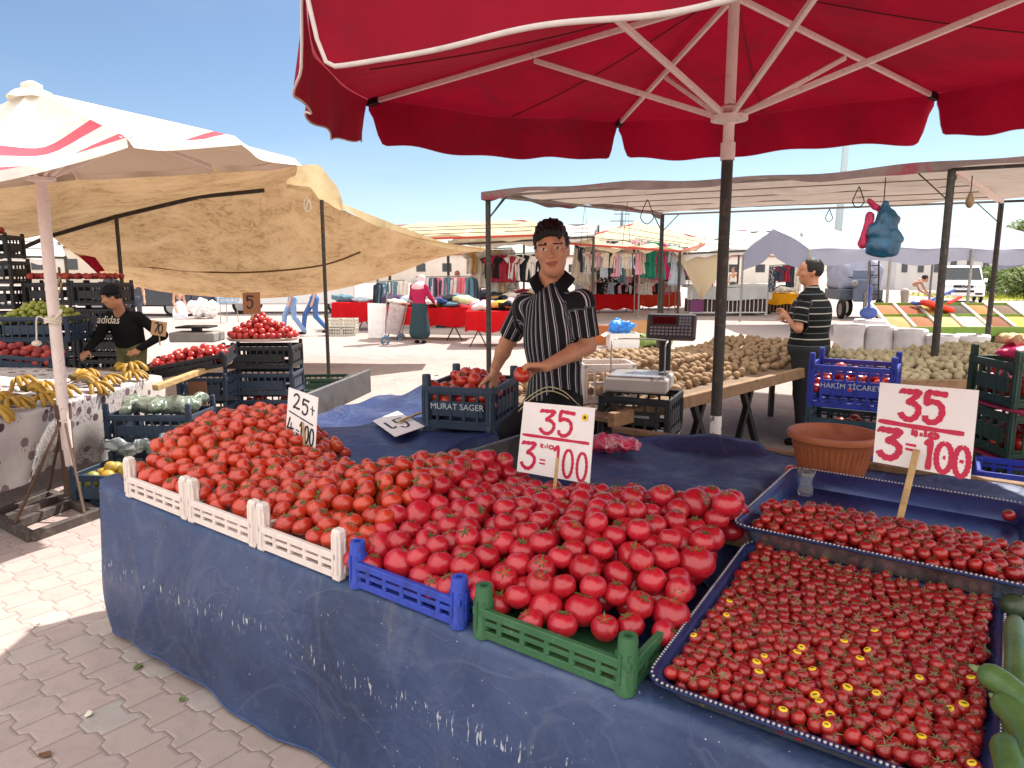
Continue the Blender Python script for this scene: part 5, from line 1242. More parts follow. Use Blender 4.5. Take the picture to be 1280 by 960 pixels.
# ---- man behind the potato table ----
MSH=stripe_mat('dark_polo_pale_stripes','#0e0e10',['#a8a59b','#5d6b6a'],.115,[(.25,.085),(.72,.06)])
gp_=gz(1000,548); 
person('person in a dark striped polo shirt standing with folded arms by the potatoes',(2.72,6.5,0),-2.25,1.70,dict(elR=(-.23,-.08,1.14),wrR=(-.01,-.16,1.20),elL=(.25,-.03,1.12),wrL=(.10,-.19,1.22),head=(0,-.03,1.63)),.011,MSH,fabric('grey_trousers','#2f3134'),fabric('black_shoe','#151416'),SKIN,M('dark_brown_hair','#1b1613',.6,.3,60,bump=.6),.8,'trousers','receding',-.02,1.5,stripe='horizontal',neckopen=False,face_dir=(.45,-.9,0))
# =================== fruit stall on the left ===================
def spotted_cloth():
    k=NT('spotted_table_cloth'); co=k.objco(); v=k.n('ShaderNodeTexVoronoi'); v.inputs['Scale'].default_value=10; v.inputs['Randomness'].default_value=1; k.l(co,v.inputs['Vector'])
    v2=k.n('ShaderNodeTexVoronoi'); v2.inputs['Scale'].default_value=52; k.l(co,v2.inputs['Vector'])
    wn=k.n('ShaderNodeTexVoronoi'); wn.inputs['Scale'].default_value=4; wn.distance='CHEBYCHEV'; k.l(co,wn.inputs['Vector'])
    col=k.mix(k.maprange(k.noise(co,3,5,.6),.35,.65),(.50,.45,.44),(.66,.62,.58))
    sc=k.n('ShaderNodeSeparateColor'); k.l(wn.outputs['Color'],sc.inputs[0]); txt=k.math('MULTIPLY',k.math('LESS_THAN',v2.outputs['Distance'],.42),k.math('GREATER_THAN',sc.outputs[0],.55))
    col=k.mix(k.math('MULTIPLY',txt,.55),col,(.12,.09,.11))
    s2=k.n('ShaderNodeSeparateColor'); k.l(v.outputs['Color'],s2.inputs[0]); spot=k.math('MULTIPLY',k.math('LESS_THAN',v.outputs['Distance'],.33),k.math('GREATER_THAN',s2.outputs[1],.35))
    col=k.mix(spot,col,k.mix(s2.outputs[0],(.09,.05,.06),(.28,.20,.22))); k.translucent(col,.12,.8,k.bump(k.noise(co,6,4,.5),.3,.02)); return k.m
SPOT=spotted_cloth()
WOOD=stick_mat(); OLDWOOD=M('grey_old_wood','#7a634c',.85,.25,10,dirt='#4d3d30',dscale=14,dlo=.48,dhi=.7)
XE=-3.22; ZT=.66
def edge(Y): return XE+.10*(Y-4.4)*.35
ft=thing('fruit_table','long wooden fruit table standing behind the white umbrella pole','table',(-3.9,5.2,0))
m=MB(); m.box((-3.95,5.2,ZT-.03),(1.4,3.5,.03)); obj('tabletop',m,OLDWOOD,ft,world=True)
m=MB(); a=Vector((edge(6.35)+.04,6.3,ZT-.0)); b=at(287,451,6.9); m.bar((-3.0,5.9,ZT-.035),b,.06,.05,bev=.006); obj('side_beam',m,WOOD,ft,world=True)
for x,y in((-3.4,3.6),(-4.5,3.6),(-3.3,6.6),(-4.5,6.7)):
    m=MB(); m.box((x,y,.31),(.06,.06,.62)); obj('leg',m,WOOD,ft,world=True)
m=MB(); m.box((-2.93,6.55,.30),(.16,.03,.56)); obj('end_board',m,M('brown_board','#6f4c33',.8,.2,9),ft,world=True)
def cl(u,v):
    Y=3.3+3.0*u
    if v<.35: q=v/.35; x=-4.6+(edge(Y)+4.6)*q; return Vector((x,Y,ZT+.012+.14*(1-q)+.008*math.sin(Y*9+q*7)))
    q=(v-.35)/.65; w=.05*math.sin(Y*7.2)+.03*math.sin(Y*15+1); return Vector((edge(Y)+.015+.02*math.sin(PI*q)-.12*q+w*q*(.4+.6*q)*.9+(.12*q*math.exp(-((Y-6.2)/.3)**2)),Y+.03*math.sin(q*5+Y*4),ZT+.01-q*(.53-.05*math.sin(Y*3))))
m=MB(); m.grid(cl,90,34); tag(obj('tablecloth',m,SPOT,smooth=True),'pale tablecloth with dark spots hanging over the fruit table edge','tablecloth')
# bananas
BAN=NT('banana_skin'); co=BAN.objco(); r=BAN.rnd(); f=BAN.noise(co,16,5,.7); BAN.bsdf(BAN.mix(BAN.maprange(f,.58,.68,0,.85),BAN.mix(r,C('#b48a28'),C('#9a7526')),(.09,.05,.02)),.5,None,.4); BAN=BAN.m
BSTEM=M('banana_stem','#5c4a22',.8)
def bunch(n,seed):
    r=random.Random(seed); t=thing('banana_bunch','','bananas',(0,0,0)); 
    for i in range(n):
        a=(i-(n-1)/2)*.34+r.uniform(-.06,.06); L=.19*r.uniform(.9,1.1); pts=[]
        for k in range(6):
            q=k/5; rr=.02+L*q*.95; pts.append((rr*math.sin(a),-rr*math.cos(a)*.9,.05+.055*math.sin(PI*min(1,q*.95))-.045*q+.015*(i%2)))
        P=sline(pts,3); nn=len(P); rad=[.019*min(1,.45+i_/(nn*.2))*(1 if i_<nn*.82 else max(.25,1-(i_-nn*.82)/(nn*.18)*.8)) for i_ in range(nn)]
        m=MB(); m.tube(P,rad,8); obj('banana',m,BAN,t,smooth=True)
    m=MB(); m.tube([(0,.04,.075),(0,.01,.062),(0,-.02,.055)],[.018,.024,.026],8); obj('crown_stem',m,BSTEM,t,smooth=True); return t
protos=[bunch(5,1),bunch(6,2),bunch(4,3)]; rb=random.Random(8); first=[True]*3
spots=[]
for i in range(9):
    Y=3.85+i*.27; spots.append((edge(Y)-.10-.05*(i%2),Y,ZT+.015,rb.uniform(.7,2.2),None))
    if i%1==0: spots.append((edge(Y)-.30-.05*(i%2),Y+.12,ZT+.05,rb.uniform(.2,2.6),None))
    if i<6: spots.append((edge(Y)-.48,Y+.05,ZT+.08,rb.uniform(.2,2.6),None))
spots.append((edge(6.2)-.22,6.25,ZT+.06,.9,'single bright yellow bunch of bananas in front of the tilted nectarine crate'))
for i,(x,y,z,a,lb) in enumerate(spots):
    k=i%3; lab=lb or 'ripe yellow banana bunch laid along the edge of the spotted cloth'
    grp='bananas along the table edge'
    if first[k]:
        o=protos[k]; first[k]=False; o.scale=(.85,.85,.85); o.location=(x,y,z); o.rotation_euler=(rb.uniform(-.1,.3),rb.uniform(-.2,.2),a); o['label']=lab; o['group']=grp
    else: dup(protos[k],(x,y,z),0,lab,grp,rot=(rb.uniform(-.1,.3),rb.uniform(-.2,.2),a),scale=rb.uniform(.75,.92))
# nectarines / peaches
NEC=fruit_mat('nectarine_skin',(.55,.028,.030),(.32,.012,.02),(.66,.24,.05),rough=.3,noise=2.2,coat=.15); NDK=fruit_mat('peach_skin',(.42,.04,.035),(.24,.016,.022),(.56,.17,.05),rough=.5,noise=2.,coat=0)
def fruit_mesh(n,mat,sq=.95): 
    m=MB(); m.sphere((0,0,0),1,14,10); m.v=[(x*(1-.03*max(0,math.cos(math.atan2(y,x)))**8),y,(z-.12*math.exp(-(1-z)/.08))*sq) for x,y,z in m.v]; return m.mesh(n,mat,True)
NM=[fruit_mesh('nectarine',NEC)]; DM=[fruit_mesh('peach',NDK)]
GPL=[fruit_mesh('green_plum',fruit_mat('green_plum_skin',(.30,.30,.04),(.20,.24,.03),(.38,.30,.06),rough=.4,coat=.05),1.)]
def box(label,loc,rz,dims,mat,rot=None,group=None,post=.05,name='produce_crate',letter=None): return crate(name,label,loc,rz,dims,mat,post,'box',False,group,letter,LETW,.04,rot=rot)
# peach crates tilted towards the buyers
c1=box('navy crate of dark peaches tilted at the near end of the fruit table',(-4.15,5.05,ZT+.03),.35,(.62,.42,.14),NAVYP,post=.02,rot=Euler((0,.22,.35)))
heap_in(c1.location,.35,.54,.36,ZT+.10,ZT+.22,'peach',DM,None,(.034,.04),'dark red peach in the tilted navy crate nearest the camera','peach','peaches in the near crate',41,.05,rel=(-.22,0),nmax=80)
c2=box('navy crate of dark peaches beside the seller behind the umbrella pole',(-4.35,6.25,ZT+.08),.25,(.62,.42,.14),NAVYP,post=.02,rot=Euler((0,.12,.25)))
heap_in(c2.location,.25,.56,.37,ZT+.14,ZT+.27,'peach',DM,None,(.034,.04),'dark red peach heaped in the crate beside the seller','peach','peaches in the far crate',42,.06,rel=(-.12,0),nmax=80)
c2b=box('navy crate of dark peaches at the far back of the fruit table',(-5.05,6.0,ZT+.10),.25,(.62,.42,.14),NAVYP,post=.02)
heap_in(c2b.location,.25,.56,.37,ZT+.16,ZT+.29,'peach',DM,None,(.034,.04),'dark red peach heaped in the crate under the green plums','peach','peaches in the back crate',43,.07,nmax=80)
c3=box('navy crate of green plums on the back of the fruit table',at(38,425,6.7)+Vector((0,.22,-.02)),.1,(.66,.46,.24),NAVYP,post=.0)
z3=c3.location.z
heap_in(c3.location,.1,.60,.40,z3+.16,z3+.26,'green_plum',GPL,None,(.026,.031),'small green plum heaped in the crate below the charcoal crates','plum','green plums in the navy crate',44,.13,nmax=150)
m=MB(); q=c3.location+Vector((.05,.05,.33)); m.bar(q,q+Vector((.12,0,.28)),.03,.008); m.bar(q+Vector((.05,0,0)),q+Vector((.13,0,.22)),.02,.006); tag(obj('wooden_stick',m,WOOD),'pair of thin wooden label sticks stuck in the green plums','stick')
# tilted nectarine crate at the far end
c4=box('charcoal crate of bright nectarines tilted on the beam end of the fruit table',at(232,463,6.55)+Vector((0,.15,.0)),-.02,(.74,.46,.12),DARKP,post=.02,rot=Euler((.10,-.18,.12)))
heap_in(c4.location,.12,.66,.40,c4.location.z+.06,c4.location.z+.15,'nectarine',NM,None,(.034,.039),'bright red nectarine in the tilted charcoal crate','nectarine','nectarines in the tilted crate',45,.07,rel=(.18,0),nmax=110)
# stack with the nectarine pyramid
SX,SY=-2.70,7.7
zs=0; cols=[(NAVYP,'navy crate at the bottom of the nectarine stack holding red peppers'),(NAVYP,'navy crate in the middle of the nectarine stack'),(DARKP,'charcoal crate at the top of the nectarine stack under the pyramid')]
for i,(mt,lb) in enumerate(cols): box(lb,(SX,SY,.0+i*.285),.03,(.72,.46,.235),mt,post=.045,group='crates of the nectarine stack')
m=MB(); m.lathe([(.36,0),(.385,.02),(.39,.03),(.0,.03)],(SX,SY,.855),30,sy=.66); tag(obj('round_tray',m,M('pale_tray','#cbb8ad',.6),angle=40),'shallow pale tray under the nectarine pyramid','tray')
gn=np.random.default_rng(46)
PN=pack(lambda g:(SX+(g.uniform(-.37,.37)),SY+g.uniform(-.24,.24)),lambda x,y:.885,lambda x,y:1.19-.66*math.sqrt(((x-SX)/1.02)**2+((y-SY)*1.35)**2),lambda g:g.uniform(.034,.039),60,150,40,gn)
place_fruit('nectarine',NM,None,PN,.8,'bright red nectarine stacked in the pyramid on the crates','nectarine','nectarines in the pyramid',9999,lambda p:p[2],'n','',gn)
PEP=[fruit_mesh('red_pepper',fruit_mat('red_pepper_skin',(.42,.02,.015),(.34,.012,.012),(.5,.05,.02)),1.25)]
heap_in((SX,SY-.03,0),.03,.6,.38,.02,.25,'red_pepper',PEP,None,(.045,.055),'red pepper in the bottom crate of the nectarine stack','pepper','peppers under the nectarine stack',47,.03,nmax=40)
BROWNCARD=M('brown_price_card','#8d5a3c',.8,.1,8)
sign('price_sign','brown cardboard price card with a dark 5 above the nectarine pyramid',at(303,366,7.65),at(325,365,7.65),at(326,392,7.6),at(304,392,7.6),[(put(D5,.22,.25,.36,.6),)],BROWNINK,(at(315,405,7.6),at(315,385,7.62)),.02,BROWNCARD,wd=.018)
TANCARD=M('tan_price_card','#b08d68',.8,.1,8)
sign('price_sign','small tan cardboard price card with 70 beside the seller',at(190,400,6.9),at(209,403,6.9),at(207,421,6.88),at(188,418,6.88),[([(.2,.8),(.45,.85),(.3,.2)],),(ell(.62,.5,.13,.32),)],BROWNINK,(at(200,432,6.88),at(199,415,6.9)),.012,TANCARD,wd=.013)
m=MB(); m.box((0,0,0),(.42,.05,.2)); tag(obj('cardboard',m,M('pale_cardboard','#9b8270',.85),loc=at(82,410,6.9)),'blank pale cardboard sheet leaning beside the white pole','cardboard') if False else None
# weighing scale behind nectarines
t=thing('weighing_scale','grey flat weighing scale behind the tilted nectarine crate','scale',at(247,424,7.4))
m=MB(); m.box((0,0,.03),(.46,.3,.10),bev=.012); obj('housing',m,M('scale_grey','#8a8884',.5),t); m=MB(); m.box((-.0,0,.13),(.34,.26,.02),bev=.006); m.box((0,0,.10),(.08,.08,.05)); obj('pan',m,BLACK,t)
# crates under the beam
for i,(u,v,Y,lb) in enumerate([(262,500,7.3,'navy crate standing on the ground under the table beam'),(262,478,7.35,'navy crate on top of the one under the table beam')]):
    p=at(u,v,Y); box(lb,(p.x,Y,.0 if i==0 else .285),0,(.5,.4,.235),NAVYP,post=.045,group='crates under the beam')
# charcoal crate walls behind
rc=random.Random(3); proto=None
def wall(x0,y0,cols,rows,rz,lab,grp,z0=0,W=.56,H=.29):
    global proto
    for c in range(cols):
        for r in range(rows):
            loc=(x0+c*W*math.cos(rz)+rc.uniform(-.01,.01),y0+c*W*math.sin(rz)+rc.uniform(-.02,.02),z0+r*H)
            if proto is None: proto=crate('produce_crate',lab,loc,rz,(.54,.38,.255),DARKP,.03,'box',group=grp)
            else: dup(proto,loc,rz+rc.uniform(-.02,.02),lab,grp)
wall(-6.55,8.3,2,7,.1,'charcoal crate in the tall dark stack left of the umbrella pole','charcoal crates in the tall stack',z0=.0)
wall(-5.42,8.5,2,5,.05,'charcoal crate in the lower stack behind the seller','charcoal crates in the lower stack',z0=.0,H=.30)
for (cx,cy,zz,sd_,lb,gr) in((-6.3,8.25,2.1,51,'dark red peach in the top crates of the tall stack','peaches on the tall stack'),(-5.15,8.45,1.58,52,'dark red peach in the top crates of the lower stack','peaches on the lower stack')):
    heap_in((cx,cy,0),.1,1.0,.30,zz-.08,zz+.0,'peach',DM,None,(.034,.04),lb,'peach',gr,sd_,.02,nmax=40)
# crates on the ground by the pole
p=gz(112,640)
cg=crate('produce_crate','navy crate of green and yellow mangoes on the ground by the umbrella base',(-2.68,4.78,0),-.25,(.52,.40,.25),NAVYP,.06,'box',False,None,[('TAZE MEYVE',1)],LETW,.036) if False else crate('produce_crate','navy crate of green and yellow mangoes on the ground by the umbrella base',(-2.70,4.82,0),-.12,(.52,.42,.24),NAVYP,.06,'box')
MNG=[fruit_mesh('mango',fruit_mat('mango_skin',(.50,.28,.03),(.20,.24,.05),(.32,.30,.05),rough=.45,coat=.05,noise=1.6),1.2)]
heap_in(cg.location,-.12,.44,.34,.10,.25,'mango',MNG,None,(.042,.05),'green and yellow mango in the crate on the ground','mango','mangoes in the ground crate',48,.07,nmax=30)
box('navy crate resting on the ground behind the mango crate',(-2.72,5.45,0),-.05,(.62,.42,.235),NAVYP,post=.06)
ch=box('navy crate of leafy greens in clear bags on top of another crate',(-2.72,5.42,.30),-.05,(.66,.42,.23),NAVYP,post=.09)
CLR=M('clear_bag_plastic','#868f82',.25,.35,10,bump=.4,spec=.7,dirt='#3c4f33',dscale=7,dlo=.44,dhi=.58)
sd=SDF(.012,(-3.15,5.1,.4),(-2.3,5.8,.85)); rg=random.Random(6)
for i in range(16): sd.ell((-2.98+i*.034,5.42+rg.uniform(-.12,.12),.55+rg.uniform(0,.04)),(.05,.13,.05),.02,Matrix.Rotation(rg.uniform(-.5,.5),3,'Z'))
tag(obj('bagged_greens',sd.mesh('bagged_greens',CLR,bend=crumple(.03,8,3)),None),'leafy greens wrapped in crinkled clear bags in the upper navy crate','greens')
sd=SDF(.012,(-3.1,4.9,.2),(-2.3,5.25,.5))
for i in range(8): sd.ell((-2.92+i*.06,5.06+.02*math.sin(i*3),.33+.02*math.sin(i*2)),(.06,.05,.045),.03)
tag(obj('plastic_sheet',sd.mesh('plastic_sheet',M('grey_film','#8c9499',.25,.3,10,bump=.4,spec=.7),bend=crumple(.05,12,4)),None),'crumpled grey plastic film behind the mango crate','plastic')
# seller
HOOD=fabric('black_hoodie','#121214',.85,.25)
st,sj,shp=person('person in a black hoodie and dark cap leaning over the fruit table',(-3.92,7.3,0),-.30,1.56,dict(head=(.02,-.22,1.50),neck=(.0,-.12,1.36),shR=(-.19,-.08,1.29),shL=(.19,-.06,1.29),elL=(.36,.10,1.06),wrL=(.22,-.10,.92),elR=(-.24,-.22,1.04),wrR=(-.16,-.45,.92)),.012,HOOD,fabric('olive_trousers','#6d6a48'),None,SKIN,HAIRB,1,'trousers','short',-.02,1.1,sleeve_long=True,neckopen=False,face_dir=(-.85,-.6,-.3))
sd=SDF(.011,np.array(sj['head'])-.25,np.array(sj['head'])+.25); sd.ell(shp(0,-.012,.05),(.088,.11,.085),.01); sd.ell(shp(0,.10,.055),(.07,.075,.014),.02); sd.cut((0,0,-1),-(sj['head'].z+.025)); obj('cap',sd.mesh('cap',fabric('dark_cap','#15161b')),None,st)
q=(sj['shL']+sj['shR'])/2
text('lettering','adidas',.115,M('off_white_print','#cbbfae',.7),st,(.0,-.252,1.115),(PI/2-.35,0,.0))
# green crate + dark box on the sunlit ground
p=gz(400,492); box('dark green crate alone on the sunlit paving behind the blue table',(p.x,p.y+.2,0),.05,(.62,.42,.2),DGREENP,post=.0)
# =================== potatoes, scale, crates and spices on the right ===================
PT=[]
POT=fruit_mat('potato_skin',(.36,.235,.125),(.26,.16,.085),(.20,.12,.065),rough=.8,coat=0,noise=2.,spk=((.12,.08,.05),9,.6),sss=0)
for i in range(4):
    r=random.Random(i); m=MB(); m.sphere((0,0,0),1,14,9); a,b,c=r.uniform(.9,1.25),r.uniform(.78,.95),r.uniform(.72,.88); p1,p2=r.uniform(0,6),r.uniform(0,6)
    m.v=[(x*a*(1+.07*math.sin(3*y+p1)),y*b*(1+.06*math.sin(3*z+p2)),z*c*(1+.07*math.sin(2.5*x+p1))) for x,y,z in m.v]; PT.append(m.mesh('potato',POT,True))
A,B=Vector((1.22,4.95)),Vector((3.65,7.45)); E1=(B-A).normalized(); E2=Vector((-E1.y,E1.x)); LP=(B-A).length
def PTp(a,b,z): q=A+E1*a+E2*b; return Vector((q.x,q.y,z))
pt=thing('potato_table','long low wooden table heaped with potatoes under the grey awning','table',PTp(LP/2,.8,0),math.atan2(E1.y,E1.x))
m=MB(); m.grid(lambda u,v:PTp(-.9+(LP+.9)*u,1.5*v,.70),6,4,thick=.03); obj('tabletop',m,OLDWOOD,pt,world=True)
m=MB(); m.bar(PTp(-.9,-.02,.69),PTp(LP,-.02,.69),.05,.09,bev=.004); obj('front_plank',m,M('old_plank','#8d6f52'),pt,world=True)
m=MB(); m.bar(PTp(-.9,1.52,.69),PTp(LP,1.52,.69),.05,.09,bev=.004); obj('back_plank',m,M('old_plank','#8d6f52'),pt,world=True)
for a in(.4,1.2,2.6,3.3):
    for s_ in(-1,1):
        m=MB(); m.bar(PTp(a+.25*s_,.1,.0),PTp(a-.1*s_,.12,.66),.045,.045); obj('trestle_leg',m,BLACK,pt,world=True)
gp=np.random.default_rng(61)
def pst(g):
    a=g.uniform(-.75,LP-.1); b=g.uniform(.14,1.4); q=PTp(a,b,0); return q.x,q.y
def ptop(x,y):
    q=Vector((x,y))-A; a,b=q.dot(E1),q.dot(E2); k=max(0,min(1,(b-.08)/.5))*max(0,min(1,(1.55-b)/.3))
    return .75+.21*k*(.8+.2*math.sin(a*2.1+.4))*max(.2,min(1,(a+1.0)/.8))*(1 if a<LP-.4 else .5)
PPt=pack(pst,lambda x,y:max(.70,ptop(x,y)-.11),ptop,lambda g:g.uniform(.030,.041),30,620,40,gp)
place_fruit('potato',PT,None,PPt,1.5,'brown potato in the big heap on the long table','potato','potatoes on the long table',300,lambda p:(p[2]-ptop(p[0],p[1]))*3-.3*p[1],'potatoes','brown potatoes deeper in the heap',gp)
# pale onions on a second table
ON=[]
ONS=fruit_mat('pale_onion_skin',(.42,.34,.20),(.30,.24,.13),(.27,.17,.10),rough=.6,coat=0,noise=2.5,sss=.02)
for i in range(2):
    m=MB(); m.sphere((0,0,0),1,12,9); m.v=[(x*(1-.25*max(0,z)**6),y*(1-.25*max(0,z)**6),z*.95+.18*max(0,z)**10) for x,y,z in m.v]; ON.append(m.mesh('onion',ONS,True))
ot=thing('onion_table','wooden table of pale onions behind the blue and green crates','table',(3.9,6.7,0))
m=MB(); m.box((3.95,6.7,.665),(2.5,2.2,.03)); obj('tabletop',m,OLDWOOD,ot,world=True)
m=MB(); m.bar((2.75,5.58,.69),(5.2,5.58,.69),.05,.11,bev=.004); obj('front_plank',m,M('old_plank','#8d6f52'),ot,world=True)
for x in(2.85,5.1):
    for y in(5.7,7.7): m=MB(); m.box((x,y,.33),(.05,.05,.64)); obj('leg',m,BLACK,ot,world=True)
go=np.random.default_rng(62)
ott=lambda x,y:.74+.14*max(0,min(1,(y-5.55)/.7))*max(0,min(1,(x-2.7)/.35))+.04*math.sin(x*3)
PO=pack(lambda g:(g.uniform(2.85,4.9),g.uniform(5.68,7.3)),lambda x,y:max(.68,ott(x,y)-.11),ott,lambda g:g.uniform(.030,.040),30,560,40,go)
place_fruit('onion',ON,None,PO,.7,'pale brown onion in the heap behind the blue crate','onion','onions on the second table',300,lambda p:(p[2]-ott(p[0],p[1]))*3-.3*p[1],'onions','pale brown onions deeper in the heap',go)
# scale on dark crates
cxy=at(812,500,4.35); 
for i in range(3): crate('produce_crate',('charcoal crate at the bottom under the weighing scale','charcoal crate second from the ground under the weighing scale','charcoal crate directly under the weighing scale')[i],(cxy.x,4.62,i*.275),-.42,(.46,.42,.255),DARKP,.0,'box',False,'crates under the scale',[('HUSEYIN CANDEMIR',.55)] if i==2 else None,LETW,.04)
t=thing('weighing_scale','grey market weighing scale with a display head on charcoal crates','scale',(cxy.x-.02,4.60,.828),-.33)
SG=M('scale_pale_grey','#a9a29c',.45,.06,10); m=MB(); m.box((0,0,.055),(.40,.38,.09),bev=.012); obj('platform',m,SG,t)
m=MB(); m.box((0,0,.105),(.36,.34,.012),bev=.004); obj('plate',m,M('brushed_steel','#b5b3b0',.3,.08,12,metal=.8),t)
m=MB(); m.box((0,.0,.004),(.36,.34,.012)); obj('feet_frame',m,BLACK,t)
m=MB(); m.box((.13,.23,.17),(.075,.05,.40),bev=.008); obj('column',m,BLACK,t)
hd=thing('head','', '',(0,0,0)) if False else None
Rh_=Matrix.Rotation(-.35,3,'X')
m=MB(); m.box((.17,.20,.40),(.32,.07,.175),Rh_,bev=.014); h_=obj('display_head',m,M('scale_dark_grey','#3b3638',.45,.1,10),t)
def onhead(x,z,w,hh,d=.038): 
    mm=MB(); c=Vector((.17,.20,.40))+Rh_@Vector((x,-d,z)); mm.box(tuple(c),(w,.006,hh),Rh_,bev=.001); return mm
obj('screen',onhead(-.045,.035,.15,.05),M('dark_red_screen','#4a1216',.15,.1,10),h_)
kb=onhead(.09,.03,.08,.07); 
obj('key_panel',onhead(.09,.03,.085,.075),M('key_blue_grey','#4a4f63',.5),h_)
m=MB()
for r in range(3):
    for c in range(11): 
        q=Vector((.17,.20,.40))+Rh_@Vector((-.125+c*.025,-.038,-.015-r*.022)); m.box(tuple(q),(.017,.006,.012),Rh_)
    for c in range(4):
        q=Vector((.17,.20,.40))+Rh_@Vector((.06+c*.02,-.042,.05-r*.02)); m.box(tuple(q),(.014,.006,.013),Rh_)
obj('keypad',m,M('key_grey','#8d868c',.5),h_)
m=MB(); m.tube(sline([(-.17,-.1,.12),(-.17,-.1,.30),(-.15,0,.33),(.15,0,.33),(.17,-.1,.30),(.17,-.1,.12)],4),.005,6); obj('wire_guard',m,PALEST,t)
WLAT=M('white_crate_plastic','#dcd0c8')
wc=crate('produce_crate','white lattice crate of potatoes beside the vendor',(at(757,480,4.9).x,4.95,.70),.1,(.36,.30,.27),WLAT,.0,'box',panel=(.45,.55))
for i in range(2): crate('produce_crate',('charcoal crate on the ground under the white lattice crate','charcoal crate on top under the white lattice crate')[i],(wc.location.x,4.95,i*.35),.1,(.5,.4,.34),DARKP,.0,'box',False,'crates under the white lattice crate')
heap_in(wc.location,.1,.28,.22,.75,.93,'potato',PT,None,(.036,.045),'brown potato in the white lattice crate','potato','potatoes in the white lattice crate',63,.02,nmax=14)
# stack of blue and teal tomato crates
bx=at(1066,500,4.62).x
BLUE2=M('royal_blue_crate_plastic','#26379a',.4,.12,9,dirt='#182258',dscale=12)
stk=[(TEALP,'teal crate on the ground below the royal blue crate'),(TEALP,'teal crate of bagged tomatoes right below the royal blue crate'),(BLUE2,'royal blue crate of tomatoes on top of its stack')]
for i,(mt,lb) in enumerate(stk):
    c=crate('produce_crate',lb,(bx,4.62,.035+i*.345),-.56,(.50,.40,.275),mt,.075,'box',False,'tomato crates behind the pot',[('HAKİM TİCARET',1)] if i==2 else None,LETW,.046)
    if i: heap_in(c.location,-.56,.42,.33,c.location.z+.06,c.location.z+.25,'crate_tomato',TM['red'],None,(.034,.042),('red tomato in the teal crate below the royal blue crate','red tomato in the royal blue crate')[i-1],'tomato','tomatoes of crate '+('teal','royal blue')[i-1],64+i,.05,nmax=46)
# green crates at the right edge
gx=3.04
for i,lb in enumerate(['dark green crate on the ground at the right edge','dark green crate second from the ground at the right edge','dark green crate of red peppers under the pink bagged crate','dark green crate on top with pink bags of tomatoes']):
    crate('produce_crate',lb,(gx,4.02,.0+i*.285),-.03,(.60,.42,.245),DGREENP,.04 if i<3 else .07,'box',False,'green crates at the right edge',[('KARDESLER',1),('HIYAR',1)] if i==2 else None,LETG,.04)
for i in(1,2,3):
    heap_in((gx,4.02,0),-.03,.5,.35,i*.285+.03,i*.285+(.2 if i<3 else .25),'red_pepper',PEP,None,(.04,.05),('red pepper in the second green crate','red pepper in the third green crate','red pepper under the pink bags')[i-1],'pepper','peppers in green crate '+('two','three','four')[i-1],70+i,.01,nmax=26)
for i in(2,3):
    m=MB(); m.box((gx,3.93,i*.285-.012),(.66,.52,.012)); tag(obj('liner_sheet',m,M('dark_pink_liner','#8d2444',.5),rot=None),('dark pink liner sheet between the lower green crates','dark pink liner sheet between the upper green crates')[i-2],'liner')
def softbag(label,c,dims,mat,seed,n=9,h=.012,flat=None,name='plastic_bag',cat='bag'):
    r=random.Random(seed); c=Vector(c); sd=SDF(h,c-Vector(dims)*1.5-Vector((.05,)*3),c+Vector(dims)*1.5+Vector((.05,)*3))
    for i in range(n): sd.ell(c+Vector((r.uniform(-.7,.7)*dims[0],r.uniform(-.7,.7)*dims[1],r.uniform(-.2,.4)*dims[2])),(dims[0]*r.uniform(.35,.6),dims[1]*r.uniform(.35,.6),dims[2]*r.uniform(.5,.9)),.03,Matrix.Rotation(r.uniform(-.5,.5),3,'Z'))
    if flat is not None: sd.cut((0,0,-1),-flat)
    return tag(obj(name,sd.mesh(name,mat,bend=crumple(max(.012,h)*1.6,3.2/max(dims),seed)),None),label,cat)
softbag('bright pink plastic bag of tomatoes on the top green crate',(gx-.06,3.96,1.14),(.26,.17,.05),M('bright_pink_bag','#e0286c',.3,.3,9,bump=.8,dirt='#f06a86',dscale=10),5)
softbag('tan cloth bundle lying on the pink bags at the right edge',(gx+.0,4.04,1.20),(.22,.15,.05),M('tan_cloth','#d9bd8e',.9,.12,8,bump=.6),6,name='cloth_bundle',cat='cloth')
# low plank + navy crates behind the upper tray
for i in range(2): crate('produce_crate',('navy crate on the ground behind the right price sign','navy crate near the right edge behind the price sign')[i],(2.05+i*.62,3.55-.05*i,.30),-.55,(.52,.36,.30),BLUE2,.0,'box',False)
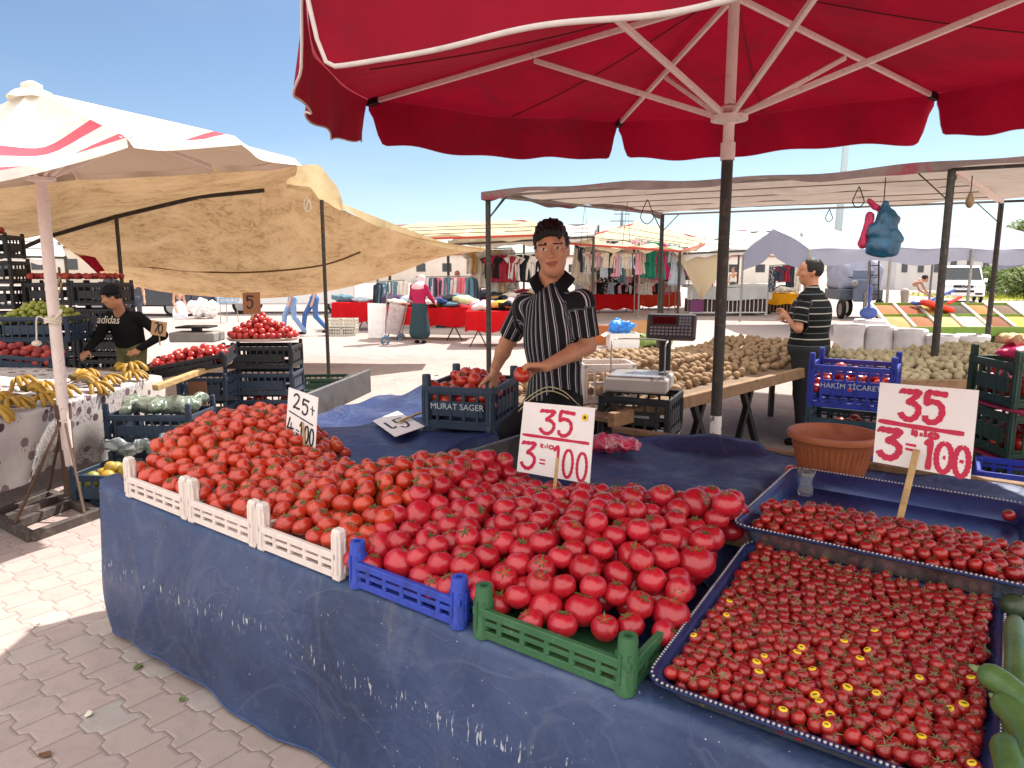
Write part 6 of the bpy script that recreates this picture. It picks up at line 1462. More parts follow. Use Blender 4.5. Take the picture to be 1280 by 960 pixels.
# white sacks
WS=NT('white_sack_weave'); co=WS.objco(); WS.bsdf(WS.mix(WS.maprange(WS.noise(co,5,5,.6),.35,.7),(.62,.60,.62),(.80,.78,.78)),.7,WS.bump(WS.noise(WS.objco((3,3,30)),2,4,.6),.5,.02),.3); WS=WS.m
spc=[('dark grain','#4a3a30'),('brown grain','#6b4a2f'),('beige grain','#a8895f'),('black pepper','#3c342f'),('walnut brown','#5f4632'),('tan grain','#98774b')]
def sack(x,y,r,h,lab,fill):
    t=thing('sack',lab,'sack',(x,y,0),group='white sacks of dry goods'); m=MB(); rr=random.Random(int(x*97)); ph=rr.random()*6
    prof=[(r*.85,0),(r*1.02,.06),(r*1.04,h*.5),(r*.98,h*.85),(r*1.05,h*.93),(r*1.07,h*.97),(r*1.0,h),(r*.93,h*.97),(r*.92,h*.9)]
    m.lathe(prof,(0,0,0),24); m.v=[(a*(1+.03*math.sin(3*math.atan2(b,a)+ph+c*3)),b*(1+.03*math.sin(4*math.atan2(b,a)+ph)),c) for a,b,c in m.v]; obj('bag',m,WS,t,smooth=True)
    m=MB(); m.lathe([(r*.93,h*.91),(r*.6,h*.94),(0,h*.955)],(0,0,0),20); obj('contents',m,M('sack_'+fill[0],fill[1],.9,.35,60,bump=.6),t,smooth=True)
SK=[(1062,405,9.4,.185),(1099,407,9.4,.195),(1138,411,9.2,.195),(1177,418,9.0,.185),(1216,418,9.0,.185),(1088,399,10.1,.2)]
sl_=['white sack farthest left of the sack row behind the potatoes','white sack second in the row beside the blue scoop','tallest white sack between the awning poles of the row','white sack just left of the awning corner pole','white sack last in the row before the green spice bins','white sack standing behind the front row below the blue scoop']
for i,(u,v,Y,r) in enumerate(SK): p=at(u,v,Y); sack(p.x,p.y,r,p.z,sl_[i],spc[i])
t=thing('scoop','blue plastic scoop standing up in the back sack','scoop',at(1085,400,10.1)); m=MB(); m.sphere((0,0,.10),(.13,.05,.09),14,8); m.tube([(0,0,.15),(0,.02,.5)],.02,8); obj('bowl',m,M('scoop_blue','#4a62b0',.4),t,smooth=True)
# spice display
GRN=M('spice_tray_green','#6d8f35',.6,.12,10); X0=at(1112,414,12.4); X1=at(1300,414,12.4)
sp=thing('spice_display','sloping green edged spice bins beyond the white sacks','spice stand',((X0.x+X1.x)/2,12.6,0))
z0,z1=.58,.93; y0,y1=12.4,13.7; sk=.28; cw=(X1.x-X0.x)/6
cols6=['#b58a56','#8d5a35','#c9a56a','#d9c7a2','#7a4a2c','#c79a48','#b0623a','#8c4a2a','#c79245','#4a3a30','#a96b35','#6a5240']
def spt(i,j,dz=0): return Vector((X0.x+i*cw+j*sk,y0+(y1-y0)*j,z0+(z1-z0)*j+dz))
for r_ in range(2):
    for i in range(6):
        m=MB(); m.grid(lambda u,v:spt(i+.04+.92*u,(r_+.05+.9*v)/2,.02+.05*math.sin(PI*u)*math.sin(PI*v)),8,6); obj('spice',m,M('spice_%d'%(i+r_*6),cols6[i+r_*6],.95,.3,40,bump=.7),sp,smooth=True,world=True)
m=MB()
for i in range(7): m.bar(spt(i,0,.03),spt(i,1,.03),.05,.07)
obj('divider',m,M('pale_divider','#c8c0ae',.7),sp,world=True)
m=MB()
for j in(0,.5,1): m.bar(spt(0,j,.03-(.06 if j==0 else 0)),spt(6,j,.03-(.06 if j==0 else 0)),.03,.16 if j==0 else .06)
obj('edge_rail',m,GRN,sp,world=True)
m=MB(); m.box(((X0.x+X1.x)/2+.1,13.1,.30),(X1.x-X0.x-.1,1.0,.55)); obj('stand',m,M('stand_dark_green','#3f5626',.7),sp,world=True)
t=thing('scoop','red plastic scoop lying in the spice bins','scoop',spt(2.5,.62,.10)); m=MB(); m.box((0,0,.05),(.55,.3,.10),Matrix.Rotation(.3,3,'Y'),bev=.03); m.bar((.2,0,.1),(.45,.05,.22),.06,.04); obj('body',m,M('scoop_red','#d23a22',.4),t)
t=thing('scoop','blue handled scoop lying in the spice bins','scoop',spt(2.4,.8,.10)); m=MB(); m.bar((-.1,0,.04),(.5,.1,.28),.05,.04,bev=.01); m.sphere((-.2,0,.04),(.18,.1,.05),10,6); obj('handle',m,M('scoop_blue','#4a62b0',.4),t)
for i in range(5): softbag(('brown bundle of dried peppers','dark bundle of dried herbs','reddish bundle of dried fruit','tan bundle of dried fruit','brown bundle of nuts')[i]+' in front of the spice bins',spt(4.5+i*.33,-.12,-.12),(.13,.13,.1),M('bundle_%d'%i,['#7d4a35','#4f3a2c','#8f4636','#a9805a','#6d4b38'][i],.9,.3,20,bump=.8),80+i,6,.03,name='dried_goods',cat='dried goods')
# low boxes on the sunny ground behind the vendor
def carton(label,u,v,Y,dims,mat,rz=0,cat='box',name='carton'):
    p=at(u,v,Y); t=thing(name,label,cat,(p.x,p.y,0),rz); L,W,H=dims; m=MB()
    for s_ in(-1,1): m.box((s_*(L/2-.01),0,H/2),(.02,W,H)); m.box((0,s_*(W/2-.01),H/2),(L-.042,.02,H))
    m.box((0,0,.01),(L-.044,W-.044,.02)); obj('walls',m,mat,t)
    for s_ in(-1,1):
        m=MB(); m.bar((s_*L/2,0,H),(s_*(L/2+.12),0,H-.04),W*.9,.008,up=(0,0,1)) if False else m.box((s_*(L/2+.06),0,H-.03),(.14,W*.94,.006),Matrix.Rotation(s_*.5,3,'Y')); obj('flap',m,mat,t)
    return t
CARDB=M('brown_cardboard','#b5885c',.85,.1,8)
carton('open brown cardboard box on the paving behind the vendor',798,415,16.8,(.6,.5,.42),CARDB,.2); carton('orange brown cardboard box left of the white boxes',756,430,15.6,(.45,.4,.4),M('orange_cardboard','#b06a3a',.85,.1,8),-.1)
carton('white foam box with blue bag on the paving behind the vendor',778,438,15.0,(.62,.45,.3),M('white_foam','#e6e4e0',.8,.05,8),.05)
softbag('bright blue plastic bag lying on the white foam box',(at(778,418,15).x,15.0,.42),(.3,.2,.14),M('bright_blue_bag','#2c7fd6',.35,.3,8,bump=.6),91,8,.03)
softbag('heap of cut green leaves on the paving beside the cartons',(at(815,438,15).x,15.0,.1),(.45,.25,.16),M('cut_leaves','#8aa05a',.8,.4,12,bump=1),92,10,.03,0.0,'greens','greens')
# =================== the rest of the market ===================
OC=NT('dyed_cloth'); oi=OC.n('ShaderNodeObjectInfo'); f=OC.noise(OC.objco(),7,4,.6); OC.bsdf(OC.mix(OC.maprange(f,.3,.7,.25,0),oi.outputs['Color'],(0.02,0.02,0.02)),.85,OC.bump(OC.noise(OC.objco(),5,3,.5,.6),.5,.03),.2); OC=OC.m
PATT=NT('patterned_cloth'); oi=PATT.n('ShaderNodeObjectInfo'); v=PATT.n('ShaderNodeTexVoronoi'); v.inputs['Scale'].default_value=16; PATT.l(PATT.objco(),v.inputs['Vector']); PATT.bsdf(PATT.mix(PATT.math('LESS_THAN',v.outputs['Distance'],.38),oi.outputs['Color'],(.62,.55,.55)),.85,None,.2); PATT=PATT.m
WHT=cloth('bright_white_tarp','#d9d6d0',.25,.05,1,dirt='#d9cfc0',dscale=.7,wave=.4,wscale=2.2); CRM=cloth('cream_tarp','#cdbb9c',.3,.07,1,dirt='#c9b592',dscale=.8,wave=.4,wscale=2)
REDCL=cloth('bright_red_table_cloth','#c4121c',.1,.12,5,wave=.5,wscale=6); ORCL=cloth('orange_red_table_cloth','#b83a20',.1,.12,5,wave=.5,wscale=6); YELCL=cloth('orange_yellow_table_cloth','#dd9a14',.15,.1,5,wave=.5); WHCL=cloth('pale_grey_table_cloth','#cfd2d2',.15,.06,4,wave=.4)
REDF=M('red_painted_steel','#b5382c',.5,.1,10)
PAL=['#d8d4cf','#1e1f26','#a22a3c','#e3a4b4','#2f4a7c','#5d7f8e','#e9dfcf','#7a2a55','#c9a06a','#2d5a46','#b8c4d0','#d9737a','#4a3a55','#f0ece6','#8a1f2b','#39414f','#cfd6a0','#e8c04a']
def setc(o,c): o.color=(*C(c),1); return o
# --- garments on rails ---
def garment_proto(kind):
    def f(u,v):
        x=(u-.5)*2
        if kind=='shirt':
            w=(.20+.16*max(0,1-v*3.2) if v<.3 else .20+.03*v); z=-.62*v; z-=.10*abs(x)**1.5*(1 if v<.25 else .2)
        elif kind=='dress': w=.15+.12*v; z=-1.1*v-.08*abs(x)**2*(1-v)
        else:  w=.17; z=-.95*v
        return Vector((x*w,.03*math.sin(x*9+v*3)+.012*math.sin(x*21),z))
    m=MB(); m.grid(f,18,14,thick=.025); return m
GP={}
def garment(kind,loc,rz,col,label,group,mat=None,sc=1):
    k=(kind,mat is None)
    if k not in GP: GP[k]=garment_proto(kind).mesh('garment',mat or OC,True)
    o=bpy.data.objects.new('garment',GP[k]); COL.objects.link(o); o.location=loc; o.rotation_euler=(0,0,rz); o.scale=(sc,sc,sc); setc(o,col); tag(o,label,'garment',group); return o
CN={'#d8d4cf':'pale grey','#1e1f26':'black','#a22a3c':'crimson','#e3a4b4':'light pink','#2f4a7c':'blue','#5d7f8e':'slate blue','#e9dfcf':'cream','#7a2a55':'purple','#c9a06a':'tan','#2d5a46':'dark green','#b8c4d0':'pale blue','#d9737a':'coral pink','#4a3a55':'plum','#f0ece6':'white','#8a1f2b':'dark red','#39414f':'charcoal','#cfd6a0':'pale green','#e8c04a':'yellow','#2f8f78':'sea green','#d23a7a':'hot pink'}
def rail(u0,v0,u1,v1,Y,n,where,kinds=('shirt','dress','trousers'),pal=None,seed=1,Y1=None,post=True,sc=1.):
    r=random.Random(seed); Y1=Y1 or Y; a=at(u0,v0,Y); b=at(u1,v1,Y1); t=thing('clothes_rail','metal clothes rail '+where,'rail',((a.x+b.x)/2,(a.y+b.y)/2,0)); m=MB(); m.tube([a,b],.018,6); obj('bar',m,PALEST,t,world=True)
    if post:
        for p in(a,b): m=MB(); m.tube([(p.x,p.y,0),p],.018,6); obj('post',m,PALEST,t,world=True)
    rz=math.atan2(b.y-a.y,b.x-a.x)
    for i in range(n):
        q=a.lerp(b,(i+.5)/n)-Vector((0,0,.03)); c=r.choice(pal or PAL); k=r.choice(kinds)
        garment(k,q,rz+r.uniform(-.5,.5),c,f'{CN[c]} {k} hanging on the rail {where}','garments '+where,PATT if r.random()<.2 else None,sc*r.uniform(.85,1.1))
# --- tables with folded goods ---
FOLD=[]
for i in range(3):
    r=random.Random(i); m=MB(); m.grid(lambda u,v:(((u-.5)*.34),((v-.5)*.26),.05+.03*math.sin(PI*u)*math.sin(PI*v)+.012*math.sin(u*9+i)*math.sin(v*7)),8,6,thick=.05); FOLD.append(m.mesh('folded_cloth',OC,True))
def table(label,u0,v0,u1,v1,Y0,Y1,depth,mat,drop=.45,z=.75,goods=14,seed=1,where='',legs=True,pal=None,heap=.0):
    """front top edge given by two surveyed points"""
    a=gz(u0,v0,z) if Y0 is None else at(u0,v0,Y0); b=gz(u1,v1,z) if Y1 is None else at(u1,v1,Y1); a.z=b.z=z
    d=(b-a).normalized(); nn=Vector((-d.y,d.x,0)); L=(b-a).length; c=(a+b)/2+nn*depth/2; rz=math.atan2(d.y,d.x)
    t=thing('market_table',label,'table',(c.x,c.y,0),rz); m=MB(); m.box((0,0,z-.02),(L,depth,.03)); obj('tabletop',m,WOOD,t)
    m=MB(); per=[(-L/2,depth/2),(-L/2,-depth/2),(L/2,-depth/2),(L/2,depth/2)]; seq=[]; 
    for i in range(3):
        p,q=per[i],per[i+1]; n=max(6,int(math.dist(p,q)/.07))
        for k in range(n): seq.append((p[0]+(q[0]-p[0])*k/n,p[1]+(q[1]-p[1])*k/n,(p[1]-q[1],q[0]-p[0])))
    seq.append((*per[3],(0,1)))
    cum=0
    def sk(u,v):
        i=min(int(u*(len(seq)-1)+.5),len(seq)-1); x,y,o=seq[i]; ol=math.hypot(*o) or 1; w=(.03*math.sin(i*1.1)+.02*math.sin(i*.47+seed))*v+.02; return Vector((x-o[0]/ol*-w*-1,y-o[1]/ol*-w*-1,z+.005-drop*v*(1+.06*math.sin(i*.6))))
    m.grid(sk,len(seq)-1,5); m.grid(lambda u,v:Vector(((u-.5)*L,(v-.5)*depth,z+.006)),2,2); obj('table_cloth',m,mat,t,smooth=True)
    if legs:
        for sx in(-1,1):
            for k in(-1,1): m=MB(); m.bar((sx*L*.33+k*.18,-depth*.4,0),(sx*L*.33-k*.18,-depth*.4,z-.04),.025); obj('leg',m,DARKSTEEL,t)
    r=random.Random(seed+50)
    for i in range(goods):
        x=r.uniform(-L*.47,L*.47); y=r.uniform(-depth*.42,depth*.42); o=bpy.data.objects.new('folded_cloth',FOLD[i%3]); COL.objects.link(o); q=Matrix.Rotation(rz,3,'Z')@Vector((x,y,0)); cc=r.choice(pal or PAL)
        o.location=(c.x+q.x,c.y+q.y,z+.012+r.uniform(0,.02)+heap*r.random()); o.rotation_euler=(r.uniform(-.15,.15),r.uniform(-.15,.15),rz+r.uniform(-1,1)); s_=r.uniform(.9,1.5); o.scale=(s_,s_,s_*r.uniform(.9,2.)); setc(o,cc); tag(o,f'{CN[cc]} folded textile on the {where}','textile','textiles on the '+where)
    return t
# awnings
def aw4(pts): return [at(u,v,Y) for u,v,Y in pts]
awning('awning','cream awning with red frame far behind the tan shelter',aw4([(486,300,20),(700,293,19),(655,276,27),(470,283,28)]),CRM,.25,bars=3,pr=.04,barmat=REDF,wr=.05,hem=.12,brace=False,seed=2)
awning('awning','long white awning behind the head of the striped shirt vendor',aw4([(560,306,20.5),(742,296,21),(748,281,29),(600,283,29)]),WHT,.35,bars=2,pr=.04,wr=.06,hem=.15,brace=False,seed=3)
awning('awning','cream awning with a red edge right of the vendor above the clothes',aw4([(702,304,22),(850,314,23),(893,302,33),(795,279,32)]),CRM,.3,bars=3,pr=.045,barmat=REDF,wr=.06,hem=.14,seed=4)
awning('awning','wide white awning over the cages left of the man in the polo shirt',aw4([(830,318,25),(1010,310,24),(1000,288,36),(925,291,36)]),WHT,.5,bars=2,pr=.045,wr=.07,hem=.25,brace=False,seed=5)
# white gable tent on the right
def gable(label,u0,v0,u1,v1,Yf,Yb,ridge_h,drop,mat,seed=1):
    a=at(u0,v0,Yf); b=at(u1,v1,Yf); z=(a.z+b.z)/2; a.z=b.z=z; dv=Vector((0,Yb-Yf,0)); t=thing('white_tent',label,'tent',((a.x+b.x)/2,(Yf+Yb)/2,0)); r=random.Random(seed)
    m=MB()
    def f(u,v):
        p=a.lerp(b,u)+dv*v; z_=z+ridge_h*(1-abs(2*v-1)); p.z=z_+.05*math.sin(u*31+v*3)*(.4+v)+.04*math.sin(v*9+u*5)-.12*abs(math.sin(u*PI*5))*math.sin(PI*v); return p
    m.grid(f,60,16); obj('roof_sheet',m,mat,t,smooth=True,world=True)
    m=MB(); m.grid(lambda u,v:a.lerp(b,u)+Vector((0,.05*math.sin(u*40),-drop*v*(1+.2*math.sin(u*23)))),60,4); obj('front_flap',m,mat,t,smooth=True,world=True)
    for e in(a,b):
        m=MB(); m.grid(lambda u,v:e+dv*u+Vector((.03*math.sin(u*20),0,(ridge_h*(1-abs(2*u-1)))*(1-v)-.5*v*abs(2*u-1)**.5)),14,4); obj('end_flap',m,mat,t,smooth=True,world=True)
    n=5
    for i in range(n):
        for q in(0,1):
            p=a.lerp(b,i/(n-1))+dv*q; m=MB(); m.tube([(p.x,p.y,0),(p.x,p.y,z)],.035,8); obj('pole',m,PALEST,t,world=True)
    return t
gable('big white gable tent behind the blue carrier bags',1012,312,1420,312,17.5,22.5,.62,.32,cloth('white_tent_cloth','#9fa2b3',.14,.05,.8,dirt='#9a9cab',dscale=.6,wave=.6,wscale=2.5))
m=MB(); q0=at(846,318,24.8); m.grid(lambda u,v:q0+Vector((u*1.9*(1-v)+v*.9,.1*math.sin(u*5),-1.55*v)),10,12); tag(obj('hanging_tarp',m,CRM,smooth=True),'cream pointed tarp corner hanging from the white awning','tarp')
# left-centre clothing tables
table('red covered table beside the shopping trolleys',415,386,462,386,19,19,1.0,REDCL,.5,goods=5,seed=1,where='red table by the trolleys')
table('long red covered clothing table behind the woman in the crimson tunic',470,400,586,400,16.6,16.2,1.3,REDCL,.42,goods=26,seed=2,where='long red table behind the woman',heap=.10)
table('red covered clothing table touching the left awning pole',583,408,668,404,14.9,14.9,1.2,REDCL,.42,goods=18,seed=3,where='red table by the left awning pole',heap=.06,pal=['#cfd6a0','#e8c04a','#d8d4cf','#1e1f26','#e9dfcf','#e3a4b4'])
table('low blue and grey clothing table at the back left of the vendor',600,390,668,388,21,21,1.4,cloth('blue_grey_cloth','#4a5570',.1),.4,goods=14,seed=4,where='blue grey table')
table('dark red covered table behind the left awning pole',628,372,672,372,24,24,1.2,cloth('dark_red_cloth','#8f1f2c',.1),.5,goods=10,seed=5,where='dark red table',heap=.15,pal=['#a22a3c','#8a1f2b','#e3a4b4','#f0ece6'])
table('bright red covered table far right of the vendor elbow',735,367,800,366,27,27.5,1.3,REDCL,.62,goods=16,seed=6,where='far bright red table',heap=.1)
table('orange red covered table far behind the thin awning pole',800,366,850,366,29,29,1.3,ORCL,.6,goods=12,seed=7,where='far orange red table',heap=.2,pal=['#2f4a7c','#39414f','#d8d4cf','#b8c4d0'])
table('orange yellow covered table left of the man in the polo shirt',955,366,1000,364,26.5,26.5,1.2,YELCL,.4,goods=9,seed=8,where='orange yellow table',heap=.1)
# rails
DK=['#4a3a55','#7a2a55','#e3a4b4','#5d7f8e','#39414f','#d9737a','#d8d4cf']
rail(472,352,505,350,19.5,9,'left behind the crimson tunic',('dress','trousers'),['#d8d4cf','#39414f','#e9dfcf','#5d7f8e'],1)
rail(520,346,592,345,20,16,'of patterned fabrics behind the crimson tunic',('trousers','dress'),DK,2,sc=1.15)
rail(590,312,640,310,22,9,'left of the thick awning pole',('shirt','dress'),['#c9a06a','#e9dfcf','#39414f','#d8d4cf'],3,sc=1.1)
rail(612,318,672,316,21.5,10,'behind the vendor shoulder',('shirt',),['#a22a3c','#1e1f26','#d8d4cf','#8a1f2b','#f0ece6'],4,sc=1.2)
rail(722,300,800,300,25,15,'upper row right of the vendor head',('shirt','dress'),['#d8d4cf','#1e1f26','#e3a4b4','#5d7f8e','#e9dfcf','#39414f'],5,sc=1.2)
rail(722,330,838,332,26,24,'lower row right of the vendor head',('shirt',),['#d8d4cf','#e3a4b4','#f0ece6','#39414f','#e9dfcf','#d9737a'],6,sc=.9)
rail(722,350,845,350,26.5,26,'bottom row right of the vendor head',('shirt',),['#1e1f26','#e3a4b4','#f0ece6','#b8c4d0','#e9dfcf','#d9737a'],9,sc=.75)
rail(728,313,800,316,23.5,20,'in front right of the vendor head',('shirt','trousers'),['#d8d4cf','#e3a4b4','#f0ece6','#39414f','#e9dfcf','#b8c4d0'],12,sc=.8)
rail(800,326,862,330,25.5,16,'below the red edged awning',('shirt',),['#e3a4b4','#f0ece6','#d9737a','#39414f','#b8c4d0'],13,sc=.8)
rail(795,298,850,306,25,9,'under the red edged cream awning',('shirt','dress'),['#2f8f78','#d23a7a','#e3a4b4','#1e1f26','#b8c4d0','#d9737a'],7,sc=1.15)
rail(962,332,1000,330,24.5,5,'beside the orange yellow table',('shirt','trousers'),['#39414f','#e9dfcf','#a22a3c'],8,sc=.9)
# cages / white counters
ct=thing('display_counter','pale grey covered counter on a white wheeled frame beyond the potatoes','counter',at(905,392,26)); ctb=ct.location; ct.location=(ctb.x,ctb.y,0)
m=MB(); m.grid(lambda u,v:Vector(((u-.5)*3.0,-.55+.04*math.sin(u*30)*v,1.02+.03*math.sin(u*9)-.45*v)),40,5); m.grid(lambda u,v:Vector(((u-.5)*3.0,-.55+1.2*v,1.02+.12*math.sin(u*7+v*4)*math.sin(PI*v))),30,6); obj('cover',m,WHCL,ct,smooth=True)
m=MB()
for i in range(19): m.bar((-1.35+i*.15,-.5,.12),(-1.35+i*.15,-.5,.6),.025)
m.bar((-1.4,-.5,.12),(1.4,-.5,.12),.04); m.bar((-1.4,.5,.12),(1.4,.5,.12),.04); obj('bars',m,M('white_steel','#dcdcd8',.5),ct)
m=MB(); m.box((0,0,.36),(2.7,.8,.46)); obj('shelf_goods',m,M('dark_wood','#4d3a33',.8,.3,6),ct)
for sx in(-1.35,-.2,1.35):
    m=MB(); m.bar((sx,-.52,0.08),(sx,-.52,.9),.05); m.lathe([(0,-.04),(.05,-.03),(.05,.03),(0,.04)],(sx,-.52,.05),10); obj('leg',m,M('white_steel','#dcdcd8',.5),ct)
m=MB(); m.box((-1.15,-.56,.36),(.5,.03,.42),bev=.01); obj('purple_panel',m,M('purple_panel','#7b3f70',.6),ct)
for i,(u,lb) in enumerate(((940,'brown slatted bench left of the yellow table'),(968,'brown slatted bench under the yellow table'))):
    p=at(u,388,26.8); t=thing('slatted_bench',lb,'bench',(p.x,p.y,0)); m=MB()
    for k in range(9): m.box((-.5+k*.125,0,.3),(.05,.5,.5))
    obj('slats',m,M('brown_slats','#6d5340',.8),t); m=MB(); m.box((0,0,.58),(1.2,.6,.05)); m.box((0,0,.03),(1.2,.6,.05)); obj('frame',m,PALEST,t)
# people of the market
def far(label,u,v,h,head,col_top,bottom,style='trousers',scarf=None,hair=None,J=None,grp=None,patt=False,**kw):
    p=gz(u,v); pm=fabric('cloth_'+col_top.strip('#'),col_top); bm_=fabric('cloth_'+bottom.strip('#'),bottom)
    return person(label,(p.x,p.y,0),head,h,J,.022,pm,bm_,fabric('far_shoe','#2a2522'),SKIN2,(M('hair_'+hair.strip('#'),hair,.6) if hair else HAIRB),kw.pop('sleeve',1),style,'none' if scarf and False else ('short' if not scarf else None),scarf=(fabric('scarf_'+scarf.strip('#'),scarf) if scarf else None),neckopen=False,**kw)
far('woman seen from behind in a crimson tunic and long dark skirt at the red table',525,429,1.56,2.75,'#a8234f','#2d4148','skirt','#e3b9bd',J=dict(elL=(.28,-.1,1.12),wrL=(.30,-.36,1.0),elR=(-.26,-.12,1.12),wrR=(-.2,-.4,1.0),head=(0,-.16,1.56),neck=(0,-.08,1.44)),sleeve_long=True,shirt_hem=-.38,fat=1.15,skirt_z=.10)
far('woman in a dark coat and pink headscarf behind the long red table',572,398,1.58,-.6,'#2a2a3a','#2a2a3a','dress','#c98a94',sleeve_long=True,fat=1.25)
far('woman in a pale top and beige headscarf beside the dark coated woman',592,396,1.6,.4,'#b9a9c0','#5b5f78','skirt','#d9b7a4',sleeve_long=True,fat=1.1)
far('person in a white patterned top near the left awning pole',606,396,1.6,.2,'#e0dce4','#6d7fa8',hair='#2a211c',sleeve=.7)
far('person in light blue jeans and white top walking left of the thin tent pole',368,420,1.68,-1.3,'#d9d6d2','#7f9ac4',hair='#33261e',J=dict(knR=(-.1,-.22,.52),anR=(-.1,-.25,.10),knL=(.1,.02,.5),anL=(.1,.26,.12)))
far('person in blue jeans and an orange top striding behind the thin tent pole',395,419,1.68,-1.2,'#e8741f','#4a6ea8',hair='#33261e',J=dict(knR=(-.1,-.25,.52),anR=(-.1,-.30,.10),knL=(.1,.0,.5),anL=(.1,.30,.14)))
far('girl in a white dress walking on the sunny paving',227,417,1.28,1.2,'#e4e4ee','#d5dbe8','skirt',hair='#a57f52',skirt_z=.35)
far('person in a pale red shirt standing in the dark gap on the left',172,412,1.6,.5,'#b8404a','#4a4f5c',hair='#8a7a5c',sleeve=.7)
far('man with dark hair and a grey shirt behind the pale grey counter',915,378,1.75,-.8,'#b3a8a0','#55504c',hair='#1d1713',sleeve=.7,fat=1.1)
far('person sitting low in a blue white cap behind the far tables',888,372,1.5,.3,'#dfe3ea','#4a5570',hair='#22252e')
pbx=gz(1148,402)
far('man in a beige shirt bending forward over the bowls by the spice bins',1128,400,1.72,1.5,'#c2a68f','#b9b0a4',hair='#2a211c',J=dict(head=(.0,-.62,1.36),neck=(0,-.46,1.32),shR=(-.18,-.40,1.25),shL=(.18,-.40,1.25),elR=(-.2,-.55,.98),wrR=(-.12,-.75,.84),elL=(.2,-.55,.98),wrL=(.12,-.78,.84)),sleeve=.8)
# shopping trolleys
def trolley(label,u,v,h,col,rz,tiltv):
    p=gz(u,v); t=thing('shopping_trolley',label,'trolley',(p.x,p.y,0),rz,rot=(0,0,rz)); Rt=Matrix.Rotation(tiltv,3,'Y'); m=MB(); q=lambda x,y,z:Rt@Vector((x,y,z))
    def f(u_,v_):
        a=2*PI*u_; w=.17+.03*v_; return q(w*abs(math.cos(a))**.5*math.copysign(1,math.cos(a)),w*.8*abs(math.sin(a))**.5*math.copysign(1,math.sin(a))+.01*math.sin(v_*20),.15+v_*h*.7)
    m.grid(f,20,10); obj('bag',m,col,t,smooth=True)
    for s_ in(-1,1):
        m=MB(); m.tube(sline([q(.2,.13*s_,.08),q(.21,.13*s_,.5),q(.21,.13*s_,h),q(.27,.13*s_,h+.06)],4),.012,6); obj('handle_tube',m,PALEST,t)
        m=MB(); c=q(.2,.17*s_,.09)+Vector((0,0,.0)); m.tube([c+Vector((.085*math.cos(a),0,.085*math.sin(a)+.0)) for a in [2*PI*k/16 for k in range(16)]],.018,6,closed=True); 
        wv=obj('wheel',m,M('wheel_blue_grey','#4a6a8c',.5),t); m=MB(); m.tube([c-Vector((0,.015,0)),c+Vector((0,.015,0))],.03,8); obj('wheel_hub',m,PALEST,wv)
    m=MB(); m.bar(q(.27,-.13,h+.06),q(.27,.13,h+.06),.03); obj('grip',m,BLACK,t)
trolley('white shopping trolley bag with blue wheels nearest the tan shelter edge',470,430,1.05,cloth('white_trolley_cloth','#e4e2e2',.1,.06,8),.15,.05)
trolley('patterned grey shopping trolley bag leaning beside the white one',489,425,1.0,cloth('grey_trolley_cloth','#c4b5b4',.1,.25,14),.1,.22)
# pale lattice crates on the far paving
for i,(u,v) in enumerate(((421,419),(438,419),(421,407),(438,407))):
    p=gz(u,419); crate('produce_crate',('white lattice crate lower left beside the trolleys','white lattice crate lower right beside the trolleys','white lattice crate upper left beside the trolleys','white lattice crate upper right beside the trolleys')[i],(p.x,p.y,.0 if i<2 else .22),0,(.34,.4,.2),M('greyish_white_crate','#c4c0b4',.6,.1),.0,'box',panel=(.45,.55))
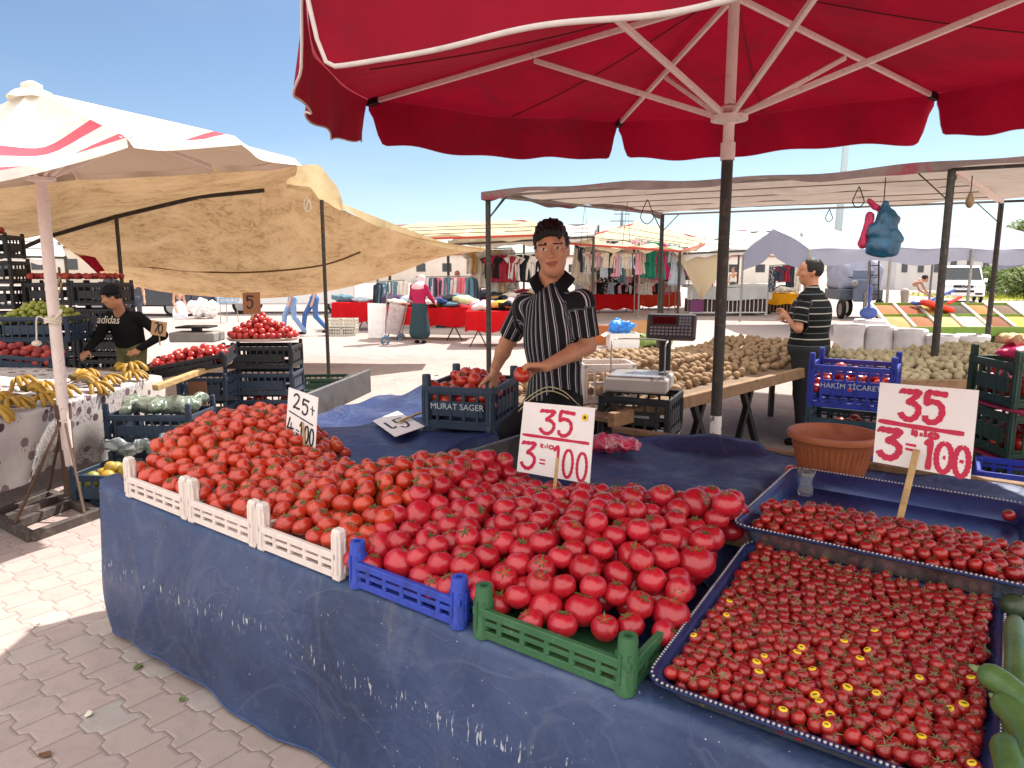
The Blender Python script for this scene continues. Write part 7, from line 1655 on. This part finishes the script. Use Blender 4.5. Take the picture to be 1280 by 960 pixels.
# vehicles behind the tan shelter on the left
GLASS_D=M('dark_car_glass','#1a2026',.08,.1,5,spec=.8); TYRE=M('tyre_rubber','#191919',.85,.1,20); CHROME=M('wheel_alloy','#9b9b9b',.35,.1,10,metal=.7); PLATE=M('plate_white','#e2e2e0',.5)
def wheel(parent,c,r,w,ax=(1,0,0)):
    a=Vector(ax); m=MB(); u=Vector((0,0,1)); v=a.cross(u); pts=[Vector(c)+u*(r*.8*math.cos(k*PI/12))+v*(r*.8*math.sin(k*PI/12)) for k in range(24)]; m.tube(pts,r*.22,8,closed=True); wh=obj('wheel',m,TYRE,parent,smooth=True)
    m=MB(); m.tube([Vector(c)-a*w*.3,Vector(c)+a*w*.35],r*.62,18); obj('rim',m,CHROME,wh,angle=40); return wh
def van(label,loc,rz,col,L=4.3,W=1.8,H=1.85,plate='34 AB 123',cat='van'):
    t=thing('parked_van',label,cat,loc,rz); paint=M('paint_'+col.strip('#'),col,.25,.03,3,coat=.6)
    prof=[(-L/2,.35),(-L/2+.02,.75),(-L/2+.12,.92),(-L/2+.95,1.10),(-L/2+1.55,H-.08),(-L/2+1.9,H),(L/2-.15,H-.04),(L/2,H*.6),(L/2,.35)]
    m=MB(); n=len(prof); rows=[]
    for k,(y_,s_) in enumerate(((-W/2,.0),(-W/2,1),(W/2,1),(W/2,0))): pass
    vs=[]; 
    for yy,inset in((-W/2+.10,1.),(-W/2,.0),(W/2,.0),(W/2-.10,1.)):
        for x,z in prof:
            tz=max(0,(z-1.0)/(H-1.0)); vs.append((x,yy*(1-.12*tz),z))
    fs=[]
    for r in range(3):
        for i in range(n-1): fs.append((r*n+i,(r+1)*n+i,(r+1)*n+i+1,r*n+i+1))
    fs.append(tuple(range(n,2*n))); fs.append(tuple(range(2*n,3*n))[::-1]); fs.append((0,3*n,4*n-1,n-1))
    vs2=[]; m=MB()
    A_=[(x,-W/2*(1-.12*max(0,(z-1.0)/(H-1.0))),z) for x,z in prof]; B_=[(x,-y,z) for x,y,z in A_]; m.add(A_+B_,[tuple(range(n))[::-1],tuple(range(n,2*n))]+[(i,(i+1)%n,n+(i+1)%n,n+i) for i in range(n)]); b=obj('body',m,paint,t,angle=35)
    bv=b.modifiers.new('bev','BEVEL'); bv.width=.05; bv.segments=3; bv.limit_method='ANGLE'
    p1,p2=Vector((-L/2+.98,0,1.13)),Vector((-L/2+1.55,0,H-.12)); d=(p2-p1); nn=Vector((-d.z,0,d.x)).normalized()
    m=MB(); w1,w2=W*.46,W*.40; m.poly([p1+Vector((0,-w1,0))+nn*.02,p1+Vector((0,w1,0))+nn*.02,p2+Vector((0,w2,0))+nn*.02,p2+Vector((0,-w2,0))+nn*.02],.008,nn); obj('windscreen',m,GLASS_D,t)
    for s_ in(-1,1):
        m=MB(); yy=s_*(W/2+.004)*.955; m.poly([(-L/2+1.25,yy*1.02,1.12),(-L/2+1.72,yy*.955,H-.2),(L/2-.5,yy*.955,H-.2),(L/2-.3,yy*1.02,1.12)],.01,(0,s_,0)); obj('side_window',m,GLASS_D,t)
        m=MB(); m.box((-L/2+1.05,s_*(W/2+.09),1.12),(.10,.16,.20),bev=.03); obj('mirror',m,paint,t)
        m=MB(); m.box((-L/2+.08,s_*W*.36,.83),(.10,.36,.16),bev=.03); hl=obj('headlight',m,M('headlight_glass','#c9d2d8',.08,.05,9,spec=.9),t)
        m=MB(); m.box((-L/2-.005,s_*W*.36,.48),(.04,.30,.09),bev=.01); obj('fog_light',m,BLACK,t)
        wheel(t,(-L/2+.78,s_*(W/2-.08),.32),.32,.2,(0,s_,0)); wheel(t,(L/2-.75,s_*(W/2-.08),.32),.32,.2,(0,s_,0))
    m=MB(); m.box((-L/2-.0,0,.84),(.06,W*.46,.13),bev=.01); g_=obj('grille',m,BLACK,t); m=MB(); m.box((-L/2-.01,0,.60),(.05,W*.5,.10),bev=.01); obj('lower_grille',m,BLACK,t)
    m=MB(); c=Vector((-L/2-.04,0,.85)); m.tube([c+Vector((0,.075*math.cos(a),.075*math.sin(a))) for a in [2*PI*k/20 for k in range(20)]],.009,6,closed=True)
    for pl in(((-.045,.05),(-.012,-.0),(0,.02),(.012,0),(.045,.05)),((-.05,.02),(-.022,-.055),(0,-.01),(.022,-.055),(.05,.02))): m.tube([c+Vector((0,a,b_)) for a,b_ in pl],.007,5)
    obj('emblem',m,CHROME,g_)
    m=MB(); m.box((-L/2-.03,0,.44),(.02,.52,.11)); pl=obj('number_plate',m,PLATE,t)
    return t
van('white van parked beyond the spice bins with bright headlights',gz(1213,379)+Vector((.3,1.5,0)),1.10,'#e4e6ea',L=4.2,W=1.82)
van('dark blue van parked behind the seller under the tan shelter edge',(-13.2,26,0),-.1,'#161b2c',H=2.0); van('white van with dark wheels parked behind the walking jeans',(-8.4,27.5,0),.05,'#dcdcdc',L=5,H=2.2)
awning('awning','white awning far left behind the charcoal crates',aw4([(-120,318,17),(82,322,17),(70,296,24),(-120,292,24)]),WHT,.3,bars=2,pr=.04,wr=.05,hem=.2,brace=False,seed=6)
for i in range(3): softbag(('white plastic bag left of the bag pile near the walking girl','white plastic bag in the middle of the bag pile near the walking girl','white plastic bag right of the bag pile near the walking girl')[i],gz(247+i*10,398)+Vector((0,0,.3)),(.3,.25,.32),M('white_bag','#e8e6e6',.4,.06,8,bump=.6),100+i,7,.03,.0)
t=thing('wire_basket','blue wire basket on thin legs beside the white bags','basket',gz(286,403)); m=MB()
for z_,r_ in((.62,.30),(.75,.34),(.9,.38)): m.tube([(r_*math.cos(a),r_*math.sin(a),z_) for a in [2*PI*k/20 for k in range(20)]],.012,5,closed=True)
for k in range(14): a=2*PI*k/14; m.bar((.30*math.cos(a),.30*math.sin(a),.62),(.38*math.cos(a),.38*math.sin(a),.9),.012)
obj('basket_wire',m,M('pale_blue_wire','#7f9ec4',.5),t); m=MB()
for k in range(3): a=2*PI*k/3; m.bar((.28*math.cos(a),.28*math.sin(a),.62),(.3*math.cos(a),.3*math.sin(a),0),.02)
obj('stand',m,PALEST,t)
# cargo tricycle
p=gz(1070,398); t=thing('cargo_tricycle','grey cargo tricycle with a covered load parked beyond the sacks','tricycle',(p.x,p.y,0),-.1)
def superbox(c,r,e=.45,seed=0,amp=.04):
    m=MB(); m.sphere((0,0,0),1,36,24); f=lambda q:math.copysign(abs(q)**e,q); m.v=[(c[0]+r[0]*f(x)+amp*math.sin(7*z+5*y+seed),c[1]+r[1]*f(y)+amp*math.sin(6*x+5*z),c[2]+r[2]*f(z)+amp*math.sin(8*x+7*y+seed)) for x,y,z in m.v]; return m
GCOV=cloth('grey_white_cover','#a9abc0',.1,.15,5,wave=.7,wscale=4)
m=superbox((.05,.75,1.45),(.72,.75,.55)); obj('load_cover',m,GCOV,t,smooth=True)
m=superbox((.62,.55,1.25),(.22,.5,.65),.6,2); obj('load_cover',m,GCOV,t,smooth=True)
m=MB(); m.box((.05,.6,.80),(1.4,1.5,.35),bev=.02); obj('cargo_box',m,M('tricycle_grey','#5d6470',.5,.15,8),t)
m=MB(); m.box((0,-.42,.95),(.62,.12,.75),bev=.05); m.box((0,-.36,1.45),(.66,.05,.35),bev=.03); obj('front_shield',m,M('tricycle_blue_grey','#6d7890',.45,.15,8),t)
m=MB(); m.sphere((-.32,-.5,1.18),(.13,.10,.13),14,8); obj('headlamp',m,CHROME,t,smooth=True)
m=MB(); m.tube([(-.45,-.3,1.38),(0,-.35,1.32),(.45,-.3,1.38)],.02,6); obj('handlebar',m,BLACK,t)
wheel(t,(-.62,-.35,.33),.33,.16,(1,0,0)); wheel(t,(.68,-.1,.33),.33,.16,(1,0,0)); wheel(t,(.1,1.1,.33),.33,.16,(1,0,0))
m=MB(); m.tube([(.05,-.5,.32),(.05,-.5,.85),(.12,-.5,.95),(.2,-.5,.85),(.2,-.5,.32)],.05,8); obj('front_fork',m,PALEST,t)
t=thing('ladder','dark metal ladder leaning in front of the cargo tricycle','ladder',gz(1092,402)); m=MB()
for x in(-.14,.14): m.bar((x,0,0),(x,.25,1.9),.035)
for k in range(6): m.bar((-.14,.04+.04*k,.25+k*.3),(.14,.04+.04*k,.25+k*.3),.03)
obj('frame',m,DARKSTEEL,t)
# far poles, chimney, pylon
m=MB(); a=at(1043,330,48); m.tube([(a.x,48,0),(a.x+.35,48,16)],[.26,.16],10); tag(obj('lamp_mast',m,M('mast_grey','#a9bcc4',.5,.05),smooth=True),'tall pale grey lamp mast rising behind the white tents','mast')
a=at(925,330,210); t=thing('chimney','distant factory chimney with a red band above the white awning','chimney',(a.x,210,0)); m=MB(); m.tube([(0,0,0),(0,0,10.6)],[1.7,1.4],14); obj('shaft',m,M('chimney_grey','#8a93a0',.8),t); m=MB(); m.tube([(0,0,10.62),(0,0,13)],[1.5,1.4],14); obj('red_band',m,M('chimney_red','#a5525a',.8),t)
a=at(776,330,160); t=thing('power_pylon','distant steel power pylon above the awnings right of the vendor','pylon',(a.x,160,0)); m=MB()
for s_ in(-1,1): m.bar((s_*1.1,0,0),(0,0,15),.22); m.bar((0,s_*1.1,0),(0,0,15),.22)
for z_,w_ in((10.5,2.2),(12.3,2.6),(13.8,1.8)): m.bar((-w_,0,z_),(w_,0,z_),.22)
obj('lattice',m,M('pylon_steel','#7d8a96',.6),t)
# low buildings and bushes at the far right
def building(label,u0,u1,Y,h,col,win=3):
    a=at(u0,340,Y);b=at(u1,340,Y); L=b.x-a.x; t=thing('low_building',label,'building',((a.x+b.x)/2,Y,0)); m=MB(); m.box((0,2.5,h/2),(L,5,h)); obj('wall',m,M('render_'+col.strip('#'),col,.9,.08,.8),t); m=MB(); m.box((0,2.5,h+.1),(L+.5,5.5,.2)); obj('roof',m,M('roof_red_brown','#8f4d3c',.8),t)
    for i in range(win): m=MB(); m.box((-L/2+L*(i+.5)/win,-.02,h*.55),(L/win*.35,.06,h*.3)); obj('window',m,GLASS_D,t)
building('long pale grey building behind the white van',1120,1262,62,3.6,'#c9c7c6',7); building('white low building far behind the awnings in the middle',700,1000,95,3.4,'#d5cfc6',9); building('pale low building far behind the clothes tables on the left',380,640,95,3.6,'#d2c8bd',8)
building('long cream building far left behind the parked vans',-60,370,85,4.2,'#cfc4b4',10)
LEAFM=NT('bush_leaf'); r_=LEAFM.n('ShaderNodeNewGeometry'); LEAFM.bsdf(LEAFM.mix(LEAFM.noise(LEAFM.pos(),2.5,4,.6),(.045,.10,.02),(.20,.24,.05)),.6,None,.3); LEAFM=LEAFM.m
def bush(label,x,y,rx,rz_,n,seed,trunk=False):
    r=random.Random(seed); t=thing('bush' if not trunk else 'leafy_tree',label,'bush' if not trunk else 'tree',(x,y,0)); m=MB(); cl=[(r.gauss(0,.45)*rx,r.gauss(0,.4)*rx,(1.5 if trunk else .25)*rz_+r.uniform(0,.9)*rz_,r.uniform(.25,.45)*rx) for _ in range(12)]
    for i in range(n):
        cx,cy,cz_,cr=r.choice(cl); d=Vector((r.gauss(0,1),r.gauss(0,1),r.gauss(0,1))).normalized()*cr*r.uniform(.5,1.1); p=Vector((cx,cy,max(.05,cz_)))+d; p.z=max(.05,p.z); e1=Vector((r.gauss(0,1),r.gauss(0,1),r.gauss(0,1))).normalized(); e2=e1.orthogonal().normalized(); s_=r.uniform(.06,.13)
        m.add([p-e1*s_*1.6,p+e2*s_,p+e1*s_*1.6,p-e2*s_],[(0,1,2,3)])
    obj('foliage',m,LEAFM,t); m=MB(); m.tube([(0,0,0),(.05,0,rz_*.6),(.0,.05,rz_*(1.6 if trunk else .9))],[.12,.08,.04],7); obj('stem' if not trunk else 'trunk',m,M('bark','#5a4636',.9),t)
for i,(u,Y,rx,rz2) in enumerate(((1262,44,1.8,1.2),(1285,41,2.0,1.4),(1310,46,2.2,1.6))): p=at(u,345,Y); bush(('yellow green bush right of the white van','wider green bush at the right edge behind the white van','tall green bush beyond the right edge')[i],p.x,Y,rx,rz2,1400,i)
p=at(1268,345,56); bush('leafy tree behind the bushes at the right edge',p.x,56,2.2,2.2,1800,9,True)
# grass verge
m=MB(); a=at(1235,345,39); m.grid(lambda u,v:(a.x+u*12,38+v*10,.02+.05*math.sin(u*30)*math.sin(v*23)),20,14); tag(obj('grass_verge',m,M('dry_grass','#a3a04c',.95,.4,3,bump=.8)),kind='structure')
m=MB(); r=random.Random(2)
for i in range(2500):
    x=a.x+r.uniform(0,12); y=38+r.uniform(0,10); h_=r.uniform(.1,.35); w_=.02; dx=r.uniform(-.08,.08); m.add([(x-w_,y,0),(x+w_,y,0),(x+dx,y,h_)],[(0,1,2)])
tag(obj('grass',m,M('grass_blades','#9aa03c',.9,.3,2)),'yellow green grass growing on the verge by the bushes','grass',None,'stuff')

# bits of market litter on the paving
lr=random.Random(77)
LIT=[M('dry_leaf','#5b6b35',.8,.3,9),M('paper_scrap','#cfc8b8',.8,.1,9),M('brown_scrap','#6b4a32',.85,.2,9)]
for i in range(26):
    if i<8: x,y=lr.uniform(-2.2,-1.0),lr.uniform(2.0,3.4); 
    else: x,y=lr.uniform(-2.5,5),lr.uniform(7,15)
    if i<8 and (x-SO.x)*SN.x+(y-SO.y)*SN.y>-.06: continue
    m=MB(); s_=lr.uniform(.012,.03)*(1 if i<8 else 1.8); k=i%3; n_=lr.randint(5,7)
    m.add([(s_*math.cos(2*PI*j/n_)*lr.uniform(.6,1.3),s_*math.sin(2*PI*j/n_)*lr.uniform(.5,1.),lr.uniform(.002,.012)) for j in range(n_)],[tuple(range(n_))])
    o=obj(('dry_leaf','paper_scrap','peel_scrap')[k],m,LIT[k],loc=(x,y,.002),rot=(0,0,lr.uniform(0,6))); tag(o,('dry green leaf scrap','pale paper scrap','brown scrap')[k]+(' lying on the paving in front of the stall' if i<8 else ' lying on the open market paving'),'scrap','scraps on the paving')
